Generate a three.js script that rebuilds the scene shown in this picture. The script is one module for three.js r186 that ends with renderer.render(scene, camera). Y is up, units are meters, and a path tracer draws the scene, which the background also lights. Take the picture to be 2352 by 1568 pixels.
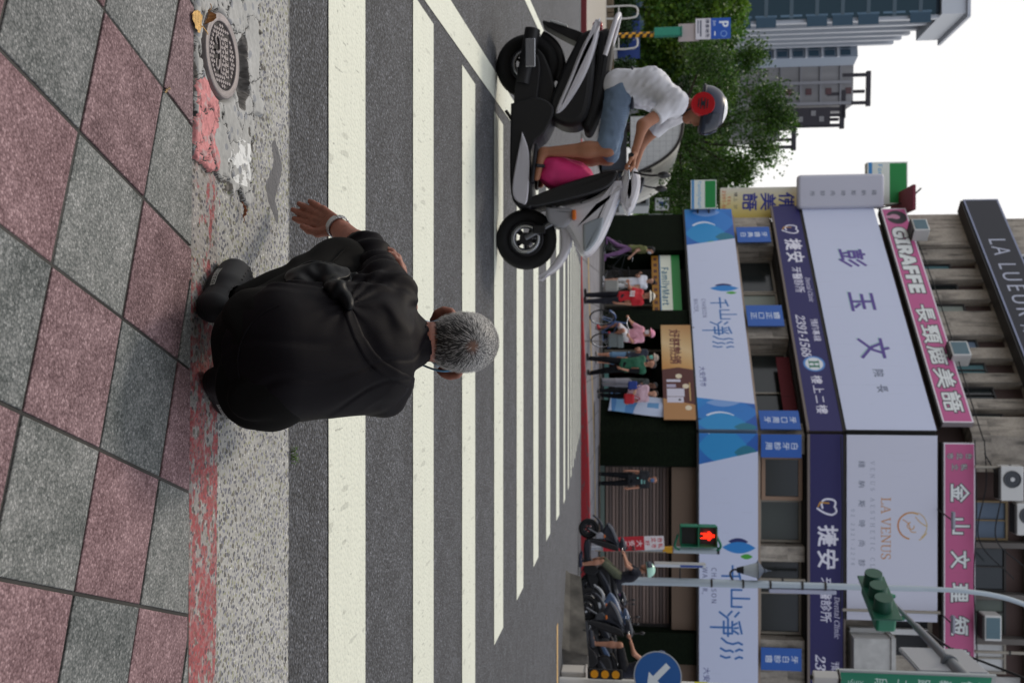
import * as THREE from 'three';
import { mergeGeometries, toCreasedNormals } from 'three/addons/utils/BufferGeometryUtils.js';
import { RoundedBoxGeometry } from 'three/addons/geometries/RoundedBoxGeometry.js';

// ---------- camera (the photograph lies on its side: world up points to the right of the picture) ----------
const FOCAL = 2290, DROP = 264 / FOCAL, EYE = 1.005, V3 = THREE.Vector3;
const scene = new THREE.Scene();
const camera = new THREE.PerspectiveCamera(2 * Math.atan(784 / FOCAL) * 180 / Math.PI, 1024 / 682, 0.05, 900);
camera.position.set(0, EYE, 0);
camera.up.set(-1, 0, 0);
camera.lookAt(0, EYE - DROP, -1);
camera.focus = 2.35;
camera.userData.fStop = 7;
const renderer = new THREE.WebGLRenderer({ antialias: true });
renderer.setSize(1024, 682);
renderer.toneMapping = THREE.LinearToneMapping;
renderer.toneMappingExposure = 1.0;
renderer.shadowMap.enabled = true;
renderer.shadowMap.type = THREE.PCFSoftShadowMap;

// ---------- sky: hazy white cloud, whitest over the street ahead, bluer and dimmer behind the camera ----------
{
  const W = 256, H = 128, d = new Float32Array(W * H * 4);
  for (let r = 0; r < H; r++) for (let c = 0; c < W; c++) {
    const up = ((r + 0.5) / H - 0.5) * Math.PI, az = ((c + 0.5) / W - 0.5) * 2 * Math.PI;
    const x = Math.cos(az) * Math.cos(up), y = Math.sin(up), z = Math.sin(az) * Math.cos(up);
    const front = THREE.MathUtils.smoothstep(-z * 0.8 - x * 0.25 + y * 0.35, -0.7, 0.9);
    const wisp = 0.04 * Math.sin(az * 5 + y * 9) * Math.sin(y * 13 + az * 2);
    const L = (0.82 + 0.16 * front + 0.1 * Math.max(0, y) + wisp) * (y < 0 ? 0.25 : 1);
    const o = (r * W + c) * 4;
    d[o] = L * (0.84 + 0.17 * front); d[o + 1] = L * (0.92 + 0.08 * front); d[o + 2] = L * (1.1 - 0.11 * front); d[o + 3] = 1;
  }
  const t = new THREE.DataTexture(d, W, H, THREE.RGBAFormat, THREE.FloatType);
  t.mapping = THREE.EquirectangularReflectionMapping; t.magFilter = t.minFilter = THREE.LinearFilter; t.needsUpdate = true;
  scene.background = t; scene.environment = t;
}
const sun = new THREE.DirectionalLight(0xfff1dc, 1.45);
sun.position.set(-22, 50, -34);
sun.castShadow = true;
sun.shadow.radius = 20;
sun.shadow.mapSize.set(2048, 2048);
Object.assign(sun.shadow.camera, { left: -40, right: 40, top: 40, bottom: -40, near: 1, far: 160 });
scene.add(sun, sun.target);

// ---------- small helpers ----------
let seed = 7;
const rnd = () => { seed = (seed + 0x6d2b79f5) | 0; let t = Math.imul(seed ^ (seed >>> 15), 1 | seed); t = (t + Math.imul(t ^ (t >>> 7), 61 | t)) ^ t; return ((t ^ (t >>> 14)) >>> 0) / 4294967296; };
const rr = (a, b) => a + (b - a) * rnd();
const lerp = (a, b, t) => a + (b - a) * t, clamp = (x, a = 0, b = 1) => Math.min(b, Math.max(a, x)), sstep = (a, b, x) => { const t = clamp((x - a) / (b - a)); return t * t * (3 - 2 * t); };
const v3 = (x, y, z) => new V3(x, y, z);
// the ray of the survey photograph through (x along its width, u down its height), both in 1/2352 of its width
const cosP = Math.cos(Math.atan(DROP)), sinP = Math.sin(Math.atan(DROP));
const ray = (x, u) => { const b = (x - 1176) / FOCAL; return v3((u - 784) / FOCAL, b * cosP - sinP, -(cosP + b * sinP)); };
const at = (x, u, depth) => { const d = ray(x, u); return d.multiplyScalar(depth / -d.z).add(v3(0, EYE, 0)); };          // a surveyed point at a known depth
const flat = (x, u, y = 0) => { const d = ray(x, u); return d.multiplyScalar((y - EYE) / d.y).add(v3(0, EYE, 0)); };      // ... on level ground
const used = new Map();
function numbered(name) { const n = used.get(name) ?? 0; used.set(name, n + 1); return n ? name + '_' + String(n).padStart(3, '0') : name; }
function tag(o, label, category, group, kind) {
  o.userData.label = label; if (category) o.userData.category = category;
  if (group) o.userData.group = group; if (kind) o.userData.kind = kind; return o;
}
function thing(name, label, category, pos = [0, 0, 0], turn = 0, group) {
  const o = new THREE.Group(); o.name = numbered(name); scene.add(o);
  if (pos.isVector3) o.position.copy(pos); else o.position.set(...pos);
  o.rotation.y = turn; return tag(o, label, category, group);
}
function add(name, geo, m, parent = scene) {
  const g = Array.isArray(geo) ? merged(geo) : geo, o = new THREE.Mesh(g, m);
  o.name = parent === scene ? numbered(name) : name; o.castShadow = o.receiveShadow = true; parent.add(o); return o;
}
function setting(name, geo, m, label) { const o = add(name, geo, m); o.userData.kind = 'structure'; if (label) o.userData.label = label; return o; }
function merged(list) {
  const keep = ['position', 'normal', 'uv'], L = list.map((g) => { const c = g.index ? g.toNonIndexed() : g.clone(); for (const k of Object.keys(c.attributes)) if (!keep.includes(k)) c.deleteAttribute(k); if (!c.attributes.uv) c.setAttribute('uv', new THREE.BufferAttribute(new Float32Array(c.attributes.position.count * 2), 2)); return c; });
  return L.length === 1 ? L[0] : mergeGeometries(L);
}
const M4 = new THREE.Matrix4();
function put(g, x = 0, y = 0, z = 0, rx = 0, ry = 0, rz = 0) { return g.applyMatrix4(M4.makeRotationFromEuler(new THREE.Euler(rx, ry, rz)).setPosition(x, y, z)); }
const box = (w, h, d, x = 0, y = 0, z = 0, ry = 0) => put(new THREE.BoxGeometry(w, h, d), x, y, z, 0, ry);
const rbox = (w, h, d, r, x = 0, y = 0, z = 0, rx = 0, ry = 0, rz = 0) => put(new RoundedBoxGeometry(w, h, d, 2, Math.min(r, w / 2.01, h / 2.01, d / 2.01)), x, y, z, rx, ry, rz);
const cyl = (r0, r1, h, n = 16) => new THREE.CylinderGeometry(r0, r1, h, n);
function rod(a, b, r0, r1 = r0, n = 10) {   // a tapered bar from a to b
  const A = a.isVector3 ? a : v3(...a), B = b.isVector3 ? b : v3(...b), d = B.clone().sub(A), g = cyl(r1, r0, d.length(), n);
  return g.applyMatrix4(M4.makeRotationFromQuaternion(new THREE.Quaternion().setFromUnitVectors(v3(0, 1, 0), d.normalize())).setPosition(A.add(B).multiplyScalar(0.5)));
}
const tube = (pts, r, seg = 24, n = 8, closed = false) => new THREE.TubeGeometry(new THREE.CatmullRomCurve3(pts.map((p) => p.isVector3 ? p : v3(...p)), closed), seg, r, n, closed);
function extrude(pts, depth, bevel = 0.01, curve) {   // polygon [x, y] pushed along z, centred in z
  const s = new THREE.Shape(curve ? new THREE.SplineCurve([...pts, pts[0]].map((p) => new THREE.Vector2(...p))).getPoints(pts.length * 5) : pts.map((p) => new THREE.Vector2(...p)));
  const g = new THREE.ExtrudeGeometry(s, { depth: depth - 2 * bevel, bevelEnabled: bevel > 0, bevelThickness: bevel, bevelSize: bevel, bevelOffset: -bevel, bevelSegments: 3, curveSegments: 8 });
  return g.translate(0, 0, -depth / 2 + bevel);
}
const rgb = (r, g, b) => new THREE.Color().setRGB(r / 255, g / 255, b / 255, THREE.SRGBColorSpace);
const mat = (r, g, b, rough = 0.7, more = {}) => new THREE.MeshStandardMaterial({ color: rgb(r, g, b), roughness: rough, ...more });

// ---------- noise, textures ----------
const hash = (x, y, s = 0) => { let h = Math.imul(x | 0, 374761393) + Math.imul(y | 0, 668265263) + Math.imul(s | 0, 1274126177); h = Math.imul(h ^ (h >>> 13), 1274126177); return ((h ^ (h >>> 16)) >>> 0) / 4294967296; };
function vnoise(x, y, s = 0, per = 0) {
  const ix = Math.floor(x), iy = Math.floor(y), fx = x - ix, fy = y - iy, u = fx * fx * (3 - 2 * fx), v = fy * fy * (3 - 2 * fy), w = (k) => per ? ((k % per) + per) % per : k;
  return lerp(lerp(hash(w(ix), w(iy), s), hash(w(ix + 1), w(iy), s), u), lerp(hash(w(ix), w(iy + 1), s), hash(w(ix + 1), w(iy + 1), s), u), v);
}
const fbm = (x, y, s = 0, oct = 4, per = 0) => { let a = 0.5, t = 0, n = 0; for (let i = 0; i < oct; i++) { t += a * vnoise(x, y, s + i, per); n += a; a *= 0.5; x *= 2; y *= 2; per *= 2; } return t / n; };
const noise3 = (x, y, z, s = 0) => { const iz = Math.floor(z), f = z - iz, w = f * f * (3 - 2 * f); return lerp(vnoise(x, y, s + iz * 17), vnoise(x, y, s + iz * 17 + 17), w); };
function cells(x, y, s, per) {   // nearest and second-nearest of one jittered point per cell -> [d1, d2, random id]
  const ix = Math.floor(x), iy = Math.floor(y); let d1 = 9, d2 = 9, id = 0;
  for (let j = -1; j < 2; j++) for (let i = -1; i < 2; i++) {
    const cx = ix + i, cy = iy + j, wx = per ? ((cx % per) + per) % per : cx, wy = per ? ((cy % per) + per) % per : cy;
    const dx = cx + hash(wx, wy, s) - x, dy = cy + hash(wx, wy, s + 1) - y, d = dx * dx + dy * dy;
    if (d < d1) { d2 = d1; d1 = d; id = hash(wx, wy, s + 2); } else if (d < d2) d2 = d;
  }
  return [Math.sqrt(d1), Math.sqrt(d2), id];
}
function dataTex(w, h, fn, srgb = true, wrap = true) {
  const d = new Uint8Array(w * h * 4);
  for (let y = 0; y < h; y++) for (let x = 0; x < w; x++) { const c = fn(x / w, y / h), o = (y * w + x) * 4; d[o] = clamp(c[0], 0, 255); d[o + 1] = clamp(c[1] ?? c[0], 0, 255); d[o + 2] = clamp(c[2] ?? c[0], 0, 255); d[o + 3] = 255; }
  const t = new THREE.DataTexture(d, w, h);
  if (srgb) t.colorSpace = THREE.SRGBColorSpace;
  t.magFilter = THREE.LinearFilter; t.minFilter = THREE.LinearMipmapLinearFilter; t.generateMipmaps = true; t.wrapS = t.wrapT = wrap ? THREE.RepeatWrapping : THREE.ClampToEdgeWrapping; t.needsUpdate = true; return t;
}
function canvasTex(w, h, draw) {
  const c = document.createElement('canvas'); c.width = w; c.height = h; const g = c.getContext('2d'); draw(g, w, h);
  const t = new THREE.CanvasTexture(c); t.colorSpace = THREE.SRGBColorSpace; t.magFilter = THREE.LinearFilter; return t;
}
function uvBy(g, fn) { const p = g.attributes.position, n = g.attributes.normal, uv = new Float32Array(p.count * 2); for (let i = 0; i < p.count; i++) { const q = fn(p.getX(i), p.getY(i), p.getZ(i), n.getX(i), n.getY(i), n.getZ(i)); uv[2 * i] = q[0]; uv[2 * i + 1] = q[1]; } g.setAttribute('uv', new THREE.BufferAttribute(uv, 2)); return g; }
const uvBox = (g, s = 1) => uvBy(g.index ? g.toNonIndexed() : g, (x, y, z, a, b, c) => { a = Math.abs(a); b = Math.abs(b); c = Math.abs(c); return b >= a && b >= c ? [x * s, z * s] : a > c ? [z * s, y * s] : [x * s, y * s]; });
// ---------- ground materials ----------
const asphaltMap = dataTex(1024, 1024, (u, v) => {
  const [a, b, id] = cells(u * 120, v * 120, 11, 120), [c, , id2] = cells(u * 60, v * 60, 21, 60), n = fbm(u * 12, v * 12, 3, 4, 12);
  let L = 74 + 34 * (id - 0.3) + 22 * (n - 0.5) - 34 * sstep(0.38, 0.7, a);
  if (id > 0.9 && a < 0.4) L += 40 * (id - 0.9) * 10;
  if (id2 > 0.78 && c < 0.2 + 0.2 * id2) L += 26 * (id2 - 0.7) * 3;
  if (id2 < 0.12 && c < 0.3) L -= 22;
  return [L * 1.0, L * 1.02, L * 1.08];
});
const asphaltBump = dataTex(1024, 1024, (u, v) => { const [a, , id] = cells(u * 120, v * 120, 11, 120), [c, , i2] = cells(u * 60, v * 60, 21, 60); return [(150 + 60 * id) * (1 - sstep(0.2, 0.75, a)) + 40 * (i2 > 0.78 ? 1 - sstep(0.1, 0.4, c) : 0)]; }, false);
for (const t of [asphaltMap, asphaltBump]) t.repeat.set(0.8, 0.8);
const asphalt = new THREE.MeshStandardMaterial({ map: asphaltMap, bumpMap: asphaltBump, bumpScale: 0.007, roughness: 0.8, vertexColors: true });
const asphaltPlain = new THREE.MeshStandardMaterial({ map: asphaltMap, roughness: 0.9 });
const paintMap = dataTex(1024, 1024, (u, v) => {
  const n = fbm(u * 9, v * 60, 31, 4, 0), [a, , id] = cells(u * 150, v * 150, 33, 150), m = fbm(u * 40, v * 40, 35, 3, 40);
  let L = 1 - 0.05 * (n - 0.3) - 0.03 * sstep(0.4, 0.7, a);
  if (id > 0.985 && m > 0.5) L -= 0.12;
  if (fbm(u * 30, v * 8, 37, 3) > 0.8) L -= 0.1;
  if (fbm(u * 70, v * 16, 41, 3) > 0.84) L -= 0.22;
  return [214 * L, 217 * L, 203 * L];
});
const paintBump = dataTex(512, 512, (u, v) => { const [a] = cells(u * 75, v * 75, 33, 75); return [255 * (1 - sstep(0.2, 0.7, a))]; }, false);
paintMap.repeat.set(0.8, 0.8); paintBump.repeat.set(0.8, 0.8);
const roadPaint = new THREE.MeshStandardMaterial({ map: paintMap, bumpMap: paintBump, bumpScale: 0.002, roughness: 0.62 });

// ---------- the road: crowned, gutter at 2.9 m, far kerb at 24.5 m ----------
const profile = [[2.9, -0.004], [6, 0.058], [9, 0.117], [11.3, 0.16], [12.2, 0.174], [13, 0.177], [14.3, 0.161], [15.5, 0.132], [16.7, 0.1], [20, 0.008], [24.6, -0.118]];
function roadY(Z) { if (Z <= 2.9) return -0.004; for (let i = 1; i < profile.length; i++) if (Z <= profile[i][0]) { const [a, ya] = profile[i - 1], [b, yb] = profile[i]; return lerp(ya, yb, (Z - a) / (b - a)); } return -0.118; }
function sheet(xs, zs, yf, uvf, col) {   // a grid over X list and Z (metres ahead) list
  const P = [], U = [], C = [], I = [], nx = xs.length;
  for (const Z of zs) for (const X of xs) { P.push(X, yf(X, Z), -Z); U.push(...(uvf ? uvf(X, Z) : [X, Z])); if (col) { const k = col(X, Z); C.push(k, k, k); } }
  for (let j = 0; j < zs.length - 1; j++) for (let i = 0; i < nx - 1; i++) { const a = j * nx + i, b = a + 1, c = a + nx, d = c + 1; I.push(a, b, d, a, d, c); }
  const g = new THREE.BufferGeometry(); g.setAttribute('position', new THREE.Float32BufferAttribute(P, 3)); g.setAttribute('uv', new THREE.Float32BufferAttribute(U, 2)); if (col) g.setAttribute('color', new THREE.Float32BufferAttribute(C, 3));
  g.setIndex(I); g.computeVertexNormals(); return g;
}
const span = (a, b, n) => Array.from({ length: n + 1 }, (_, i) => a + (b - a) * i / n);
const roadZ = [...span(2.86, 5, 24), ...span(5.1, 12, 40), ...span(12.2, 24.6, 50)];
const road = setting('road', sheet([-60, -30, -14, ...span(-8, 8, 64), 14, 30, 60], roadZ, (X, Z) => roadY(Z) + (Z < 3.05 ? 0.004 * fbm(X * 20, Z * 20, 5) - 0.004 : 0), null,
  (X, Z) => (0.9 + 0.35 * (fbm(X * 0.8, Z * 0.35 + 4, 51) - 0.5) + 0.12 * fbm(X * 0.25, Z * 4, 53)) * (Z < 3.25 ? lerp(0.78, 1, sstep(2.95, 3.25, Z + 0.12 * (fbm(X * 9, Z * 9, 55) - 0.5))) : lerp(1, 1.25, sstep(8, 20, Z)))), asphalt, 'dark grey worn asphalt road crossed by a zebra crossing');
function marking(name, x0, x1, z0, z1, shear = [0, 0], lift = 0.004) {   // painted sheet that follows the crown
  const zs = span(z0, z1, Math.max(2, Math.ceil((z1 - z0) / 0.2))), n = 24, g = sheet(span(0, 1, n), zs, () => 0);
  const p = g.attributes.position, uv = g.attributes.uv;
  for (let i = 0; i < p.count; i++) {
    const t = p.getX(i), Z = -p.getZ(i), k = (Z - z0) / (z1 - z0), wob = 0.006 * (fbm(t * 40 + x0, Z * 3, 61) - 0.5);
    const X = lerp(x0, x1, t) + lerp(shear[0], shear[1], k), zz = Z + (k < 0.01 || k > 0.99 ? wob : 0);
    p.setXYZ(i, X, roadY(zz) + lift, -zz); uv.setXY(i, X, zz);
  }
  g.computeVertexNormals(); return add(name, g, roadPaint, road);
}
for (let i = 0; i < 17; i++) marking('crosswalk_stripe', -1.58 - 0.012 * i, 2.13, 3.262 + 1.222 * i, 3.262 + 1.222 * i + 0.442);
for (const o of road.children) if (o.name === 'crosswalk_stripe' && o === road.children[0]) o.position.set(0, 0, 0);
// the near stripes run on past the picture's edges to the right
marking('stop_line', -1.86, -1.66, 4.2, 9.6, [0.03, -0.12]);
marking('lane_line', -3.1, -2.99, 8.4, 12.5, [0.02, -0.3]);
marking('lane_line', -0.05, 0.12, 21.6, 24.2, [4.4, 13]);
// the wide ground to the horizon, at the level of the far gutter
setting('ground', sheet([-420, -60, -20, 0, 20, 60, 420], [24.6, 40, 80, 200, 600], () => -0.122, (X, Z) => [X, Z]), asphaltPlain, 'grey asphalt of the side street and the city beyond');

// ---------- near pavement: square pink and grey wash-finish pavers laid askew ----------
function paver(r, g, b, s) {
  return dataTex(512, 512, (u, v) => {
    const [a, , id] = cells(u * 128, v * 128, s, 128), n = fbm(u * 6, v * 6, s + 5, 4, 6), m = fbm(u * 21, v * 21, s + 9, 3, 21), k = (id - 0.5) * 40 + (n - 0.5) * 40 + (m - 0.5) * 26 - 26 * sstep(0.36, 0.75, a), w = id > 0.92 ? 12 : 0;
    return [r + k + w, g + k * 0.95 + w, b + k * 0.95 + w];
  });
}
const paverBump = dataTex(512, 512, (u, v) => { const [a, , id] = cells(u * 128, v * 128, 71, 128); return [(120 + 130 * id) * (1 - sstep(0.25, 0.75, a))]; }, false);
paverBump.repeat.set(1.6, 1.6);
const paverMats = [[[129, 103, 107], [121, 97, 101], [125, 104, 108]], [[114, 116, 116], [106, 109, 109], [120, 122, 121]]].map((set, k) => set.map((c, i) => {
  const t = paver(...c, 71 + k * 3 + i * 11); t.repeat.set(1.6, 1.6); return new THREE.MeshStandardMaterial({ map: t, bumpMap: paverBump, bumpScale: 0.0012, roughness: 0.9 });
}));
const mortar = new THREE.MeshStandardMaterial({ map: dataTex(256, 256, (u, v) => { const n = fbm(u * 30, v * 30, 81, 4, 30), L = 34 + 50 * n; return [L, L * 0.98, L * 0.95]; }), roughness: 0.95 });
const pavement = setting('pavement', box(8, 0.2, 8.2, 0, -0.1026, 1.895), mortar, 'near pavement of pink and grey square pavers behind the kerb');
{
  const O = [-0.3, 1.985], e1 = [0.2535, -0.0885], e2 = [0.0882, 0.2468], kerbZ = (X) => 2.213 - 0.022 * X, gap = 0.0072;
  for (let i = -8; i < 11; i++) for (let j = -9; j < 6; j++) {
    const q = [[0, 0], [1, 0], [1, 1], [0, 1]].map(([a, b]) => [O[0] + (i + a) * e1[0] + (j + b) * e2[0], O[1] + (i + a) * e1[1] + (j + b) * e2[1]]);
    const cx = (q[0][0] + q[2][0]) / 2, cz = (q[0][1] + q[2][1]) / 2;
    if (Math.abs(cx) > 1.7 || cz < 0.6 || cz > 2.4) continue;
    // inset for the joint, then cut along the kerb line
    let poly = q.map(([x, z]) => { const d = Math.hypot(x - cx, z - cz); return [cx + (x - cx) * (1 - gap * 0.7 / d), cz + (z - cz) * (1 - gap * 0.7 / d)]; });
    const cut = [], f = ([x, z]) => kerbZ(x) - 0.004 - z;
    for (let k = 0; k < 4; k++) { const a = poly[k], b = poly[(k + 1) % 4], fa = f(a), fb = f(b); if (fa >= 0) cut.push(a); if (fa * fb < 0) { const t = fa / (fa - fb); cut.push([lerp(a[0], b[0], t), lerp(a[1], b[1], t)]); } }
    if (cut.length < 3) continue;
    const g = extrude(cut.map(([x, z]) => [x, z]), 0.04, 0.0022).rotateX(-Math.PI / 2).translate(0, -0.02, 0);
    const tx = rr(0, 3), tz = rr(0, 3), o = add('paving_tile', uvBy(g, (x, y, z) => [x + tx + y * 0.7, z + tz + y]), paverMats[(((i + j) % 2) + 2) % 2][Math.floor(rnd() * 3)], pavement);
    o.position.y = rr(-0.0008, 0.0012);
  }
}
// ---------- the kerb: exposed aggregate, worn red paint, a broken mortar patch round the cover ----------
const cover = flat(505, 129);   // centre of the round cover
const KX0 = -1.25, KX1 = 1.35, KZ0 = 2.2, KZ1 = 2.93;
const patchEdge = (X, Z) => {   // > 0 inside the mortar patch (its ragged outline)
  const w = 0.05 * (fbm(X * 16, Z * 16, 91) - 0.5) + 0.018 * (fbm(X * 60, Z * 60, 92) - 0.5);
  const zmax = X < -0.62 ? 2.66 : 2.60, xmax = Z < 2.36 ? -0.42 : Z < 2.45 ? -0.40 : -0.375;
  return Math.min(xmax - X + w * 1.4, zmax - Z + w * 1.6, Z - 2.225 + w);
};
const crackAt = (X, Z) => { const [a, b] = cells(X * 8 + 1.1 * fbm(X * 22, Z * 22, 94), Z * 10 + 1.1 * fbm(X * 22, Z * 22, 95), 93, 0); return b - a; };
const hole = (X, Z) => { const dx = (X + 0.7) / 0.1, dz = (Z - 2.515) / 0.045; return 1 - Math.hypot(dx, dz) + 0.7 * (fbm(X * 30, Z * 30, 96) - 0.5); };
const redAt = (X, Z) => {
 
  const t = (Z - 2.213 + 0.022 * X) / 0.155; if (t < 0.0 || t > 1.06) return 0;
  const amount = X < -0.38 ? 0.3 : X < -0.2 ? 0.32 : X < 0.05 ? 0.4 : 0.5, n = fbm(X * 38, Z * 60, 97, 5), m = fbm(X * 6, Z * 9, 98, 3);
  return sstep(1 - amount - 0.06, 1 - amount + 0.05, n * 0.8 + m * 0.42 - 0.09 + 0.05 * (0.5 - Math.abs(t - 0.5)));
};
function kerbColour(u, v) {
  const X = lerp(KX0, KX1, u), Z = lerp(KZ0, KZ1, v), [a, b, id] = cells(X * 95, Z * 95, 101), [c, , i2] = cells(X * 45 + 0.4 * fbm(X * 90, Z * 90, 1), Z * 45, 102), n = fbm(X * 7, Z * 7, 103), f = fbm(X * 150, Z * 150, 104, 3);
  let r = 157 + 28 * (n - 0.5) + 34 * (f - 0.5), g = r * 0.998, bl = r * 0.98;                       // cement paste
  const zone = sstep(2.3, 2.42, Z + 0.1 * (n - 0.5)), inPatch = patchEdge(X, Z);
  if (inPatch < 0) {
    if (id < 0.26 + 0.3 * zone && a < 0.36 + 0.16 * id) { const k = hash(Math.floor(id * 9999), 5); const L = 80 + 66 * k; r = L; g = L * 1.01; bl = L * (k > 0.75 ? 0.86 : 1.09); }
    else if (i2 > 0.62 && c < 0.3) { const L = 84 + 100 * (i2 - 0.6); r = L * 1.02; g = L; bl = L * 0.94; }
    else if (id > 0.93 && a < 0.25) { r += 45; g += 45; bl += 45; }
    if (Z < 2.37) { r *= 0.9; g *= 0.88; bl *= 0.88; }
  } else {
    const L = 162 + 26 * (fbm(X * 18, Z * 18, 105) - 0.5) + 18 * (f - 0.5); r = L; g = L * 1.005; bl = L * 1.0;
    const [p, , pi] = cells(X * 30, Z * 30, 106); if (pi > 0.7 && p < 0.34 * pi) { r -= 26; g -= 24; bl -= 18; }
    const ck = crackAt(X, Z); if (ck < 0.045) { const k = ck < 0.02 ? 0.3 : 0.75; r *= k; g *= k; bl *= k; }
    if (X > -0.53 && X < -0.41 && Z > 2.42 && Z < 2.57 && fbm(X * 50, Z * 50, 107, 4) + (0.25 - 4 * Math.abs(Z - 2.53)) * 0.3 > 0.55) { r = 214; g = 216; bl = 216; }   // spilt white paint
    if (inPatch < 0.007) { r *= 0.6; g *= 0.58; bl *= 0.56; }
  }
  if (hole(X, Z) > 0) { const L = 58 + 70 * f; r = L; g = L * 0.98; bl = L * 0.96; }
  const rd = redAt(X, Z) * (inPatch > 0 ? (0 ? 1.5 : X < -0.72 && fbm(X * 9, Z * 9, 110) > 0.5 ? 0.8 : 0) : 1) * (X > -0.43 && X < -0.385 && inPatch < 0 ? 0.3 : 1);
  const pz = Math.min(X + 0.615, -0.405 - X, Z - 2.235, 2.35 - Z) + 0.06 * (fbm(X * 18, Z * 18, 120, 4) - 0.42);
  if (inPatch > 0.004 && pz > 0 && crackAt(X, Z) > 0.03) { const k = 0.86 + 0.3 * (f - 0.3), m = fbm(X * 60, Z * 60, 121, 3) > 0.66 ? 0.5 : 1; r = lerp(r, 208 * k, m); g = lerp(g, 138 * k, m); bl = lerp(bl, 140 * k, m); }
  if (rd > 0.02) { const pale = inPatch > 0 ? 1 : 0.12, k = Math.min(1, rd) * (0.72 + 0.28 * f) * (id < 0.25 && a < 0.3 ? 0.4 : 1) * (0.55 + 0.45 * sstep(0.3, 0.6, fbm(X * 110, Z * 110, 119, 3))), sh = 0.85 + 0.3 * (f - 0.2); r = lerp(r, lerp(150, 206, pale) * sh, k); g = lerp(g, lerp(62, 140, pale) * sh, k); bl = lerp(bl, lerp(66, 141, pale) * sh, k); }
  // a spill of bitumen near the gutter
  const bx = (X + 0.47) / 0.13, bz = (Z - 2.775 + 0.03 * Math.sin(bx * 4)) / 0.045, spill = 1 - Math.hypot(bx, bz) + 0.8 * (fbm(X * 24, Z * 24, 111) - 0.5);
  if (spill > 0.08) { const L = 84 + 16 * f; r = L; g = L; bl = L * 1.03; }
  if (Z > 2.895 - 0.01 * fbm(X * 30, 3, 112)) { r *= 0.75; g *= 0.75; bl *= 0.75; }
  return [r, g, bl];
}
const kerbMap = dataTex(2048, 640, kerbColour, true, false);
const kerbBump = dataTex(2048, 640, (u, v) => { const X = lerp(KX0, KX1, u), Z = lerp(KZ0, KZ1, v), [a, , id] = cells(X * 95, Z * 95, 101); return [patchEdge(X, Z) > 0 ? 150 + 60 * fbm(X * 120, Z * 120, 113, 3) : 120 + (id < 0.5 ? -90 : 90) * (1 - sstep(0.1, 0.45, a))]; }, false, false);
const kerbMat = new THREE.MeshStandardMaterial({ map: kerbMap, bumpMap: kerbBump, bumpScale: 0.0026, roughness: 0.88 });
function kerbY(X, Z) {
  let y = -0.004 + 0.003 * (fbm(X * 14, Z * 14, 114) - 0.5) + 0.004 * (fbm(X * 70, Z * 70, 115, 2) - 0.5);
  const p = patchEdge(X, Z), far = Math.hypot(X - cover.x, Z + cover.z);
  if (p > 0) { y += 0.009 * sstep(0, 0.012, p) + 0.003 * (cells(X * 8 + 1.1 * fbm(X * 22, Z * 22, 94), Z * 10 + 1.1 * fbm(X * 22, Z * 22, 95), 93, 0)[2] - 0.5); const ck = crackAt(X, Z); if (ck < 0.05) y -= 0.007 * (1 - sstep(0.015, 0.05, ck)); }
  else if (p > -0.03) y -= 0.006 * sstep(-0.03, -0.005, p) * fbm(X * 40, Z * 40, 116);
  y -= 0.028 * sstep(0, 0.35, hole(X, Z));
  if (far < 0.116) y = Math.min(y, lerp(-0.016, 0.003, sstep(0.103, 0.116, far)));
  const edge = 2.913 - 0.005 * X + 0.006 * (fbm(X * 20, 1, 117) - 0.5);
  y -= 0.018 * sstep(edge - 0.014, edge + 0.004, Z);
  return y - 0.006 * (1 - sstep(2.213 - 0.022 * X, 2.226 - 0.022 * X, Z + 0.006 * (fbm(X * 30, 7, 118) - 0.5)));
}
setting('kerb', sheet(span(KX0, KX1, 520), span(KZ0, KZ1, 146), kerbY, (X, Z) => [(X - KX0) / (KX1 - KX0), (Z - KZ0) / (KZ1 - KZ0)]), kerbMat, 'worn concrete kerb with flaking red paint and a broken mortar patch');

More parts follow.
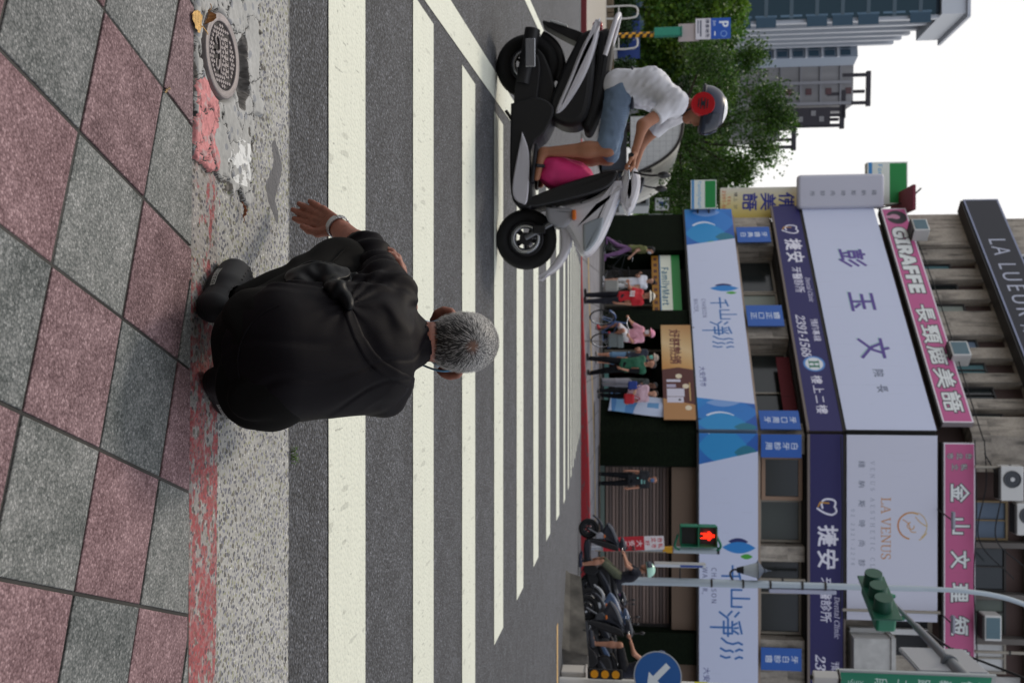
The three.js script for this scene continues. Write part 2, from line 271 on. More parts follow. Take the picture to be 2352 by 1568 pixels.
// ---------- round iron cover ----------
{
  const iron = new THREE.MeshStandardMaterial({ map: dataTex(256, 256, (u, v) => { const n = fbm(u * 40, v * 40, 121, 4, 40), L = 128 + 44 * (n - 0.5) + (fbm(u * 7, v * 7, 122, 3, 7) > 0.62 ? 16 : 0); return [L * 1.02, L * 0.97, L * 0.98]; }), roughness: 0.55, metalness: 0.35 });
  const dark = mat(52, 48, 48, 0.8), R = 0.104;
  const t = thing('manhole_cover', 'round iron cover with diamond studs and cast emblem, set in the broken kerb', 'manhole cover', [cover.x, 0.002, cover.z], 0.1);
  const prof = [[R - 0.021, -0.02], [R - 0.021, 0.004], [R - 0.019, 0.0065], [R - 0.004, 0.0075], [R, 0.004], [R + 0.002, -0.02]].map((p) => new THREE.Vector2(...p));
  add('rim', new THREE.LatheGeometry(prof, 64), iron, t);
  add('plate', put(cyl(R - 0.022, R - 0.022, 0.012, 48), 0, -0.0062, 0), dark, t);
  const stud = put(new THREE.CylinderGeometry(0.0062, 0.0078, 0.0045, 4), 0, 0.0018, 0).scale(0.78, 1, 1.0), s = 0.0122;
  for (let i = -9; i < 10; i++) for (let j = -9; j < 10; j++) {
    const x = i * s * 0.86, z = j * s * 1.06 + (i % 2 ? s * 0.53 : 0); if (Math.hypot(x, z) > R - 0.03) continue;
    if (z > 0.002 && z < 0.046 && Math.abs(x) < 0.05 || z < -0.016 && z > -0.046 && Math.abs(x) < 0.056) continue;
    const m = add('stud', stud, iron, t); m.position.set(x, 0, z);
  }
  const E = (pts, r = 0.0036) => tube(pts.map(([x, z]) => [x, 0.0022, z]), r, 20, 6);
  add('emblem', [E([[-0.042, 0.012], [-0.046, 0.028], [-0.034, 0.038], [-0.024, 0.03]]), E([[-0.042, 0.012], [-0.02, 0.01], [0.012, 0.012], [0.044, 0.012]], 0.003), E([[-0.008, 0.04], [-0.004, 0.028], [-0.01, 0.014]], 0.0042), E([[0.012, 0.038], [0.03, 0.04], [0.036, 0.03], [0.026, 0.022], [0.012, 0.02]], 0.004)], iron, t);
  add('name_plate', rbox(0.1, 0.004, 0.02, 0.0015, 0, 0.0006, -0.031), iron, t);
  const ct = []; for (let k = 0; k < 6; k++) { const x = -0.04 + k * 0.0155; ct.push(rod([x, 0.003, -0.038], [x, 0.003, -0.024], 0.0011), rod([x, 0.003, -0.031], [x + 0.008, 0.003, -0.031], 0.0011), rod([x + 0.004, 0.003, -0.037], [x + 0.004, 0.003, -0.025], 0.0009)); }
  add('cast_lettering', ct, dark, t);
}
// ---------- leaves and weeds ----------
function leafGeo(len, wid, curl, lobes = 0) {
  const n = 16, m = 6, P = [], U = [], I = [];
  for (let i = 0; i <= n; i++) for (let j = 0; j <= m; j++) {
    const t = i / n, s = j / m * 2 - 1, w = wid * Math.pow(Math.sin(Math.PI * Math.pow(t, 0.75)), 0.8) * (1 + lobes * Math.sin(t * 11));
    P.push(s * w, curl * (s * s * w + 0.35 * Math.sin(t * 3.1) * len * 0.3) + 0.0015 * Math.sin(t * 24 + s * 3), t * len); U.push(t, s * 0.5 + 0.5);
  }
  for (let i = 0; i < n; i++) for (let j = 0; j < m; j++) { const a = i * (m + 1) + j; I.push(a, a + m + 1, a + 1, a + 1, a + m + 1, a + m + 2); }
  const g = new THREE.BufferGeometry(); g.setAttribute('position', new THREE.Float32BufferAttribute(P, 3)); g.setAttribute('uv', new THREE.Float32BufferAttribute(U, 2)); g.setIndex(I); g.computeVertexNormals(); return g;
}
const leafSkin = (r, g, b, s) => new THREE.MeshStandardMaterial({ roughness: 0.7, side: THREE.DoubleSide, map: dataTex(128, 128, (u, v) => { const n = fbm(u * 8, v * 8, s), k = 1 + 0.4 * (n - 0.5) - (Math.abs(v - 0.5) < 0.025 ? 0.2 : 0) - (Math.abs((u * 7 + Math.abs(v - 0.5) * 5) % 1 - 0.5) < 0.05 ? 0.07 : 0) - (fbm(u * 20, v * 20, s + 3) > 0.75 ? 0.3 : 0); return [r * k, g * k, b * k]; }, true, false) });
function leaf(label, p, turn, len, wid, curl, m, tilt = 0, stemLen = 0.03) {
  const t = thing('fallen_leaf', label, 'leaf', p, turn); t.rotation.set(tilt, turn, tilt * 0.6);
  add('blade', leafGeo(len, wid, curl, 0.05), m, t); add('stalk', tube([[0, 0.003, 0.004], [0.003, 0.006, -stemLen * 0.5], [0, 0.002, -stemLen]], 0.0012, 8, 5), m, t);
}
const p1 = flat(455, 62), p2 = flat(474, 40), p3 = flat(554, 486), p4 = flat(381, 202);
leaf('large yellow fallen leaf lying between the paver edge and the iron cover', [p1.x, 0.008, p1.z], -0.3, 0.052, 0.027, 0.1, leafSkin(212, 170, 102, 131), 0.03, 0.03);
leaf('curled brown leaf stuck beside the top of the iron cover', [p2.x - 0.012, 0.008, p2.z + 0.012], 1.2, 0.04, 0.011, 1.6, leafSkin(150, 108, 62, 133), 0.25, 0.02);
leaf('narrow rust brown leaf lying alone on the bare kerb concrete', [p3.x + 0.016, 0.003, p3.z], -1.45, 0.042, 0.006, 1.1, leafSkin(140, 82, 48, 135), 0, 0.012);
leaf('tiny pale seed husk in a joint where four pavers meet', [p4.x, 0.002, p4.z], 0.9, 0.018, 0.003, 0.5, leafSkin(196, 168, 120, 137), 0, 0.003);
{
  const p = flat(673, 1046), blades = [];
  for (let i = 0; i < 26; i++) { const a = rr(0, 6.3), l = rr(0.008, 0.02), x = rr(-0.025, 0.025); blades.push(tube([[x, -0.01, 0], [x + Math.cos(a) * l * 0.3, l * 0.5, Math.sin(a) * l * 0.3], [x + Math.cos(a) * l, l * 0.8, Math.sin(a) * l]], 0.0007, 4, 4)); }
  const o = add('weed_tuft', blades, mat(92, 122, 52, 0.8)); o.position.set(p.x, 0, p.z + 0.004); tag(o, 'small green weed tuft growing where kerb meets asphalt', 'weed');
}
// ---------- lettering: brush strokes of each character on a 100 x 100 square ----------
const TALK = '22,4 26,10;4,18 42,18;10,32 38,32;10,44 38,44;10,58 38,58 38,88 10,88 10,58;', SILK = '28,4 8,30 28,32;36,22 8,54 38,52;22,54 22,94;8,66 4,84;34,64 40,80;';
const PAGE = '54,10 98,10;74,10 70,22;58,24 92,24 92,74 58,74 58,24;58,40 92,40;58,56 92,56;66,78 54,94;82,78 96,94', THAT = '4,20 54,20;16,4 16,66;42,4 42,66;16,36 42,36;16,52 42,52;2,66 56,66;18,72 6,92;38,72 52,88;';
const TOOTH = '50,2 50,16;50,9 80,9;24,8 24,18;6,20 94,20;14,28 14,94 86,94 86,28;26,32 20,44;30,34 38,44;50,26 50,90;64,32 58,44;70,34 78,44;16,60 84,60;30,66 24,80;70,66 76,80';
const STROKES = {
  彭: '8,14 56,14;32,4 32,26;14,26 50,26;14,38 50,38 50,56 14,56 14,38;22,64 26,80;44,62 40,80;6,86 58,82;92,8 66,30;94,34 66,58;96,60 62,92', 玉: '12,14 88,14;50,14 50,88;16,48 84,48;6,88 94,88;64,62 78,76', 文: '50,4 54,16;8,22 92,22;72,24 58,54 10,92;28,24 46,58 92,92',
  院: '10,8 10,94;10,8 32,8 22,34 34,50 30,64 14,64;64,4 66,14;42,30 42,18 92,18 92,30;52,38 84,38;42,54 94,54;58,54 54,76 40,92;76,54 76,86 94,86 94,74', 長: '30,6 30,56;30,6 82,6;30,20 76,20;30,34 76,34;6,54 94,54;34,56 34,92 54,82;84,62 62,74;48,56 92,92',
  捷: '4,26 34,26;20,6 20,84 10,92;4,60 36,48;42,16 92,16;50,30 84,30;40,42 96,42;84,30 84,54 50,54;66,4 66,82;66,68 88,68;52,60 36,92;46,76 66,88 96,92', 安: '50,4 52,14;10,34 10,20 90,20 90,34;44,28 26,64 84,92;74,46 62,70 16,94;6,48 94,48', 牙: '14,12 86,12;26,12 22,42 78,42;6,42 94,42;62,12 62,84 50,92;60,44 40,70 8,88',
  醫: '8,8 50,8;12,8 12,44 50,44;20,18 46,18;30,12 30,40;18,30 46,30;60,6 60,22 54,26;60,6 82,6 82,22 94,22;58,30 88,30 60,48;62,34 90,48;6,54 94,54;16,64 84,64 84,94 16,94 16,64;38,54 36,76;60,54 62,76 80,76;16,82 84,82', 診: TALK + '70,4 48,32;68,6 96,32;78,36 56,52;84,50 56,70;92,64 54,94', 所: '10,10 46,8;14,24 14,64 6,92;14,24 44,24 44,50 14,50;88,6 58,16;58,16 58,60 48,92;58,42 96,42;80,42 80,94',
  樓: '4,28 36,28;20,6 20,94;20,32 4,62;22,36 36,54;46,14 90,14 90,40 46,40 46,14;40,27 96,27;68,4 68,50;48,50 88,50;40,66 96,66;62,50 50,78 86,94;84,68 70,84 42,94', 上: '48,8 48,88;48,42 84,42;6,88 94,88', 二: '20,24 80,24;8,82 92,82', 大: '8,34 92,34;50,6 46,50 8,94;52,40 92,94', 門: '10,8 10,94;10,8 42,8 42,44 10,44;10,26 42,26;90,8 90,94 80,94;58,8 58,44 90,44;58,8 90,8;58,26 90,26', 市: '50,4 50,16;8,22 92,22;20,38 20,80;20,38 80,38 80,78 70,82;50,22 50,96',
  千: '80,4 26,16;4,44 96,44;52,10 52,92', 山: '10,38 10,84 90,84;50,2 50,84;90,38 90,84', 淨: '4,16 20,30;0,44 16,58;4,92 26,62;88,4 42,14;48,24 54,34;66,20 68,32;90,18 80,34;42,42 90,42 90,76 42,76;32,59 100,59;66,42 66,128', 水: '6,88 24,66 30,40 22,16 30,0;50,92 62,72 58,52 64,40;60,26 52,12 56,0;84,92 92,72 88,54;94,28 86,12 90,0',
  頸: '6,10 46,10;14,18 6,30 14,42;28,18 20,30 28,42;42,18 34,30 42,42;8,52 44,52;26,52 26,86;4,88 48,84;' + PAGE, 鹿: '50,2 52,12;12,16 94,16;14,16 14,60 4,92;24,32 88,32 88,52 24,52 24,32;44,20 44,52;66,20 66,52;28,60 28,92 48,82;28,74 48,72;58,58 58,88 90,88 90,78;60,74 88,66', 美: '30,4 38,16;70,4 62,16;12,20 88,20;18,34 82,34;8,48 92,48;50,20 50,48;4,66 96,66;50,50 44,74 8,94;54,68 92,94', 語: TALK + '50,10 94,10;70,10 64,46;54,28 86,28 84,46;46,47 98,47;56,60 88,60 88,92 56,92 56,60',
  金: '50,4 6,42;50,4 94,42;30,40 70,40;18,58 82,58;50,40 50,92;28,66 34,82;72,66 66,82;6,92 94,92', 理: '4,12 38,12;6,44 36,44;2,82 40,76;20,12 20,80;48,10 92,10 92,52 48,52 48,10;48,31 92,31;70,10 70,92;46,70 94,70;40,92 98,92', 短: '20,6 6,30;14,22 46,22;2,46 48,46;26,22 26,50 4,92;30,54 46,84;52,12 96,12;58,28 90,28 90,54 58,54 58,28;60,62 66,80;88,60 80,80;50,90 98,90', 期: THAT + '64,8 64,60 56,94;64,8 94,8 94,90 84,94;64,34 94,34;64,58 94,58',
  台: '44,6 16,40 80,36;64,20 86,46;22,56 78,56 78,92 22,92 22,56', 北: '34,8 34,92;6,36 34,36;4,84 34,70;62,8 62,88 94,88 94,72;88,26 62,46', 私: '40,6 10,16;4,32 48,32;26,14 26,94;26,40 4,70;30,44 46,60;70,10 54,84 92,78;82,54 96,90', 立: '50,4 54,16;12,26 88,26;30,40 38,76;70,38 60,78;4,88 96,88', 維: SILK + '62,4 48,34;54,24 54,94;74,6 78,18;54,26 96,26;54,46 92,46;54,66 92,66;54,88 98,88;75,26 75,88', 納: SILK + '48,28 48,94;48,28 94,28 94,88 84,92;70,6 68,44 54,72;72,48 86,70', 斯: THAT + '92,6 64,16;64,16 64,60 56,92;64,42 98,42;82,42 82,96',
  時: '8,14 36,14 36,78 8,78 8,14;8,46 36,46;50,18 92,18;70,4 70,38;44,38 98,38;44,56 98,56;80,38 80,86 68,92;54,68 62,80', 尚: '50,4 50,30;24,10 32,24;76,8 66,24;12,94 12,34 88,34 88,88 78,92;34,52 66,52 66,76 34,76 34,52', 佛: '28,4 4,46;18,30 18,94;36,16 88,16 88,36 40,36 40,56 92,56 88,80 80,80;56,4 54,60 40,94;74,4 74,94', 好: '24,6 14,54 40,90;40,30 28,66 4,92;2,32 46,32;54,12 90,12 74,34;74,34 74,84 62,92;50,48 98,48', 評: TALK + '50,14 94,14;60,24 66,40;86,22 78,40;46,54 98,54;72,14 72,94',
  熱: '8,14 44,14;26,4 26,26;4,27 48,27;10,40 44,40;26,32 26,54;4,60 48,54;70,4 68,36 50,66;54,22 84,22 86,58 98,52;56,40 66,48;14,76 8,92;36,78 40,92;60,78 66,92;84,76 94,92', 銷: '24,4 4,30;26,6 44,24;12,36 38,36;4,52 42,52;24,36 24,84;4,90 44,84;72,4 72,30;54,8 60,24;92,6 84,24;54,36 54,94;54,36 92,36 92,88 82,92;54,54 92,54;54,70 92,70', 原: '12,10 96,10;14,10 14,60 4,94;54,12 48,24;32,26 80,26 80,56 32,56 32,26;32,41 80,41;56,56 56,88 46,92;38,64 26,82;74,64 88,82', 俐: '28,4 4,46;18,30 18,94;58,8 36,18;34,34 66,34;50,18 50,92;50,38 34,66;52,42 64,58;76,14 76,66;94,6 94,86 84,92',
  預: '8,10 40,10 26,28;4,34 44,34 36,46;26,34 26,86 16,92;' + PAGE, 約: SILK + '62,4 50,34;60,18 94,18 92,84 80,92;66,44 76,62', 專: '12,14 88,14;24,24 76,24 76,50 24,50 24,24;24,37 76,37;50,4 50,60;10,60 90,60;4,74 96,74;70,62 70,90 58,94;28,80 38,90', 線: SILK + '72,2 64,12;54,12 92,12 92,44 54,44 54,12;54,28 92,28;73,44 73,90 64,94;52,56 66,60 50,86;90,52 74,62 98,90', 齒: TOOTH, 白: '50,2 40,16;18,18 82,18 82,94 18,94 18,18;18,54 82,54', 正: '8,12 92,12;52,12 52,90;52,48 86,48;22,40 22,90;4,90 96,90', 口: '14,14 86,14 86,90 14,90 14,14',
  周: '16,8 16,60 6,94;16,8 88,8 88,90 78,94;50,14 50,44;32,26 72,26;28,44 76,44;34,58 68,58 68,82 34,82 34,58', 信: '28,4 4,46;18,30 18,94;62,4 66,12;36,20 98,20;44,36 90,36;44,50 90,50;46,64 88,64 88,92 46,92 46,64', 義: '30,2 36,10;70,2 64,10;14,14 86,14;20,26 80,26;8,38 92,38;50,14 50,38;36,44 8,52;4,62 96,62;24,48 24,90 14,94;4,82 44,72;56,42 66,80 94,94;90,72 54,94;76,44 88,54', 路: '8,10 40,10 40,36 8,36 8,10;24,36 24,86;24,60 42,60;10,52 10,88;2,92 46,84;66,4 48,38;60,20 88,20 74,44 46,64;66,34 96,60;56,64 88,64 88,92 56,92 56,64', 段: '40,6 12,16;12,16 12,94;12,38 40,38;12,58 40,58;4,84 44,74;58,10 58,30 48,44;58,10 82,10 82,36 96,36;52,54 90,54 76,76 44,94;58,60 94,94', 停: '28,4 4,46;18,30 18,94;64,2 66,10;36,14 98,14;48,24 86,24 86,38 48,38 48,24;36,60 36,48 98,48 98,60;46,66 90,66;68,66 68,90 58,94', 車: '10,14 90,14;20,28 80,28 80,60 20,60 20,28;20,44 80,44;50,4 50,96;4,76 96,76',
};
function glyph(g, ch, x, y, size, weight = 9, halo, haloWidth = 8) {   // x, y: top left of its square
  const paths = (STROKES[ch] ?? STROKES['口']).split(';').filter(Boolean).map((s) => s.trim().split(' ').map((q) => q.split(',').map(Number)));
  const run = () => { for (const p of paths) { g.beginPath(); p.forEach(([a, b], i) => (i ? g.lineTo(x + a * size / 100, y + b * size / 100) : g.moveTo(x + a * size / 100, y + b * size / 100))); g.stroke(); } };
  const st = g.strokeStyle; g.lineJoin = 'round'; g.lineCap = 'square';
  if (halo) { g.strokeStyle = halo; g.lineWidth = (weight + 2 * haloWidth) * size / 100; run(); g.strokeStyle = st; }
  g.lineWidth = weight * size / 100; run();
}
function line(g, text, x, y, size, gap, weight, halo, hw) { [...text].forEach((c, i) => glyph(g, c, x + i * (size + gap), y, size, weight, halo, hw)); }
function latin(g, text, x, y, font, spread = 0, skew = 0) { g.save(); g.transform(1, 0, skew, 1, x, y); g.font = font; g.textBaseline = 'alphabetic'; if (!spread) g.fillText(text, 0, 0); else { let p = 0; for (const c of text) { g.fillText(c, p, 0); p += g.measureText(c).width + spread; } } g.restore(); }
const streaks = (g, w, h, n, s, a) => { for (let i = 0; i < n; i++) { const x = hash(i, s) * w, y = hash(i, s + 1) * h; g.fillStyle = `rgba(70,66,62,${a * hash(i, s + 2)})`; g.fillRect(x, y, 1 + 3 * hash(i, s + 3), 4 + h * 0.3 * hash(i, s + 4)); } };
// ---------- the corner building: a front that faces us and a 45 degree chamfered corner ----------
const CORNER = [2.7, 0, -30], TURN = -Math.PI / 4;
const concreteMap = dataTex(512, 512, (u, v) => { const n = fbm(u * 5, v * 5, 201, 5, 5), f = fbm(u * 60, v * 60, 203, 3, 60), s = fbm(u * 26, v * 3, 205, 4, 0), L = 168 + 60 * (n - 0.5) + 26 * (f - 0.5) - (s > 0.5 ? 150 * (s - 0.5) : 0); return [L, L * 0.94, L * 0.855]; });
concreteMap.repeat.set(0.35, 0.35);
const concrete = new THREE.MeshStandardMaterial({ map: concreteMap, roughness: 0.9, bumpMap: concreteMap, bumpScale: 0.006 });
const greyWall = new THREE.MeshStandardMaterial({ map: dataTex(256, 256, (u, v) => { const n = fbm(u * 4, v * 4, 207, 5, 4), L = 186 + 46 * (n - 0.5); return [L, L * 0.99, L * 0.96]; }), roughness: 0.9 });
const brownWall = mat(88, 70, 64, 0.85), metalDark = mat(58, 55, 52, 0.55, { metalness: 0.5 }), frameAlu = mat(150, 142, 128, 0.5, { metalness: 0.3 }), whitePaint = mat(205, 204, 200, 0.6);
const glassDark = mat(34, 40, 40, 0.09), blind = mat(152, 158, 146, 0.8), curtainBlue = mat(116, 132, 150, 0.85), curtainTeal = mat(92, 128, 130, 0.85), black = mat(16, 17, 18, 0.6), rubber = mat(20, 20, 21, 0.85), chrome = mat(190, 192, 196, 0.25, { metalness: 0.9 });
const columnMat = new THREE.MeshPhysicalMaterial({ specularIntensity: 0.12, map: dataTex(256, 256, (u, v) => { const j = Math.abs((u * 16) % 1 - 0.5) > 0.45 || Math.abs((v * 32) % 1 - 0.5) > 0.44, k = hash(Math.floor(u * 16), Math.floor(v * 32), 3), L = j ? 14 : 20 + 10 * k; return [L * 0.8, L * 1.1, L * 0.66]; }), roughness: 0.7 });
const glazing = new THREE.MeshPhysicalMaterial({ color: 0xe6eeee, roughness: 0.04, transmission: 1, thickness: 0, ior: 1.5 });
const building = thing('corner_building', 'four storey concrete corner building hung with shop signs, chamfered at the crossing', 'building', CORNER);
const onCham = (g) => g.applyMatrix4(M4.makeRotationY(TURN));
const part = (name, geo, m, cham, parent = building) => { const g = uvBox(Array.isArray(geo) ? merged(geo) : geo); return add(name, cham ? onCham(g) : g, m, parent); };
// ground floor: columns, arcade soffit, inner walls, floor
for (const [x0, x1, c] of [[-10.5, -8.43, 1], [-5.31, -4.4, 1], [5.96, 6.9, 0]]) part('column', box(x1 - x0, 3.3, 0.9, (x0 + x1) / 2, 1.65, -0.46), columnMat, c);
{ const s = new THREE.Shape([[-0.28, 0.28], [0, 0], [1.02, 0], [1.02, 0.9], [0.3, 0.9], [-0.9, 0.9]].map(([x, z]) => new THREE.Vector2(x, z))); part('corner_column', new THREE.ExtrudeGeometry(s, { depth: 3.3, bevelEnabled: false }).rotateX(-Math.PI / 2), columnMat); }
const prism = (pts, y0, y1) => new THREE.ExtrudeGeometry(new THREE.Shape(pts.map(([x, z]) => new THREE.Vector2(x, -z))), { depth: y1 - y0, bevelEnabled: false }).rotateX(-Math.PI / 2).translate(0, y0, 0);
const plan = (d, e = 0) => { const k = d * 0.4142; return [[20, -d], [k, -d], [-7.42 + e + d * 0.707, -7.42 - d * 0.707 - e], [-7.42 + d * 0.7, -19], [20, -19]]; };   // the outline, set back by d
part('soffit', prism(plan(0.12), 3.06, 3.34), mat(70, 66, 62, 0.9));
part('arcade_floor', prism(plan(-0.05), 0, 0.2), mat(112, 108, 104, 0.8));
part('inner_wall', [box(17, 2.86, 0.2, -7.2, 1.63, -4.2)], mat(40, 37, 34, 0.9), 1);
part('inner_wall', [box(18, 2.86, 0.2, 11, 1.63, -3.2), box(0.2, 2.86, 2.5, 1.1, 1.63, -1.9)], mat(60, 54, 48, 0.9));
// the shop front behind the first opening: glass, frames, lit signs stay unlit by day
part('shop_frame', [box(0.1, 2.3, 0.1, -8.3, 1.3, -2.6), box(0.1, 2.3, 0.1, -7.1, 1.3, -2.6), box(0.1, 2.3, 0.1, -5.9, 1.3, -2.6), box(3.2, 0.1, 0.1, -6.9, 2.42, -2.6)], frameAlu, 1);
part('shop_glass', box(3.1, 2.2, 0.012, -6.9, 1.3, -2.66), glazing, 1);
part('shop_shelf', [box(1.1, 1.5, 0.5, -7.7, 0.95, -3.5), box(1.0, 1.7, 0.5, -6.3, 1.05, -3.5)], mat(96, 44, 40, 0.8), 1);
part('counter', [box(2.0, 1.05, 0.5, -1.6, 0.72, -2.6)], mat(110, 62, 34, 0.7), 1);
part('counter', [box(0.9, 1.9, 0.5, -3.6, 1.15, -3.4)], mat(52, 74, 72, 0.7), 1);
part('threshold', [box(3.9, 0.14, 0.1, -2.3, 0.34, -1.0)], mat(86, 126, 120, 0.7), 1);
// roller shutters: every slat is its own piece
{
  const sh = [mat(122, 104, 94, 0.6), mat(98, 84, 78, 0.6), mat(134, 114, 104, 0.6)], slat = rbox(4.94, 0.085, 0.05, 0.02), slat2 = rbox(5.0, 0.085, 0.05, 0.02);
  for (let i = 0; i < 19; i++) for (const [g, x] of [[slat, 3.49], [slat2, 9.45]]) { const o = add('shutter_slat', g, sh[(i * 7 + 3) % 3], building); o.position.set(x, 0.4 + i * 0.102, -0.62 + 0.002 * (i % 3)); }
  part('shutter_backing', [box(5, 2.4, 0.05, 3.49, 1.3, -0.72), box(5.1, 2.4, 0.05, 9.45, 1.3, -0.72)], black);
  part('shutter_guide', [box(0.09, 2.2, 0.12, 1.03 + 0.046, 1.3, -0.6), box(0.09, 2.2, 0.12, 5.91, 1.3, -0.6), box(0.09, 2.2, 0.12, 6.95, 1.3, -0.6)], metalDark);
  part('shutter_box', [box(4.86, 0.72, 0.5, 3.49, 2.7, -0.45), box(5, 0.72, 0.5, 9.45, 2.7, -0.45)], mat(112, 92, 74, 0.7));
  part('shutter_sill', [box(4.86, 0.12, 0.3, 3.49, 0.27, -0.55)], mat(98, 112, 104, 0.8));
}
// upper floors: walls set back behind the sign boards, slabs, roof
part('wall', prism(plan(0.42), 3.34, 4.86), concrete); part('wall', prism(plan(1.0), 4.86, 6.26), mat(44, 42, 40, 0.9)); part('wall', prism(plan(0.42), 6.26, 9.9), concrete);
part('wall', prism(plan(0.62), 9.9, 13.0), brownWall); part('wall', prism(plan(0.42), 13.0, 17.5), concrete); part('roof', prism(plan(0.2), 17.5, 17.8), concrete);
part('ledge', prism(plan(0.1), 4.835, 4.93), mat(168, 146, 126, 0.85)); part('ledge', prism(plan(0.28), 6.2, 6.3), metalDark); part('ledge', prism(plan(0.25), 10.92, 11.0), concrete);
// first-floor window strip: pilasters and framed windows with rooms behind
function windowUnit(x0, x1, y0, y1, z, cham, m, opt = {}) {
  const w = x1 - x0, h = y1 - y0, f = opt.f ?? 0.07, p = part('window', box(w - 2 * f, h - 2 * f, 0.02, (x0 + x1) / 2, (y0 + y1) / 2, z), m, cham);
  const fr = [box(w, f, 0.1, (x0 + x1) / 2, y0 + f / 2, z + 0.02), box(w, f, 0.1, (x0 + x1) / 2, y1 - f / 2, z + 0.02), box(f, h - 2 * f, 0.1, x0 + f / 2, (y0 + y1) / 2, z + 0.02), box(f, h - 2 * f, 0.1, x1 - f / 2, (y0 + y1) / 2, z + 0.02)];
  if (opt.mid) fr.push(box(f * 0.7, h - 2 * f, 0.09, lerp(x0, x1, opt.mid), (y0 + y1) / 2, z + 0.02));
  part('frame', fr, opt.fm ?? frameAlu, cham, p); return p;
}
const rooms = mat(74, 80, 74, 0.25), roomDark = mat(40, 44, 42, 0.15);
for (const [x0, x1] of [[-10.4, -8.75], [-5.0, -4.1], [-0.5, -0.02]]) part('pilaster', [box(x1 - x0, 1.27, 0.85, (x0 + x1) / 2, 5.566, -0.56)], concrete, 1);
for (const [x0, x1] of [[0.02, 0.62], [3.34, 3.78], [6.1, 7.5]]) part('pilaster', [box(x1 - x0, 1.27, 0.8, (x0 + x1) / 2, 5.566, -0.5)], concrete, 0);
windowUnit(-8.72, -7.0, 4.94, 6.18, -0.85, 1, roomDark); windowUnit(-6.95, -5.02, 4.94, 6.18, -0.83, 1, blind); windowUnit(-4.06, -0.55, 4.94, 6.18, -0.85, 1, roomDark, { mid: 0.5 });
windowUnit(0.68, 2.0, 4.98, 6.16, -0.3, 0, roomDark, { f: 0.11, fm: mat(150, 122, 100, 0.7) }); windowUnit(2.03, 3.3, 4.94, 6.18, -0.6, 0, rooms); windowUnit(3.82, 6.05, 4.94, 6.18, -0.6, 0, roomDark, { mid: 0.45 });
part('wall', [box(4, 1.26, 0.2, 9.5, 5.56, -0.5)], mat(104, 84, 74, 0.85));
// third floor: protruding fins with small windows between them, chamfer side
for (const [a, b] of [[8.71, 8.13], [7.65, 7.09], [6.58, 6.09], [5.54, 4.41], [3.86, 3.38], [2.76, 2.36], [1.7, 1.28]]) part('fin', rbox(a - b, 2.1, 0.6, 0.03, -(a + b) / 2, 11.95, -0.6), concrete, 1);
part('corner_pier', [box(0.75, 2.1, 0.9, -0.38, 11.95, -0.5)], concrete, 1); part('corner_pier', [box(1.05, 2.1, 0.9, 0.53, 11.951, -0.5)], concrete, 0);
[[8.13, 7.65], [7.09, 6.58], [6.09, 5.54], [4.41, 3.86], [3.38, 2.76], [2.36, 1.7], [1.28, 0.76]].forEach(([a, b], i) => windowUnit(-a + 0.02, -b - 0.02, 11.02, 12.15, -0.56, 1, [curtainTeal, curtainBlue, blind, glassDark][(i * 3) % 4], { f: 0.05, fm: mat(60, 58, 56, 0.6), mid: i > 3 ? 0.5 : 0 }));
part('fin', [box(1.7, 2.1, 0.9, -9.6, 11.95, -0.6)], concrete, 1);
// third floor, front side
const brass = mat(150, 128, 92, 0.6);
windowUnit(1.95, 3.1, 11.0, 12.05, -0.6, 0, curtainBlue, { f: 0.06, fm: brass, mid: 0.5 }); windowUnit(3.3, 4.6, 11.0, 12.0, -0.6, 0, glassDark, { f: 0.06, mid: 0.45, fm: metalDark }); windowUnit(4.8, 5.85, 11.0, 12.0, -0.6, 0, mat(96, 104, 92, 0.5), { f: 0.06, mid: 0.4, fm: metalDark }); windowUnit(6.1, 7.0, 11.05, 12.0, -0.6, 0, whitePaint, { f: 0.06, mid: 0.5 });
{ const pm = mat(104, 98, 92, 0.8); for (const x of [3.2, 4.7, 5.98]) part('pilaster', box(0.16, 2.1, 0.5, x, 11.95, -0.5), pm); }
part('wall', [box(5, 1.4, 0.3, 9.6, 11.7, -0.7)], greyWall); part('lintel', [box(8, 0.5, 0.4, 4.5, 12.75, -0.45)], mat(104, 96, 88, 0.9));
// fourth floor windows at the picture's edge
for (let i = 0; i < 5; i++) windowUnit(-8.4 + i * 1.7, -7.4 + i * 1.7, 14.0, 14.9, -0.4, 1, glassDark, { f: 0.08, fm: whitePaint });
// second floor, right of the big white board: rendered wall and balcony
part('balcony', [box(2.6, 1.05, 0.9, 7.1, 8.0, 0.06), box(2.7, 0.12, 1.0, 7.1, 8.56, 0.06)], greyWall); part('balcony_opening', [box(1.0, 0.9, 0.05, 6.0, 9.3, -0.38)], black);
part('wall_panel', [box(1.8, 1.9, 0.12, 8.6, 8.4, -0.32)], whitePaint); part('duct', [box(0.16, 2.2, 0.16, 5.75, 8.6, -0.2)], whitePaint);
// ---------- sign boards ----------
const print = (tex) => new THREE.MeshStandardMaterial({ map: tex, roughness: 0.55 });
function board(parent, name, w, h, d, x, y, z, tex, edge, ry = 0) {   // a box whose front face carries the print
  const f = new THREE.PlaneGeometry(w, h); put(f, x, y, z + 0.003, 0, 0);
  const panel = add(name, ry ? f.applyMatrix4(M4.makeRotationY(ry)) : f, print(tex), parent), b = box(w, h, d, x, y, z - d / 2);
  add('casing', ry ? b.applyMatrix4(M4.makeRotationY(ry)) : b, edge, parent); return panel;
}
const band = (name, label, cat, y = 0) => thing(name, label, cat, [CORNER[0], y, CORNER[2]]);
const lens = (g, x, y, w, h, c) => { g.fillStyle = c; g.beginPath(); g.moveTo(x - w / 2, y); g.quadraticCurveTo(x, y - h, x + w / 2, y); g.quadraticCurveTo(x, y + h, x - w / 2, y); g.fill(); };
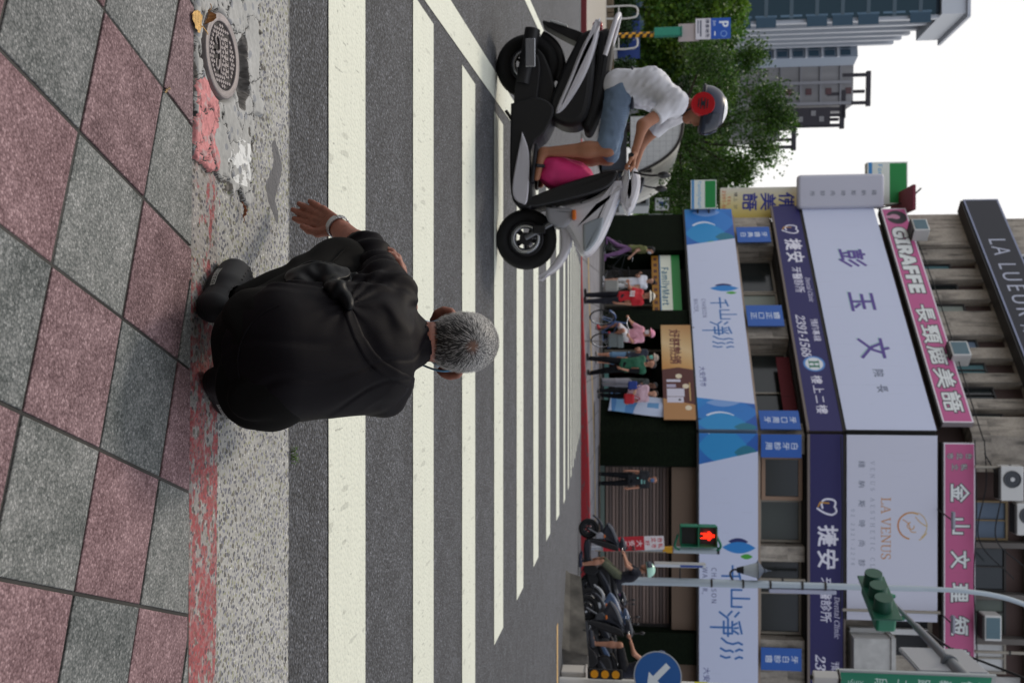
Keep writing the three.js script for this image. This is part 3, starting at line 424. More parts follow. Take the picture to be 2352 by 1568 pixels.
// white and blue water-shop band, px scale 100 per metre
function splash(g, x0, x1, skew, H) {
  const gr = g.createLinearGradient(x0, H, x1, 0); gr.addColorStop(0, '#2d8fd6'); gr.addColorStop(1, '#2350a6');
  g.save(); g.beginPath(); g.moveTo(x0, H); g.lineTo(x0 + skew[0], 0); g.lineTo(x1 + skew[1], 0); g.lineTo(x1, H); g.closePath(); g.fillStyle = gr; g.fill(); g.clip();
  const w = x1 - x0, c = (x0 + x1) / 2; g.translate(c, H / 2); g.rotate(-Math.PI / 2);
  lens(g, 0, -0.1 * w, H * 1.1, w * 0.75, '#2f7fcc'); lens(g, -0.05 * H, -0.36 * w, H * 0.6, w * 0.22, '#7fa6dc'); lens(g, -0.12 * H, -0.02 * w, H * 0.5, w * 0.2, '#dfe6f4'); lens(g, -0.1 * H, 0.2 * w, H * 0.85, w * 0.55, '#2a93cf'); lens(g, 0.3 * H, 0.3 * w, H * 0.4, w * 0.22, '#23788f'); lens(g, 0.02 * H, 0.46 * w, H * 0.28, w * 0.12, '#39a14b');
  g.restore();
}
function waterLogo(g, x, H, sx = 1) {
  const y = H * 0.3; g.save(); g.translate(x, 0); g.scale(sx, 1);
  for (const [lx, ly, lw, lh, c] of [[-58, y + 6, 58, 20, '#232a66'], [-40, y + 4, 96, 34, '#2a86d0'], [-14, y - 18, 36, 15, '#49a737']]) { g.save(); g.translate(lx, ly); g.rotate(-Math.PI / 2); lens(g, 0, 0, lw, lh, c); g.restore(); }
  g.strokeStyle = '#2f6ab0'; glyph(g, '千', 12, 46, 62, 9); glyph(g, '山', 78, 24, 62, 9); glyph(g, '淨', 148, 44, 72, 8); glyph(g, '水', 224, 46, 66, 9);
  g.fillStyle = '#4a4f7a'; latin(g, 'CHANSON', 20, 134, '19px sans-serif', 3); latin(g, 'WATER,', 20, 160, '19px sans-serif', 3); g.restore();
}
{
  const b = band('shop_band', 'long white and blue water shop band wrapped round the corner above the arcade', 'sign'), edge = mat(120, 140, 160, 0.5);
  board(b, 'panel', 10.55, 1.7, 0.22, -5.275, 3.975, 0.16, canvasTex(1055, 170, (g, w, h) => { g.fillStyle = '#d3d9ee'; g.fillRect(0, 0, w, h); splash(g, -10, 205, [0, -35], h); splash(g, 930, 1075, [25, 40], h); waterLogo(g, 470, h, 0.86); g.strokeStyle = '#4a4f86'; line(g, '大安門市', 800, 138, 20, 2, 8); streaks(g, w, h, 40, 3, 0.05); }), edge, TURN);
  board(b, 'panel', 12.5, 1.7, 0.22, 6.25, 3.975, 0.16, canvasTex(1250, 170, (g, w, h) => { g.fillStyle = '#d3d9ee'; g.fillRect(0, 0, w, h); splash(g, -90, 92, [0, -40], h); waterLogo(g, 375, h); g.strokeStyle = '#4a4f86'; line(g, '大安門市', 690, 138, 20, 2, 8); streaks(g, w, h, 40, 5, 0.05); }), edge);
  add('lower_rail', [box(10.6, 0.06, 0.3, -5.3, 3.09, 0.0).applyMatrix4(M4.makeRotationY(TURN)), box(12.5, 0.06, 0.3, 6.25, 3.092, 0.0)], metalDark, b);
}
// violet dentist band
function dental(g, w, h, x) {
  g.strokeStyle = '#e9e6ee'; g.lineWidth = 6; g.lineCap = 'round'; g.beginPath(); g.moveTo(x + 44, 58); g.quadraticCurveTo(x + 20, 66, x + 18, 44); g.quadraticCurveTo(x + 18, 12, x + 40, 24); g.quadraticCurveTo(x + 58, 10, x + 64, 32); g.quadraticCurveTo(x + 62, 52, x + 46, 72); g.stroke();
  g.strokeStyle = '#d69a2e'; g.lineWidth = 4; g.beginPath(); g.moveTo(x + 30, 40); g.lineTo(x + 28, 64); g.lineTo(x + 40, 70); g.stroke();
  g.strokeStyle = '#e9e6ee'; line(g, '捷安', x + 96, 14, 58, 10, 13); line(g, '牙醫診所', x + 246, 32, 32, 1, 10); g.fillStyle = '#e9e6ee'; latin(g, 'Dental Clinic', x + 300, 24, 'italic 20px serif');
}
{
  const b = band('dentist_band', 'dark violet dentist band with white lettering and phone number, below the white board', 'sign'), edge = mat(70, 62, 62, 0.6);
  const phone = (g, x) => { g.fillStyle = '#e9e6ee'; latin(g, '2391-1568', x, 78, 'bold italic 40px serif', 0); g.strokeStyle = '#e9e6ee'; line(g, '預約專線', x + 20, 10, 24, 2, 10); };
  board(b, 'panel', 10.7, 0.93, 0.2, -5.35, 6.78, 0.14, canvasTex(1070, 93, (g, w, h) => {
    g.fillStyle = '#241f5e'; g.fillRect(0, 0, w, h); dental(g, w, h, 95); phone(g, 578); g.fillStyle = '#5a8fd0'; g.beginPath(); g.arc(800, 46, 33, 0, 7); g.fill(); g.fillStyle = '#e4e6e8'; g.beginPath(); g.arc(800, 46, 27, 0, 7); g.fill(); g.fillStyle = '#16704e'; latin(g, 'H', 784, 62, 'bold 44px serif'); g.strokeStyle = '#e9e6ee'; line(g, '樓上二樓', 850, 30, 34, 6, 10); streaks(g, w, h, 30, 7, 0.2);
  }), edge, TURN);
  board(b, 'panel', 12.5, 0.93, 0.2, 6.25, 6.78, 0.14, canvasTex(1250, 93, (g, w, h) => { g.fillStyle = '#221c58'; g.fillRect(0, 0, w, h); dental(g, w, h, 170); phone(g, 640); streaks(g, w, h, 30, 9, 0.2); }), edge);
  add('rail', [box(10.7, 0.07, 0.12, -5.35, 6.27, 0.12).applyMatrix4(M4.makeRotationY(TURN)), box(12.5, 0.07, 0.12, 6.25, 6.271, 0.12), box(10.7, 0.05, 0.1, -5.35, 7.29, 0.08).applyMatrix4(M4.makeRotationY(TURN)), box(12.5, 0.05, 0.1, 6.25, 7.291, 0.08)], mat(118, 106, 98, 0.6), b);
}
// big white clinic board
{
  const b = band('clinic_board', 'tall white clinic board with a violet name, folded round the corner', 'sign'), edge = mat(60, 58, 54, 0.7);
  board(b, 'panel', 10.5, 2.52, 0.25, -5.25, 8.6, 0.2, canvasTex(1470, 353, (g, w, h) => {
    g.fillStyle = '#cfd4e8'; g.fillRect(0, 0, w, h); g.strokeStyle = 'rgba(120,130,160,0.18)'; g.lineWidth = 1; for (let x = 260; x < w; x += 240) { g.beginPath(); g.moveTo(x, 0); g.lineTo(x, h); g.stroke(); }
    ['彭', '玉', '文'].forEach((c, i) => { const x = 330 + i * 300 + (i ? 10 : 0); g.strokeStyle = '#a9c4c8'; glyph(g, c, x - 5, 107, 130, 10); g.strokeStyle = '#5a4591'; glyph(g, c, x, 102, 130, 11); });
    g.strokeStyle = '#5d6478'; line(g, '院長', 1130, 150, 46, 44, 9); streaks(g, w, h, 60, 11, 0.05);
  }), edge, TURN);
  board(b, 'panel', 5.35, 2.52, 0.25, 2.675, 8.6, 0.2, canvasTex(1070, 504, (g, w, h) => {
    g.fillStyle = '#d2d2de'; g.fillRect(0, 0, w, h);
    const gr = g.createLinearGradient(0, 60, 0, 220); gr.addColorStop(0, '#c9a64a'); gr.addColorStop(1, '#c4793f'); g.strokeStyle = gr; g.lineCap = 'round'; g.lineWidth = 9; g.beginPath(); g.arc(520, 142, 76, 0.2, 3.6); g.stroke(); g.lineWidth = 4; g.beginPath(); g.arc(520, 142, 84, 3.6, 5.6); g.stroke();
    g.lineWidth = 5; g.beginPath(); g.moveTo(486, 190); g.bezierCurveTo(520, 120, 560, 180, 556, 120); g.moveTo(500, 150); g.bezierCurveTo(530, 200, 560, 120, 520, 130); g.moveTo(470, 120); g.quadraticCurveTo(510, 90, 520, 60); g.moveTo(560, 60); g.quadraticCurveTo(590, 80, 600, 100); g.stroke();
    g.fillStyle = '#c28a5c'; latin(g, 'LA VENUS', 356, 312, '74px serif', 0); g.fillStyle = '#9a9eac'; latin(g, 'VENUS AESTHETIC CLINIC', 150, 372, '34px serif', 15); g.strokeStyle = '#6b7080'; line(g, '維納斯時尚診所', 150, 400, 40, 74, 8); g.fillStyle = '#9298a8'; latin(g, '02 2321-2278', 430, 480, '28px sans-serif', 14); streaks(g, w, h, 50, 13, 0.05);
  }), edge);
  add('lower_rail', [box(10.5, 0.09, 0.3, -5.25, 7.3 + 0.0, 0).applyMatrix4(M4.makeRotationY(TURN)), box(5.35, 0.09, 0.3, 2.675, 7.301, 0)], metalDark, b);
}
// pink cram-school boards
{
  const edge = mat(150, 140, 140, 0.6), pale = '#e6e8e4', halo = '#4e4a4c';
  const b = band('language_school_sign', 'pink language school board with white lettering and a round dark emblem', 'sign');
  board(b, 'panel', 10.05, 0.86, 0.2, -5.3, 10.51, 0.24, canvasTex(1160, 100, (g, w, h) => {
    g.fillStyle = '#e8dfe2'; g.fillRect(0, 0, w, h); g.fillStyle = '#c55a8e'; g.fillRect(5, 5, w - 10, h - 10);
    g.fillStyle = '#2a262a'; g.beginPath(); g.ellipse(58, 46, 44, 40, 0, 0, 7); g.fill(); g.fillStyle = '#c98aa4'; g.beginPath(); g.ellipse(54, 52, 15, 20, 0.5, 0, 7); g.fill(); g.fillRect(46, 60, 18, 30);
    g.strokeStyle = halo; g.lineWidth = 9; g.lineJoin = 'round'; g.font = 'bold 74px sans-serif'; g.fillStyle = pale; g.save(); g.scale(1.42, 1); let x = 86; for (const c of 'GIRAFFE') { g.strokeStyle = halo; g.lineWidth = 13; g.strokeText(c, x, 78); g.strokeStyle = pale; g.lineWidth = 5; g.strokeText(c, x, 78); g.fillText(c, x, 78); x += g.measureText(c).width - 3; } g.restore();
    g.strokeStyle = pale; g.save(); g.scale(1.4, 1); line(g, '長頸鹿美語', 418, 18, 64, 14, 12, halo, 5); g.restore();
  }), edge, TURN);
  add('bracket', [box(10.1, 0.05, 0.3, -5.3, 10.05, 0.1).applyMatrix4(M4.makeRotationY(TURN))], metalDark, b);
  const c = band('cram_school_sign', 'pink cram school board with seven pale characters, right of the emblem board', 'sign');
  board(c, 'panel', 7.1, 0.86, 0.2, 3.75, 10.46, 0.22, canvasTex(994, 120, (g, w, h) => {
    g.fillStyle = '#e8dfe2'; g.fillRect(0, 0, w, h); g.fillStyle = '#c25a86'; g.fillRect(5, 5, w - 10, h - 10); g.strokeStyle = '#b8bab6'; [['台', 40, 10], ['北', 40, 46], ['市', 40, 82], ['私', 84, 30], ['立', 84, 64]].forEach(([q, x, y]) => glyph(g, q, x, y, 26, 10, halo, 5));
    g.strokeStyle = pale; line(g, '金山文理短期', 165, 24, 70, 63, 13, halo, 5); streaks(g, w, h, 40, 17, 0.1);
  }), edge);
  for (const x of [2.1, 5.0]) { const la = add('lamp_arm', rod([x, 9.85, 0.24], [x + 0.2, 10.05, 0.9], 0.02), metalDark, c); add('lamp_head', rbox(0.5, 0.09, 0.14, 0.03, x + 0.2, 10.07, 0.92), mat(150, 150, 160, 0.6), la); }
  add('bracket', [box(7.1, 0.05, 0.3, 3.75, 10.0, 0.1)], metalDark, c);
  const d = band('salon_sign', 'long black salon board with a pale rim, topmost on the chamfered corner', 'sign');
  board(d, 'panel', 11.2, 1.18, 0.4, -4.85, 13.47, 0.5, canvasTex(1120, 118, (g, w, h) => { g.fillStyle = '#8a90a8'; g.fillRect(0, 0, w, h); g.fillStyle = '#1b1c27'; g.fillRect(6, 6, w - 12, h - 12); g.fillStyle = '#b9bccb'; latin(g, 'LA LUEUR', 215, 86, '76px sans-serif', 8); g.strokeStyle = '#a9acbb'; line(g, '原俐', 640, 34, 60, 24, 9); latin(g, 'HAIR', 815, 86, '60px sans-serif', 8); }), mat(36, 37, 48, 0.5), TURN);
  add('bracket', [box(11.2, 0.06, 0.5, -4.85, 12.84, 0.2).applyMatrix4(M4.makeRotationY(TURN))], metalDark, d);
}
// blue enamel name plates in the window strip
[['牙齒美白', -9.1, 1, 0.85, 'blue name plate on the leftmost pilaster beside the yellow projecting sign'], ['齒正口正', -4.9, 1, 0.98, 'blue name plate on the pilaster left of the dark red banner in the windows'], ['牙口周牙', -0.42, 1, 0.72, 'blue name plate just left of the corner edge, level with the windows'], ['白牙診周', 0.36, 0, 0.68, 'blue name plate just right of the corner edge, left of the wood framed window'], ['牙白診齒', 6.6, 0, 0.66, 'blue name plate on the beige pilaster at the right end of the window strip']].forEach(([t, x, c, w, label]) => {
  const o = thing('name_plate', label, 'sign', CORNER, c ? TURN : 0, 'blue plates in the window strip');
  board(o, 'plate', w, 1.16, 0.05, x, 5.5, c ? 0.12 : 0.1, canvasTex(128, 256, (g, W, H) => { g.fillStyle = '#2a5fb0'; g.fillRect(0, 0, W, H); g.strokeStyle = '#dfe4ee'; [...t].forEach((q, i) => glyph(g, q, 42, 22 + i * 54, 44, 10)); }), mat(60, 80, 120, 0.5));
  add('hook', [rod([x - 0.25, 5.7, 0.05], [x - 0.25, 5.7, -0.2], 0.02), rod([x + 0.2, 5.7, 0.05], [x + 0.2, 5.7, -0.2], 0.02)], metalDark, o);
});
{ const o = thing('window_banner', 'dark red cloth strip hanging inside the first floor window left of the corner', 'banner', CORNER, TURN); add('cloth', rbox(2.6, 0.42, 0.03, 0.01, -2.3, 5.98, -0.5), mat(92, 22, 28, 0.85), o); add('seam', box(0.03, 0.42, 0.034, -1.9, 5.98, -0.5), mat(70, 16, 20, 0.85), o); }
// ---------- boards that stick out over the side street from the chamfer's left end ----------
function blade(name, label, x0, x1, u0, u1, depth, thick, tex, edge) {   // pixel box at a depth, facing us
  const a = at(x0, u0, depth), b = at(x1, u1, depth), o = thing(name, label, 'sign', [(a.x + b.x) / 2, (a.y + b.y) / 2, -depth]);
  const w = b.x - a.x, h = b.y - a.y; board(o, 'panel', w, h, thick, 0, 0, thick / 2, tex, edge); return [o, w, h];
}
const famMat = mat(196, 200, 198, 0.5);
const store = (big) => canvasTex(256, big ? 330 : 260, (g, w, h) => {
  g.fillStyle = '#e6e9dc'; g.fillRect(0, 0, w, h); g.fillStyle = '#168a3c'; g.fillRect(8, 8, w - 16, h * 0.42); g.fillStyle = '#3c8cc8'; g.fillRect(0, h * 0.88, w, h * 0.09); g.fillStyle = '#3f9bd0'; latin(g, 'FamilyMart', 10, h * 0.73, '48px sans-serif', 0);
});
{
  const [o, w, h] = blade('convenience_store_sign', 'small square green and white store sign sticking out at the left end of the arcade', 1587, 1645, 415, 480, 37.2, 0.3, store(0), famMat);
  add('bracket', [rod([0.2, 0.2, 0], [w / 2 + 0.5, 0.2, 0], 0.03), rod([0.2, -0.2, 0], [w / 2 + 0.5, -0.2, 0], 0.03)], metalDark, o);
  const [p, w2] = blade('convenience_store_sign', 'high green and white store sign against the sky behind the white clinic blade', 1990, 2082, 375, 470, 38.6, 0.4, store(1), famMat);
  add('bracket', [rod([0, 0.5, 0], [w2 / 2 + 0.8, 0.5, 0], 0.03), rod([0, -0.6, 0], [w2 / 2 + 0.8, -0.6, 0], 0.03)], metalDark, p);
  const [q, w3, h3] = blade('language_projecting_sign', 'tall yellow blade sign with deep blue brush characters and orange phone number', 1654, 1829, 433, 500, 37.9, 0.3, canvasTex(256, 700, (g, w, h) => {
    const gr = g.createLinearGradient(0, 0, w, 0); gr.addColorStop(0, '#dcd6c4'); gr.addColorStop(1, '#d8bd5a'); g.fillStyle = gr; g.fillRect(0, 0, w, h); g.strokeStyle = '#2b2f86'; ['佛', '美', '語'].forEach((c, i) => glyph(g, c, 50, 24 + i * 168, 140, 12)); g.strokeStyle = '#5a5450'; line(g, '樓上', 40, 540, 36, 6, 9); g.fillStyle = '#5a5450'; latin(g, '3F', 140, 574, '40px sans-serif'); g.fillStyle = '#cc6a3e'; latin(g, 'TEL', 70, 634, 'bold 40px sans-serif', 6); latin(g, '2391-58', 20, 682, 'bold 44px sans-serif', 2);
  }), mat(150, 140, 110, 0.6));
  add('bracket', [rod([0.4, h3 / 3, -0.1], [w3 / 2 + 0.7, h3 / 3, -0.1], 0.04), rod([0.4, -h3 / 3, -0.1], [w3 / 2 + 0.7, -h3 / 3, -0.1], 0.04)], metalDark, q);
  const a = at(1831, 403, 37.3), c2 = at(2030, 478, 37.3), r = thing('clinic_projecting_sign', 'white rounded clinic blade sign with seven grey characters down its middle', 'sign', [(a.x + c2.x) / 2, (a.y + c2.y) / 2, -37.3]), W = c2.x - a.x, Hh = c2.y - a.y;
  add('casing', rbox(W, Hh, 0.4, 0.12), mat(196, 194, 202, 0.45), r);
  const s = new THREE.PlaneGeometry(0.24, Hh * 0.86); s.translate(0.08, 0, 0.2035); add('panel', s, print(canvasTex(64, 740, (g, w, h) => { g.fillStyle = '#c4c2ca'; g.fillRect(0, 0, w, h); g.strokeStyle = '#6e7078'; [...'維納斯時尚診所'].forEach((c, i) => glyph(g, c, 6, 20 + i * 102, 50, 9)); })), r);
  add('bracket', [rod([0.4, 1, 0], [W / 2 + 0.5, 1, 0], 0.04), rod([0.4, -1, 0], [W / 2 + 0.5, -1, 0], 0.04)], metalDark, r);
}
// signs in the arcade
{
  const o = thing('store_fascia', 'long cream and green store fascia in shade inside the arcade', 'sign', CORNER, TURN);
  board(o, 'panel', 3.05, 0.72, 0.1, -6.87, 2.5, -0.22, canvasTex(620, 144, (g, w, h) => { g.fillStyle = '#f0f2dc'; g.fillRect(0, 0, w, h); g.fillStyle = '#2a8a3e'; g.fillRect(0, 0, w, 60); g.fillStyle = '#2a6b86'; latin(g, 'FamilyMart', 130, 128, 'bold 66px sans-serif', 4); g.fillStyle = '#3f7cae'; g.fillRect(0, 136, w, 8); }), famMat);
  board(o, 'lower_strip', 3.05, 0.24, 0.08, -6.87, 2.0, -0.24, canvasTex(620, 56, (g, w, h) => { g.fillStyle = '#a9741c'; g.fillRect(0, 0, w, h); g.fillStyle = '#5a2d18'; for (let i = 0; i < 9; i++) g.fillRect(20 + i * 66, 14, 34, 28); }), metalDark);
  const e = thing('promotion_banner', 'orange and brown promotion banner with white machines, hung under the white band', 'banner', CORNER, TURN);
  board(e, 'panel', 4.05, 0.95, 0.03, -2.35, 2.58, 0.2, canvasTex(810, 190, (g, w, h) => {
    const gr = g.createLinearGradient(0, 0, 400, h); gr.addColorStop(0, '#b9854c'); gr.addColorStop(0.5, '#e0c08c'); gr.addColorStop(1, '#c98a44'); g.fillStyle = gr; g.fillRect(0, 0, w, h);
    g.fillStyle = '#5a2a24'; g.beginPath(); g.moveTo(400, 0); g.lineTo(380, 95); g.lineTo(400, 190); g.lineTo(640, 190); g.lineTo(690, 0); g.fill(); g.fillStyle = '#b98652'; g.beginPath(); g.moveTo(690, 0); g.lineTo(640, 190); g.lineTo(810, 190); g.lineTo(810, 0); g.fill();
    g.strokeStyle = '#6b3428'; line(g, '好評熱銷', 44, 68, 72, 6, 12); g.fillStyle = '#d8d4e0'; g.fillRect(560, 60, 64, 106); g.fillRect(628, 66, 46, 100); g.fillRect(484, 80, 20, 86); g.fillStyle = '#b9b0c4'; g.fillRect(524, 110, 26, 56); g.fillStyle = '#2b2830'; g.beginPath(); g.arc(651, 90, 8, 0, 7); g.fill(); for (const [x, y] of [[456, 90], [540, 50], [716, 40]]) { g.fillStyle = '#e8d8b8'; g.beginPath(); g.arc(x, y, 20, 0, 7); g.fill(); } g.fillStyle = '#c9a66a'; g.fillRect(510, 22, 150, 8);
  }), mat(120, 84, 50, 0.8));
  add('eyelet', [rod([-4.3, 3.04, 0.18], [-4.3, 3.2, 0.16], 0.012), rod([-0.4, 3.04, 0.18], [-0.4, 3.2, 0.16], 0.012)], metalDark, e);
  const f = thing('standing_banner', 'pale blue and white cloth banner leaning beside the corner column', 'banner', CORNER, TURN);
  const cl = new THREE.PlaneGeometry(0.75, 1.75, 8, 12), p = cl.attributes.position; for (let i = 0; i < p.count; i++) p.setZ(i, 0.05 * Math.sin(p.getX(i) * 9 + p.getY(i) * 2));
  add('cloth', put(cl, -0.98, 1.35, 0.12, 0, 0, -0.1), new THREE.MeshStandardMaterial({ side: THREE.DoubleSide, roughness: 0.8, map: canvasTex(150, 350, (g, w, h) => { g.fillStyle = '#c8d2e6'; g.fillRect(0, 0, w, h); g.fillStyle = '#5b8fc6'; g.beginPath(); g.moveTo(0, 170); g.lineTo(w, 200); g.lineTo(w, 330); g.lineTo(0, 350); g.fill(); g.fillStyle = '#7fb0d8'; g.fillRect(0, 250, w, 60); g.fillStyle = '#6a9cc8'; g.fillRect(50, 50, 50, 70); }) }), f);
  add('pole', rod([-1.45, 0.2, 0.08], [-1.28, 2.3, 0.06], 0.014), frameAlu, f);
}
// air conditioners
function aircon(label, p, turn, w, h, d, fan) {
  const o = thing('air_conditioner', label, 'air conditioner', p, turn);
  add('case', rbox(w, h, d, 0.03), mat(206, 204, 198, 0.5), o);
  if (fan) { const fx = -w * 0.12; add('fan_guard', [put(new THREE.TorusGeometry(h * 0.36, 0.02, 6, 28), fx, 0, d / 2 + 0.01), put(new THREE.TorusGeometry(h * 0.22, 0.012, 6, 24), fx, 0, d / 2 + 0.01)], mat(70, 72, 74, 0.6), o); add('fan', put(cyl(h * 0.35, h * 0.35, 0.02, 28).rotateX(Math.PI / 2), fx, 0, d / 2), mat(58, 62, 66, 0.5), o); add('hub', put(cyl(0.06, 0.06, 0.03, 16).rotateX(Math.PI / 2), fx, 0, d / 2 + 0.015), whitePaint, o); }
  else { const g = []; for (let i = 0; i < 9; i++) g.push(box(w * 0.78, h * 0.035, 0.02, 0, -h * 0.36 + i * h * 0.09, d / 2 + 0.01)); add('grille', [box(w * 0.82, h * 0.82, 0.01, 0, 0, d / 2 + 0.002), ...g], mat(112, 138, 146, 0.6), o); }
  add('bracket', [box(w * 0.9, 0.05, d, 0, -h / 2 - 0.03, 0)], metalDark, o);
  return o;
}
aircon('white outdoor unit with round fan guard above the pink cram school board', at(2320, 1108, 29.6), 0, 0.98, 0.62, 0.4, 1);
aircon('window unit with blue grille in front of a white shutter, upper right', at(2275, 1437, 29.6), 0, 0.72, 0.46, 0.5, 0);
aircon('white outdoor unit at the very edge above the row of barred windows', at(2356, 1190, 29.6), 0, 0.9, 0.6, 0.4, 1);
aircon('grimy box unit between the first two fins near the building end', at(2112, 528, 35.9), TURN, 0.62, 0.52, 0.5, 0);
aircon('grimy box unit hung in front of the middle fins of the chamfer', at(2202, 812, 32.0), TURN, 0.62, 0.56, 0.5, 0);
// roof clutter over the chamfer's left end
{
  const o = thing('roof_canopy', 'dark red corrugated canopy edge on the building\u2019s left end under the sky', 'canopy', [CORNER[0] - 7.9, 0, CORNER[2] - 8.1]);
  add('sheet', rbox(0.9, 0.12, 3, 0.03, 0.1, 11.1, 0), mat(120, 44, 58, 0.7), o); add('strut', [rod([0.3, 10.2, 0], [0.1, 11.1, 0], 0.03), rod([0.2, 11.1, 0], [-0.4, 11.7, 0.2], 0.03)], metalDark, o);
}

// ---------- the arcaded block behind the camera: it closes off the low sky on our side of the road ----------
{
  const o = thing('arcade_block', 'arcaded concrete block standing behind the near pavement', 'building', [0, -0.2, 4.2]);
  add('wall', box(70, 6.5, 8, 0, 7.05, 4.2), concrete, o); add('back_wall', box(70, 4, 0.3, 0, 1.9, 5), mat(70, 66, 62, 0.8), o);
  for (let i = -5; i < 6; i++) add('column', box(0.7, 3.8, 0.7, i * 4.6 + 1.4, 1.9, 0.55), concrete, o);
  for (let i = -6; i < 7; i++) for (let j = 0; j < 2; j++) add('window', box(2.6, 1.3, 0.1, i * 4.4, 5.4 + j * 2.6, 0.17), glassDark, o);
}

{
  const o = thing('facade_cables', 'tangle of thin black cables strung along the building above the pink boards', 'cable', [0, 0, 0]), q = (x, u, d) => at(x, u, d);
  for (const pts of [[q(2085, 495, 37), q(2130, 610, 35.4), q(2175, 740, 33), q(2225, 900, 31), q(2260, 1010, 29.7)], [q(2262, 1010, 29.6), q(2266, 1110, 29.6), q(2250, 1240, 29.6), q(2330, 1330, 29.4)], [q(2262, 1040, 29.6), q(2300, 1120, 29.5), q(2290, 1240, 29.5), q(2352, 1300, 29.4)], [q(1932, 1000, 29.7), q(1935, 1200, 29.65), q(1931, 1420, 29.7)], [q(2240, 1010, 29.6), q(2244, 1180, 29.55), q(2238, 1330, 29.6), q(2246, 1520, 29.6)]]) add('wire', tube(pts, 0.018, 40, 5), black, o);
  for (const [u, x0, x1, d] of [[1072, 2240, 2400, 29.55], [1330, 1746, 1850, 29.9], [1400, 1936, 2160, 29.6], [1496, 2240, 2400, 29.6]]) { const a = at(x0, u, d), b = at(x1, u, d), p = thing('drain_pipe', 'grey ' + { 1072: 'drain pipe climbing left of the fan unit', 1330: 'drain pipe hidden behind the tall lamp post between windows', 1400: 'drain pipe at the right end of the white clinic board', 1496: 'drain pipe right of the blue grille window unit' }[u], 'pipe', a); add('shaft', rod([0, 0, 0], [0, b.y - a.y, 0], 0.045), frameAlu, p); add('clip', box(0.14, 0.05, 0.06, 0, (b.y - a.y) * 0.5, 0.02), metalDark, p); }
}
// ---------- far pavement and kerb ----------
const farTop = (X, Z) => { const edge = lerp(-0.1, 0.1, sstep(-2.5, 4.5, X)); return lerp(edge, 0.19, clamp((Z - 24.7) / 5)); };
const farPaveMap = dataTex(512, 512, (u, v) => { const k = hash(Math.floor(u * 12), Math.floor(v * 12), 9), n = fbm(u * 6, v * 6, 211, 4, 6), L = 112 + 14 * (k - 0.5) + 22 * (n - 0.5); return [L, L * 0.985, L * 1.02]; });
farPaveMap.repeat.set(0.25, 0.25);
const farPave = new THREE.MeshStandardMaterial({ map: farPaveMap, roughness: 0.85 });
{
  const base = setting('far_pavement', sheet([-5.2, -4.6, ...span(-4, 9, 26), 14, 40], [24.72, 25, 26, 27, 28, 29, 29.7, 31, 34, 39], (X, Z) => farTop(X, Z) - 0.012), mortar, 'far pavement in front of the arcade');
  const rowDark = mat(150, 128, 84, 0.85);
  for (let i = 0; i < 14; i++) for (let j = 0; j < 5; j++) {   // large slabs with open joints
    const x0 = -5.1 + i * 1.02, z0 = 24.76 + j * 1.03, w = 1.0, d = 1.01; if (j === 4 && x0 > 2.6) continue;
    const g = sheet([x0, x0 + w], [z0, z0 + d], farTop); add('paving_slab', g, farPave, base);
  }
  for (let i = 0; i < 24; i++) add('tactile_tile', sheet([-3.3 + i * 0.36, -2.95 + i * 0.36], [26.0 + i * 0.05, 26.32 + i * 0.05], (X, Z) => farTop(X, Z) + 0.006), rowDark, base);
  add('edge_strip', sheet([-0.8, 0, 2.6, 9], [29.72, 29.95], (X, Z) => farTop(X, Z) + 0.008), mat(142, 112, 78, 0.85), base);
  const red = new THREE.MeshStandardMaterial({ map: dataTex(256, 64, (u, v) => { const n = fbm(u * 24, v * 8, 213, 5), k = n > 0.62 ? 0.45 : 1; return [lerp(90, 150, k), lerp(84, 34, k), lerp(82, 40, k)]; }), roughness: 0.8 });
  const P = [], N = 60; for (let i = 0; i <= N; i++) { const X = lerp(-5, 14, i / N); P.push([X, farTop(X, 24.7)]); }
  const g = new THREE.BufferGeometry(), q = [], uv = [], I = [];
  P.forEach(([X, y], i) => { q.push(X, -0.14, -24.58, X, y - 0.02, -24.585, X, y + 0.004, -24.6, X, y + 0.004, -24.78); uv.push(X * 0.3, 0, X * 0.3, 0.5, X * 0.3, 0.6, X * 0.3, 1); if (i < N) for (let k = 0; k < 3; k++) { const a = i * 4 + k; I.push(a, a + 4, a + 1, a + 1, a + 4, a + 5); } });
  g.setAttribute('position', new THREE.Float32BufferAttribute(q, 3)); g.setAttribute('uv', new THREE.Float32BufferAttribute(uv, 2)); g.setIndex(I); g.computeVertexNormals();
  setting('far_kerb', g, red, 'red painted kerb rising to the right along the far pavement');
}
{ const g = put(cyl(0.55, 0.55, 0.01, 32).scale(1.4, 1, 0.34), 0, 0, 0), p = at(1365, 985, 27.2), o = add('drain_cover', [g, put(cyl(0.06, 0.06, 0.02, 12), 0.2, 0.004, 0)], mat(58, 58, 64, 0.6)); o.position.set(p.x, farTop(p.x, 27.2) + 0.01, -27.2); tag(o, 'dark oval drain cover in the far pavement near the corner column', 'drain cover'); }
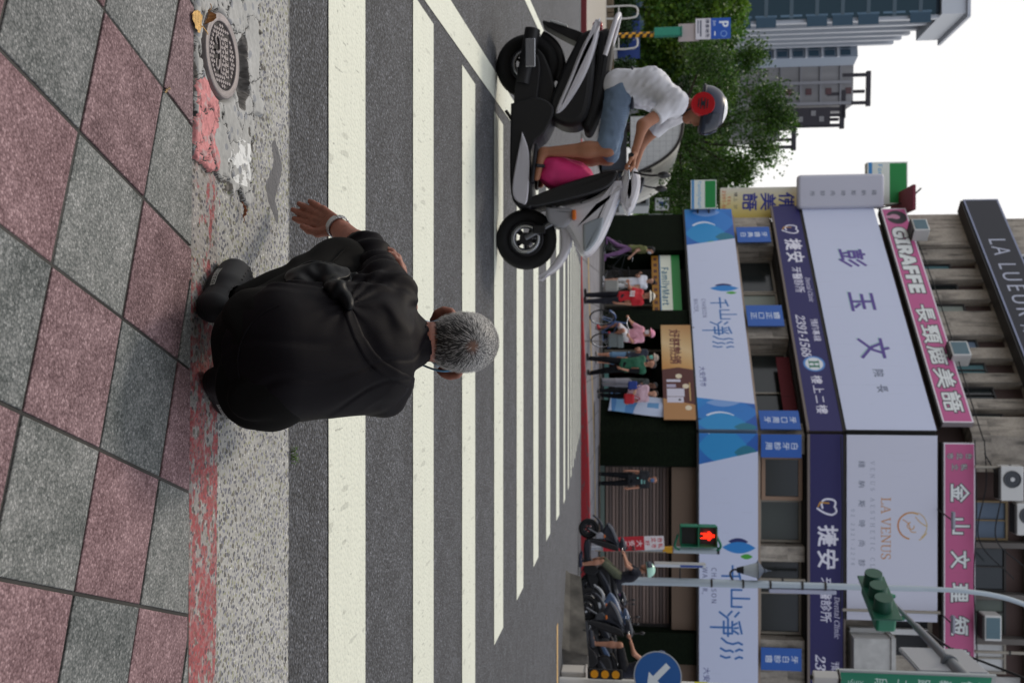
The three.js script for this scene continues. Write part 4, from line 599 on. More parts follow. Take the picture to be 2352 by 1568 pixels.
// ---------- plaza across the side street, left ----------
const plazaMat = new THREE.MeshStandardMaterial({ map: dataTex(256, 256, (u, v) => { const n = fbm(u * 5, v * 5, 215, 4, 5), L = 158 + 30 * (n - 0.5); return [L, L * 0.96, L * 0.9]; }), roughness: 0.85 });
setting('plaza', prism([[-60, -24.7], [-7.3, -24.7], [-6.9, -25.4], [-13, -62], [-60, -62]].map(([x, z]) => [x, z]), -0.125, -0.03), plazaMat, 'pale paved plaza on the far left across the side street');
setting('plaza_kerb', [box(53, 0.16, 0.18, -33.8, -0.06, -24.62)], mat(120, 44, 46, 0.8), 'red kerb along the pale plaza, far left');
{
  const t = thing('planter_wall', 'low weathered stone planter wall along the back of the plaza', 'wall', [-24, -0.03, -52]);
  const blockMat = new THREE.MeshStandardMaterial({ map: concreteMap, roughness: 0.9, color: 0xb7aa98 }), blk = rbox(1.18, 0.36, 0.5, 0.03);
  for (let i = 0; i < 26; i++) { const m = add('stone_block', blk, blockMat, t); m.position.set(-11 + i * 1.2 - 3, 0.18, rr(-0.03, 0.03)); }
}
// ---------- foliage ----------
const leafMats = [[58, 92, 38], [84, 126, 40], [120, 160, 48]].map((c) => new THREE.MeshPhysicalMaterial({ color: rgb(...c), roughness: 0.55, side: THREE.DoubleSide, transmission: 0.6, thickness: 0, ior: 1.3 }));
function clump(n, size, leafSize) {   // a spray of small bent leaves
  const P = [], I = [];
  for (let i = 0; i < n; i++) {
    const d = v3(rr(-1, 1), rr(-0.8, 0.9), rr(-1, 1)); if (d.length() > 1) d.normalize(); d.multiplyScalar(size);
    const a = v3(rr(-1, 1), rr(-0.9, 0.5), rr(-1, 1)).normalize(), b = v3(rr(-1, 1), rr(-1, 1), rr(-1, 1)).cross(a).normalize(), l = leafSize * rr(0.7, 1.3), w = l * 0.42, c = b.clone().cross(a).multiplyScalar(l * 0.14), k = P.length / 3;
    for (const q of [d, d.clone().addScaledVector(a, l * 0.5).addScaledVector(b, w).add(c), d.clone().addScaledVector(a, l), d.clone().addScaledVector(a, l * 0.5).addScaledVector(b, -w).add(c)]) P.push(q.x, q.y, q.z);
    I.push(k, k + 1, k + 2, k, k + 2, k + 3);
  }
  const g = new THREE.BufferGeometry(); g.setAttribute('position', new THREE.Float32BufferAttribute(P, 3)); g.setIndex(I); g.computeVertexNormals(); return g;
}
const sprays = [clump(34, 0.42, 0.2), clump(34, 0.42, 0.17)], fine = [clump(44, 0.5, 0.13), clump(30, 0.6, 0.12)];
const bark = mat(58, 47, 40, 0.95);
function crownOf(parent, blobs, count, set, scale, hue) {   // blobs: [x, y, z, rx, ry, rz]; sprays near each blob's shell, with holes
  const m = new THREE.InstancedMesh(set[Math.floor(rnd() * set.length)], leafMats[hue], count), q = new THREE.Quaternion(), e = new THREE.Euler(), s = v3(1, 1, 1), c = new THREE.Color();
  for (let i = 0; i < count; i++) {
    const b = blobs[Math.floor(rnd() * blobs.length)], d = v3(rr(-1, 1), rr(-1, 1), rr(-1, 1)).normalize(), r = Math.pow(rnd(), 0.5) * (0.72 + 0.62 * noise3(d.x * 2.4 + b[0], d.y * 2.4, d.z * 2.4, 7));
    const p = v3(b[0] + d.x * b[3] * r, b[1] + d.y * b[4] * r, b[2] + d.z * b[5] * r); s.setScalar(scale * rr(0.7, 1.3)); q.setFromEuler(e.set(rr(0, 6.3), rr(0, 6.3), rr(0, 6.3)));
    m.setMatrixAt(i, M4.compose(p, q, s)); const k = rr(0.62, 1.25), w = rr(-0.1, 0.14); m.setColorAt(i, c.setRGB(k + w, k, k * (1 - w)));
  }
  m.name = 'crown'; m.userData.kind = 'stuff'; m.castShadow = m.receiveShadow = true; parent.add(m); return m;
}
function tree(name, label, x, z, trunkH, r0, blobs, count, set, scale, hues, lean = 0) {
  const t = thing(name, label, 'tree', [x, -0.05, z]);
  const limbs = [rod([0, 0, 0], [lean * 0.5, trunkH * 0.6, 0], r0, r0 * 0.8), rod([lean * 0.5, trunkH * 0.58, 0], [lean, trunkH, 0.1], r0 * 0.8, r0 * 0.6)];
  for (const b of blobs) { const m = v3(lerp(lean, b[0], 0.5) + rr(-0.2, 0.2), lerp(trunkH, b[1], 0.4), b[2] * 0.4); limbs.push(rod([lean, trunkH * 0.97, 0.1], m, r0 * 0.5, r0 * 0.3, 7), rod(m, [b[0], b[1], b[2]], r0 * 0.3, r0 * 0.1, 6)); }
  add('trunk', limbs, bark, t); hues.forEach((h) => crownOf(t, blobs, Math.round(count / hues.length), set, scale, h)); return t;
}
tree('street_tree', 'broad leafy street tree at the far left edge, its trunk forking low', -18.6, -56, 3.0, 0.2, [[-1.4, 5.2, 0, 1.8, 1.5, 1.6], [1.2, 5.6, 0.4, 1.9, 1.5, 1.6], [0, 6.6, -0.6, 1.6, 1.0, 1.5], [2.6, 4.3, 0.6, 1.3, 1.0, 1.2], [-2.2, 3.9, 0.6, 1.2, 0.9, 1.2], [-1.2, 2.6, 0.9, 1.5, 0.9, 0.9], [1.3, 2.9, 0.9, 1.2, 0.7, 0.9], [0.2, 4.0, 0.8, 1.6, 0.8, 1]], 2000, sprays, 1, [1, 2, 2], 0.3);
tree('street_tree', 'leafy tree with a dark slim trunk just behind the parking sign', -14.6, -57, 2.9, 0.17, [[-1.4, 4.8, 0, 1.6, 1.3, 1.5], [1.2, 4.6, 0.4, 1.6, 1.3, 1.5], [0, 6.0, 0, 1.8, 1.1, 1.5], [0.4, 3.4, 0.8, 1.4, 0.7, 1.2], [-1.3, 2.5, 0.8, 1.0, 0.7, 0.9]], 1500, sprays, 1, [1, 2, 2], -0.2);
tree('street_tree', 'dark leafy tree with a leaning trunk between parking sign and riding passer-by', -12.3, -55, 2.6, 0.16, [[-0.9, 4.2, 0, 1.5, 1.3, 1.4], [0.9, 4.4, 0.4, 1.5, 1.3, 1.4], [0.2, 5.4, 0, 1.5, 1.0, 1.3], [0, 2.9, 0.4, 1.2, 0.7, 1.1], [0.9, 2.0, 0.4, 0.9, 0.7, 0.8]], 1300, sprays, 1, [0, 1, 2], 0.5);
tree('banyan_tree', 'tall fine leaved tree with loose crown behind the red helmet', -9.9, -46, 3.4, 0.22, [[-1.9, 5.2, 0, 1.3, 1.2, 1.2], [0.2, 5.9, 0.4, 1.4, 1.3, 1.3], [2.0, 4.7, 0.4, 1.4, 1.2, 1.2], [-0.9, 7.4, -0.4, 1.2, 0.9, 1.1], [1.2, 7.1, 0, 0.9, 0.8, 1.0], [3.0, 3.6, 0.5, 1.3, 1.1, 1.2], [0.4, 3.7, 0.4, 1.3, 0.9, 1.1], [-0.2, 8.0, 0, 0.5, 0.5, 0.5], [2.2, 6.2, 0, 0.6, 0.6, 0.7], [-2.9, 6.6, 0, 0.7, 0.6, 0.7], [3.5, 5.6, 0, 0.6, 0.6, 0.6], [-3.2, 4.6, 0, 0.9, 0.8, 0.8]], 820, fine, 0.85, [0, 1, 1], 0.4);
tree('banyan_tree', 'bushy tree down the side street beyond the store sign', -13.2, -78, 3.2, 0.25, [[-1.5, 5.2, 0, 2.4, 2.2, 2], [1.8, 5.4, 0, 2.4, 2.2, 2], [0, 3.2, 0, 2.8, 1.6, 2], [0, 7.4, 0, 2.2, 1.4, 1.8]], 1500, sprays, 1.1, [1, 1, 0]);
tree('banyan_tree', 'yellow green tree far down the side street beside the building edge', -13.8, -105, 3.4, 0.3, [[-2.4, 4.6, 0, 2.6, 2.4, 2.4], [2.2, 4.4, 0, 2.6, 2.4, 2.4], [0, 7.2, 0, 3.2, 2.2, 2.4], [-5, 4, 0, 2.2, 2, 2]], 1500, sprays, 1.4, [2, 1, 2]);
for (const [x, w, label] of [[-21.5, 3, 'low dark clipped shrub behind the planter wall at the far left edge'], [-17.4, 2.6, 'low dark shrub behind the planter wall under the parking sign'], [-13.6, 2.6, 'low shrub behind the planter wall right of the striped post']]) { const t = thing('shrub', label, 'shrub', [x, 0.25, -53.4]); add('stem', [rod([0, -0.2, 0], [0.1, 0.5, 0], 0.04), rod([0.5, -0.2, 0], [0.4, 0.5, 0], 0.04)], bark, t); crownOf(t, [[-w / 4, 0.55, 0, w / 3, 0.55, 0.7], [w / 4, 0.5, 0, w / 3, 0.5, 0.7]], 260, sprays, 0.6, 0); }
// ---------- towers ----------
function windowsOn(parent, n, rows, w, h, x0, dx, y0, dy, z, m, skip = 0, ry = 0, o = v3(0, 0, 0)) { const g = box(w, h, 0.1); for (let i = 0; i < n; i++) for (let j = 0; j < rows; j++) { if (skip && hash(i, j, 91) < skip) continue; const p = add('window', g, Array.isArray(m) ? m[(i * 5 + j * 3) % m.length] : m, parent); p.rotation.y = ry; p.position.set(o.x + (x0 + i * dx) * Math.cos(ry) + z * Math.sin(ry), y0 + j * dy, o.z - (x0 + i * dx) * Math.sin(ry) + z * Math.cos(ry)); } }
{
  const gl = (r, g, b) => new THREE.MeshPhysicalMaterial({ color: rgb(r, g, b), roughness: 0.3, specularIntensity: 0.35 }), skyGlass = [gl(64, 86, 100), gl(44, 62, 74), gl(104, 128, 144)], darkGlass = gl(34, 48, 58), fin = mat(196, 198, 202, 0.5);
  const t = thing('office_tower', 'tall glass office tower with white vertical fins and pale crown at the top left', 'building', [-44, 0, -140]);
  add('wall', [box(40, 43, 2, -20.3, 21.5, -1.1)], darkGlass, t);
  windowsOn(t, 4, 12, 2.6, 2.7, -9.3, 3.0, 3, 3.4, 0.05, skyGlass, 0.12); windowsOn(t, 2, 12, 1.5, 2.9, -2.9, 1.75, 3, 3.4, 0.05, skyGlass);
  const sideGlass = gl(48, 68, 76), dir = Math.atan2(-3.7, -25);
  const side = (g) => g.applyMatrix4(M4.makeRotationY(dir));
  add('side_wall', side(box(3, 42.4, 26, 1.6, 21.2, 13)), sideGlass, t);
  for (let i = 0; i < 6; i++) add('fin', side(box(0.5, 43, 1.5, -0.1, 21.5, 1.2 + i * 4.7)), fin, t);
  for (let j = 0; j < 12; j++) add('floor_band', side(box(3.06, 0.5, 26.06, 1.6, 3.4 * j + 3, 13)), mat(70, 88, 96, 0.3), t);
  add('crown_wall', box(41, 3.2, 12, -20.4, 44.6, -5.4), mat(206, 208, 210, 0.5), t); add('crown_edge', [box(41.6, 0.4, 0.8, -20.4, 46.4, 0.6), box(0.8, 0.4, 13, 0.3, 46.41, -5.6)], fin, t); add('crown_recess', box(30, 1.8, 0.3, -20, 44.6, 0.62), mat(90, 98, 104, 0.5), t);
  const b = thing('office_block', 'pale ribbed office block just right of the glass tower', 'building', [-47.2, 0, -166], -0.2);
  add('wall', box(2.6, 38, 3, 0, 19, -1.6), mat(150, 160, 172, 0.5), b); for (let j = 0; j < 14; j++) { add('rib', box(2.7, 0.35, 0.4, 0, 2.4 + j * 2.5, 0.1), fin, b); } windowsOn(b, 2, 14, 0.9, 1.5, -0.6, 1.2, 3.6, 2.5, 0.06, skyGlass[0]);
  const c = thing('apartment_tower', 'grey tiled apartment tower with dark open roof frames above the trees', 'building', [-47, 0, -180], 0.08), tile = new THREE.MeshStandardMaterial({ map: greyWall.map, color: 0xc6c4c8, roughness: 0.85 }), dark = mat(62, 58, 62, 0.8);
  add('wall', [box(10.4, 40.4, 10, 0.3, 20.2, -5)], tile, c); add('wall', box(7, 28, 9, 7.5, 14, -5), tile, c);
  for (let j = 0; j < 11; j++) add('floor_band', box(10.5, 0.3, 0.3, 0.3, 4.2 + j * 3.4, 0.1), mat(140, 138, 140, 0.85), c);
  for (const x of [-4.4, 1.6, 5.2]) add('pier', box(0.5, 40, 0.5, x, 20, 0.15), mat(150, 148, 150, 0.85), c);
  windowsOn(c, 2, 11, 1.1, 1.0, -1.9, 5.0, 5.6, 3.4, 0.06, [mat(70, 74, 80, 0.2), mat(150, 170, 180, 0.2), mat(90, 60, 60, 0.4)]); windowsOn(c, 2, 8, 0.8, 1.2, 6.2, 1.8, 4, 3.4, 0.06, mat(80, 84, 90, 0.2));
  const frame = (x0, x1, y0, y1) => add('roof_frame', [box(0.55, y1 - y0, 0.6, x0, (y0 + y1) / 2, -0.2), box(0.55, y1 - y0, 0.6, x1, (y0 + y1) / 2, -0.2), box(x1 - x0 + 1.2, 0.7, 0.8, (x0 + x1) / 2, y1, -0.2), box(0.5, y1 - y0, 0.6, (x0 + x1) / 2, (y0 + y1) / 2, -3)], dark, c);
  frame(0.4, 5.2, 38.6, 43); frame(6.2, 9.0, 29, 38.6); frame(9.4, 12.6, 24, 30.4); frame(3.6, 7.2, 36, 38.8); add('dark_panel', box(3, 10, 0.4, 7.4, 31.5, 0.2), dark, c); for (const [x, y] of [[6.9, 29], [7.9, 31.4], [6.9, 33.6], [7.9, 35]]) add('roof_opening', box(0.9, 0.8, 0.5, x, y, 0.25), tile, c);
}
// ---------- curved white canopy of the station entrance ----------
{
  const Z = -40, a = at(1440, 268, 40), o = thing('entrance_canopy', 'curved white sheet roof of a station entrance behind the rider', 'canopy', [a.x, 0, Z]);
  const roof = [], n = 18; for (let i = 0; i <= n; i++) { const t = i / n; roof.push([2.35 * t, 3.15 - 2.1 * Math.pow(t, 3.2)]); }
  const outline = [...roof, ...roof.slice().reverse().map(([x, y]) => [x, y - 0.08])];
  const sheetTex = dataTex(128, 512, (u, v) => { const s = Math.abs((v * 14) % 1 - 0.5) > 0.47 ? 26 : 0, d = fbm(u * 6, v * 40, 219, 4) > 0.56 ? 26 : 0, L = 214 - s - d; return [L, L, L * 0.98]; });
  const g = extrude(outline, 9, 0); add('roof_sheet', uvBy(g, (x, y, z) => [x * 0.4, z * 0.1]).translate(0, 0.1, -4.5), new THREE.MeshStandardMaterial({ map: sheetTex, roughness: 0.5 }), o);
  const fv = new THREE.Shape([[0, 1.1], [0, 3.1], ...roof.slice(1).map(([x, y]) => [x, y]), [2.3, 1.1]].map((p) => new THREE.Vector2(...p)));
  add('end_panel', new THREE.ExtrudeGeometry(fv, { depth: 0.06, bevelEnabled: false }).translate(0, 0.05, -0.03), new THREE.MeshStandardMaterial({ map: dataTex(256, 256, (u, v) => { const L = 206 - 14 * fbm(u * 5, v * 5, 221, 3) - (Math.abs((u * 5) % 1 - 0.5) > 0.48 || Math.abs((v * 4) % 1 - 0.5) > 0.48 ? 50 : 0); return [L, L, L * 0.98]; }), roughness: 0.6 }), o);
  add('rim', tube(roof.map(([x, y]) => [x, y + 0.06, 0.06]), 0.06, 30), metalDark, o); add('post', [rod([0.2, 0, -0.4], [0.2, 3, -0.4], 0.07), rod([2.1, 0, -0.4], [2.1, 2.0, -0.4], 0.07)], metalDark, o);
  add('base_wall', box(2.3, 1.0, 8, 1.15, 0.5, -4.6), mat(72, 76, 84, 0.6), o);
}
// ---------- signs and posts on the left ----------
{
  const Z = 33, p = at(1405, 143 / 1.7415, Z), o = thing('parking_sign', 'blue P parking sign above a striped post with a green box, far left', 'sign', [p.x, -0.03, -Z]);
  add('post', put(cyl(0.06, 0.06, 3.5, 16), 0, 1.75, 0), mat(150, 154, 156, 0.4, { metalness: 0.5 }), o);
  add('hazard_sleeve', put(cyl(0.085, 0.085, 1.15, 20), 0, 1.35, 0), new THREE.MeshStandardMaterial({ roughness: 0.5, map: canvasTex(64, 256, (g, w, h) => { g.fillStyle = '#1c1c1c'; g.fillRect(0, 0, w, h); g.fillStyle = '#e0a01e'; for (let i = -1; i < 6; i++) { g.beginPath(); g.moveTo(0, i * 52); g.lineTo(w, i * 52 + 34); g.lineTo(w, i * 52 + 60); g.lineTo(0, i * 52 + 26); g.fill(); } }) }), o);
  const s = 2290 / Z, px = (x, u) => [(u - 143 / 1.7415) / s, EYE + (x - 1440) / s + 0.03], [bx, by] = px(1600, 68);
  board(o, 'blue_panel', 47 / s, 44 / s, 0.03, bx + 0.12, by + 0.72, 0.12, canvasTex(192, 180, (g, w, h) => { g.fillStyle = '#2257b4'; g.fillRect(0, 0, w, h); g.fillStyle = '#eef2f6'; latin(g, 'P', 20, 104, 'bold 118px sans-serif'); g.strokeStyle = '#9fc0ea'; g.lineWidth = 5; g.beginPath(); g.arc(146, 62, 26, 0, 7); g.stroke(); latin(g, '2m以下'.slice(0, 2), 20, 160, '36px sans-serif'); g.fillRect(122, 138, 40, 10); }), mat(160, 164, 168, 0.5));
  board(o, 'white_panel', 47 / s, 34 / s, 0.03, bx + 0.12, by + 0.16, 0.12, canvasTex(192, 140, (g, w, h) => { g.fillStyle = '#d9d6da'; g.fillRect(0, 0, w, h); g.strokeStyle = '#3b3f52'; line(g, '停車時所', 8, 14, 38, 6, 12); g.fillStyle = '#4a4e60'; g.fillRect(16, 86, 150, 14); g.fillRect(16, 112, 120, 10); }), mat(160, 164, 168, 0.5));
  board(o, 'plain_panel', 40 / s, 46 / s, 0.03, bx + 0.2, by - 0.3, 0.06, canvasTex(32, 32, (g, w, h) => { g.fillStyle = '#b5a8a4'; g.fillRect(0, 0, w, h); }), mat(150, 144, 142, 0.5));
  add('control_box', rbox(0.28, 0.86, 0.26, 0.03, -0.02, 2.35, 0.1), mat(44, 138, 112, 0.5), o); add('box_hood', rbox(0.32, 0.05, 0.3, 0.02, -0.02, 2.8, 0.1), mat(36, 118, 96, 0.5), o);
}
{ const o = thing('hoarding', 'dark blue site hoarding panel among the trees at the far left', 'fence', at(1455, 92, 54).setY(0.2)); for (let i = 0; i < 4; i++) add('panel', rbox(0.5, 1.2, 0.05, 0.02, -0.8 + i * 0.52, 0.9, 0), mat(34, 62, 132, 0.6), o); add('post', rod([-1.1, 0, -0.05], [-1.1, 1.5, -0.05], 0.03), metalDark, o); }
for (const [u, l] of [[28, 'white looped bicycle rail at the far left edge under the trees'], [98, 'white looped bicycle rail in front of the dark blue hoarding']]) { const o = thing('bicycle_rail', l, 'rail', at(1430, u, 50).setY(0)); add('hoop', tube([[-0.3, 0, 0], [-0.3, 1.2, 0], [-0.2, 1.5, 0], [0.2, 1.5, 0], [0.3, 1.2, 0], [0.3, 0, 0]], 0.045, 40), whitePaint, o); add('bar', rod([-0.3, 0.6, 0], [0.3, 0.6, 0], 0.03), whitePaint, o); }
{ const o = thing('street_banner_pole', 'grey pole with a violet and red banner among the left trees', 'pole', at(1420, 215, 50).setY(0)); add('pole', rod([0, 0, 0], [0, 3.9, 0], 0.05), frameAlu, o); add('banner', rbox(0.28, 1.8, 0.03, 0.01, 0.1, 2.9, 0.06), new THREE.MeshStandardMaterial({ roughness: 0.7, map: canvasTex(32, 128, (g) => { g.fillStyle = '#6a5fa0'; g.fillRect(0, 0, 32, 128); g.fillStyle = '#b04a66'; g.fillRect(0, 40, 32, 30); g.fillStyle = '#a9b4d0'; g.fillRect(6, 80, 20, 36); }) }), o); }
// ---------- side street beyond the arcade: car lamp, light boards ----------
{
  const o = thing('light_truck', 'dark backed light truck with amber lamp at the far end of the side street', 'truck', [-9.3, -0.12, -62]);
  add('box_body', rbox(1.9, 1.9, 3.6, 0.05, 0, 1.55, -1.8), mat(150, 156, 160, 0.5), o); add('rear_door', box(1.6, 1.5, 0.04, 0, 1.55, 0.02), mat(24, 24, 26, 0.5), o); add('chassis', rbox(1.7, 0.3, 4.6, 0.05, 0, 0.5, -1.4), black, o); for (const x of [-0.75, 0.75]) add('wheel', put(cyl(0.36, 0.36, 0.24, 20).rotateZ(Math.PI / 2), x, 0.36, -0.6), rubber, o); add('amber_lamp', put(new THREE.SphereGeometry(0.11, 16, 12), -0.85, 0.72, 0.1), new THREE.MeshStandardMaterial({ color: 0xff7a20, emissive: 0xff6a10, emissiveIntensity: 2.2 }), o);
  const q = thing('shop_board', 'white shop board with blue emblem far down the side street', 'sign', at(1521, 468, 60)); board(q, 'panel', 0.72, 0.8, 0.2, 0, 0, 0, canvasTex(64, 64, (g) => { g.fillStyle = '#e2e6ea'; g.fillRect(0, 0, 64, 64); g.fillStyle = '#2b4a94'; g.fillRect(20, 14, 14, 34); g.fillRect(30, 24, 18, 12); }), whitePaint); add('arm', rod([0.3, 0, -0.1], [1.4, 0, -0.1], 0.04), metalDark, q);
  const r = thing('shop_board', 'narrow white and green blade board just left of the arcade\u2019s dark end column', 'sign', at(1538, 503, 46)); board(r, 'panel', 1.9, 0.5, 0.1, 0, 0, 0, canvasTex(128, 48, (g) => { g.fillStyle = '#dfe4e4'; g.fillRect(0, 0, 128, 48); g.fillStyle = '#1f7a5c'; g.fillRect(76, 0, 52, 48); g.fillStyle = '#3a6aa8'; latin(g, 'LA', 8, 40, 'bold 40px sans-serif'); }), whitePaint); r.rotation.z = Math.PI / 2; add('arm', rod([-0.4, -0.2, -0.1], [-0.4, -0.9, -0.1], 0.03), metalDark, r);
}
// ---------- furniture on the right ----------
const poleGrey = mat(176, 186, 192, 0.45, { metalness: 0.3 }), signalGreen = mat(26, 116, 84, 0.45);
{
  const Z = 24.95, p = at(1500, 1335, Z), k = Z / FOCAL, y = (x) => EYE + (x - 1440) * k, o = thing('lamp_post', 'tall pale lamp post curving right at its top, in front of the white clinic board', 'lamp post', [p.x, 0, -Z]);
  add('shaft', [rod([0, 0, 0], [0, y(1760), 0], 0.108, 0.09, 20), rod([0, y(1760), 0], [0, y(2090), 0], 0.085, 0.066, 20)], poleGrey, o);
  add('arm', tube([[0, y(2085), 0], [0.02, y(2180), 0.05], [0.14, y(2260), 0.1], [0.42, y(2330), 0.2], [1.2, y(2460), 0.5], [2.6, y(2560), 0.9]], 0.06, 40, 12), poleGrey, o);
  for (const x of [1630, 1700, 1760, 1830, 1880]) add('clamp_band', put(cyl(0.104, 0.104, 0.05, 20), 0, y(x), 0), metalDark, o);
  add('cable_box', rbox(0.1, 1.6, 0.1, 0.02, 0.14, y(1830), 0.02), mat(170, 172, 190, 0.5), o);
  board(o, 'side_sign', 0.07, 1.25, 0.3, -0.42, y(1560), 0.1, canvasTex(16, 128, (g) => { g.fillStyle = '#d4d8dc'; g.fillRect(0, 0, 16, 128); g.fillStyle = '#2a4a9a'; g.fillRect(2, 8, 12, 56); }), whitePaint);
  add('sign_clamp', rod([-0.42, y(1560), 0], [0, y(1560), 0], 0.02), metalDark, o);
  const l = thing('globe_lantern', 'old fashioned glass street lantern bracketed beside the tall lamp post', 'lamp', [p.x - 0.34, y(1690), -Z]);
  add('bracket', tube([[0.32, -0.1, 0], [0.1, -0.2, 0], [0, -0.12, 0], [0, 0.02, 0]], 0.025, 20), metalDark, l); add('socket', put(cyl(0.1, 0.06, 0.16, 16), 0, 0.04, 0), black, l);
  add('glass', put(cyl(0.2, 0.1, 0.34, 8), 0, 0.29, 0), mat(176, 182, 184, 0.2), l); add('cap', [put(cyl(0.03, 0.25, 0.16, 8), 0, 0.54, 0), put(new THREE.SphereGeometry(0.045, 12, 8), 0, 0.65, 0), rod([0, 0.66, 0], [0, 0.8, 0], 0.02, 0.008)], mat(84, 92, 104, 0.5), l);
}
{
  const Z = 24.9, p = at(1500, 1261, Z), k = Z / FOCAL, y = (x) => EYE + (x - 1440) * k, o = thing('pedestrian_signal', 'green pedestrian signal with lit red standing figure on a grey post', 'traffic signal', [p.x, 0, -Z]);
  add('post', [rod([0, 0, 0], [0, y(1536), 0], 0.05), rod([0, y(1545), 0], [0, y(1643), 0], 0.085)], poleGrey, o); add('hazard_ring', put(cyl(0.09, 0.07, 0.24, 16), 0, y(1532), 0), mat(216, 160, 30, 0.5), o); add('cap', put(cyl(0.09, 0.09, 0.06, 16), 0, y(1645), 0), black, o);
  const h = add('housing', [rbox(0.5, 0.44, 0.22, 0.03, -0.4, y(1579), 0.1), rbox(0.5, 0.44, 0.22, 0.03, -0.4, y(1620), 0.1)], signalGreen, o);
  add('arm', [tube([[0, y(1560), 0.05], [-0.1, y(1548), 0.1], [-0.4, y(1555), 0.1]], 0.03, 14), tube([[0, y(1640), 0.05], [-0.12, y(1650), 0.1], [-0.4, y(1640), 0.1]], 0.03, 14)], signalGreen, o);
  add('lens', [box(0.4, 0.36, 0.012, -0.4, y(1579), 0.214), box(0.4, 0.36, 0.012, -0.4, y(1620), 0.214)], mat(24, 28, 28, 0.3), h);
  for (const x of [1579, 1620]) add('visor', [box(0.5, 0.02, 0.22, -0.4, y(x) + 0.215, 0.3), box(0.02, 0.42, 0.18, -0.645, y(x), 0.29), box(0.02, 0.42, 0.18, -0.155, y(x), 0.29)], signalGreen, h);
  const dots = [], yc = y(1620); const man = ['..##..', '..##..', '.####.', '######', '######', '.####.', '.####.', '.####.', '.#..#.', '.#..#.']; man.forEach((r, j) => [...r].forEach((c, i) => { if (c === '#') dots.push(put(new THREE.SphereGeometry(0.017, 8, 6), -0.4 + (i - 2.5) * 0.036, yc + (4.5 - j) * 0.034, 0.225)); }));
  add('red_figure', dots, new THREE.MeshStandardMaterial({ color: 0x801008, emissive: 0xff2a14, emissiveIntensity: 3 }), h);
  const gl = new THREE.PointLight(0xff3018, 0.25); gl.position.set(p.x - 0.4, yc, -Z + 0.4); gl.shadow.radius = 5; gl.castShadow = true; scene.add(gl);
  const b = thing('flag_banner', 'narrow red and white flag banner behind the waiting black scooter', 'banner', at(1455, 1248, 24.75)), cl = new THREE.PlaneGeometry(0.34, 1.5, 6, 16), q = cl.attributes.position; for (let i = 0; i < q.count; i++) q.setZ(i, 0.03 * Math.sin(q.getX(i) * 14 + q.getY(i) * 3));
  add('cloth', put(cl, 0, 0, 0, 0, 0, 0.05), new THREE.MeshStandardMaterial({ side: THREE.DoubleSide, roughness: 0.8, map: canvasTex(80, 350, (g) => { g.fillStyle = '#c02c36'; g.fillRect(0, 0, 80, 350); g.fillStyle = '#e6dede'; g.fillRect(0, 0, 80, 112); g.strokeStyle = '#c84a50'; [['台', 8, 8], ['私', 42, 8], ['立', 8, 44], ['市', 42, 44], ['好', 24, 80]].forEach(([c, x, yy]) => glyph(g, c, x, yy, 28, 12)); g.strokeStyle = '#f2e4e2'; [...'大安美語學'].forEach((c, i) => glyph(g, c, 22, 122 + i * 44, 36, 11)); }) }), b); add('pole', rod([0.2, -0.95, -0.02], [0.2, 0.8, -0.02], 0.012), frameAlu, b);
}
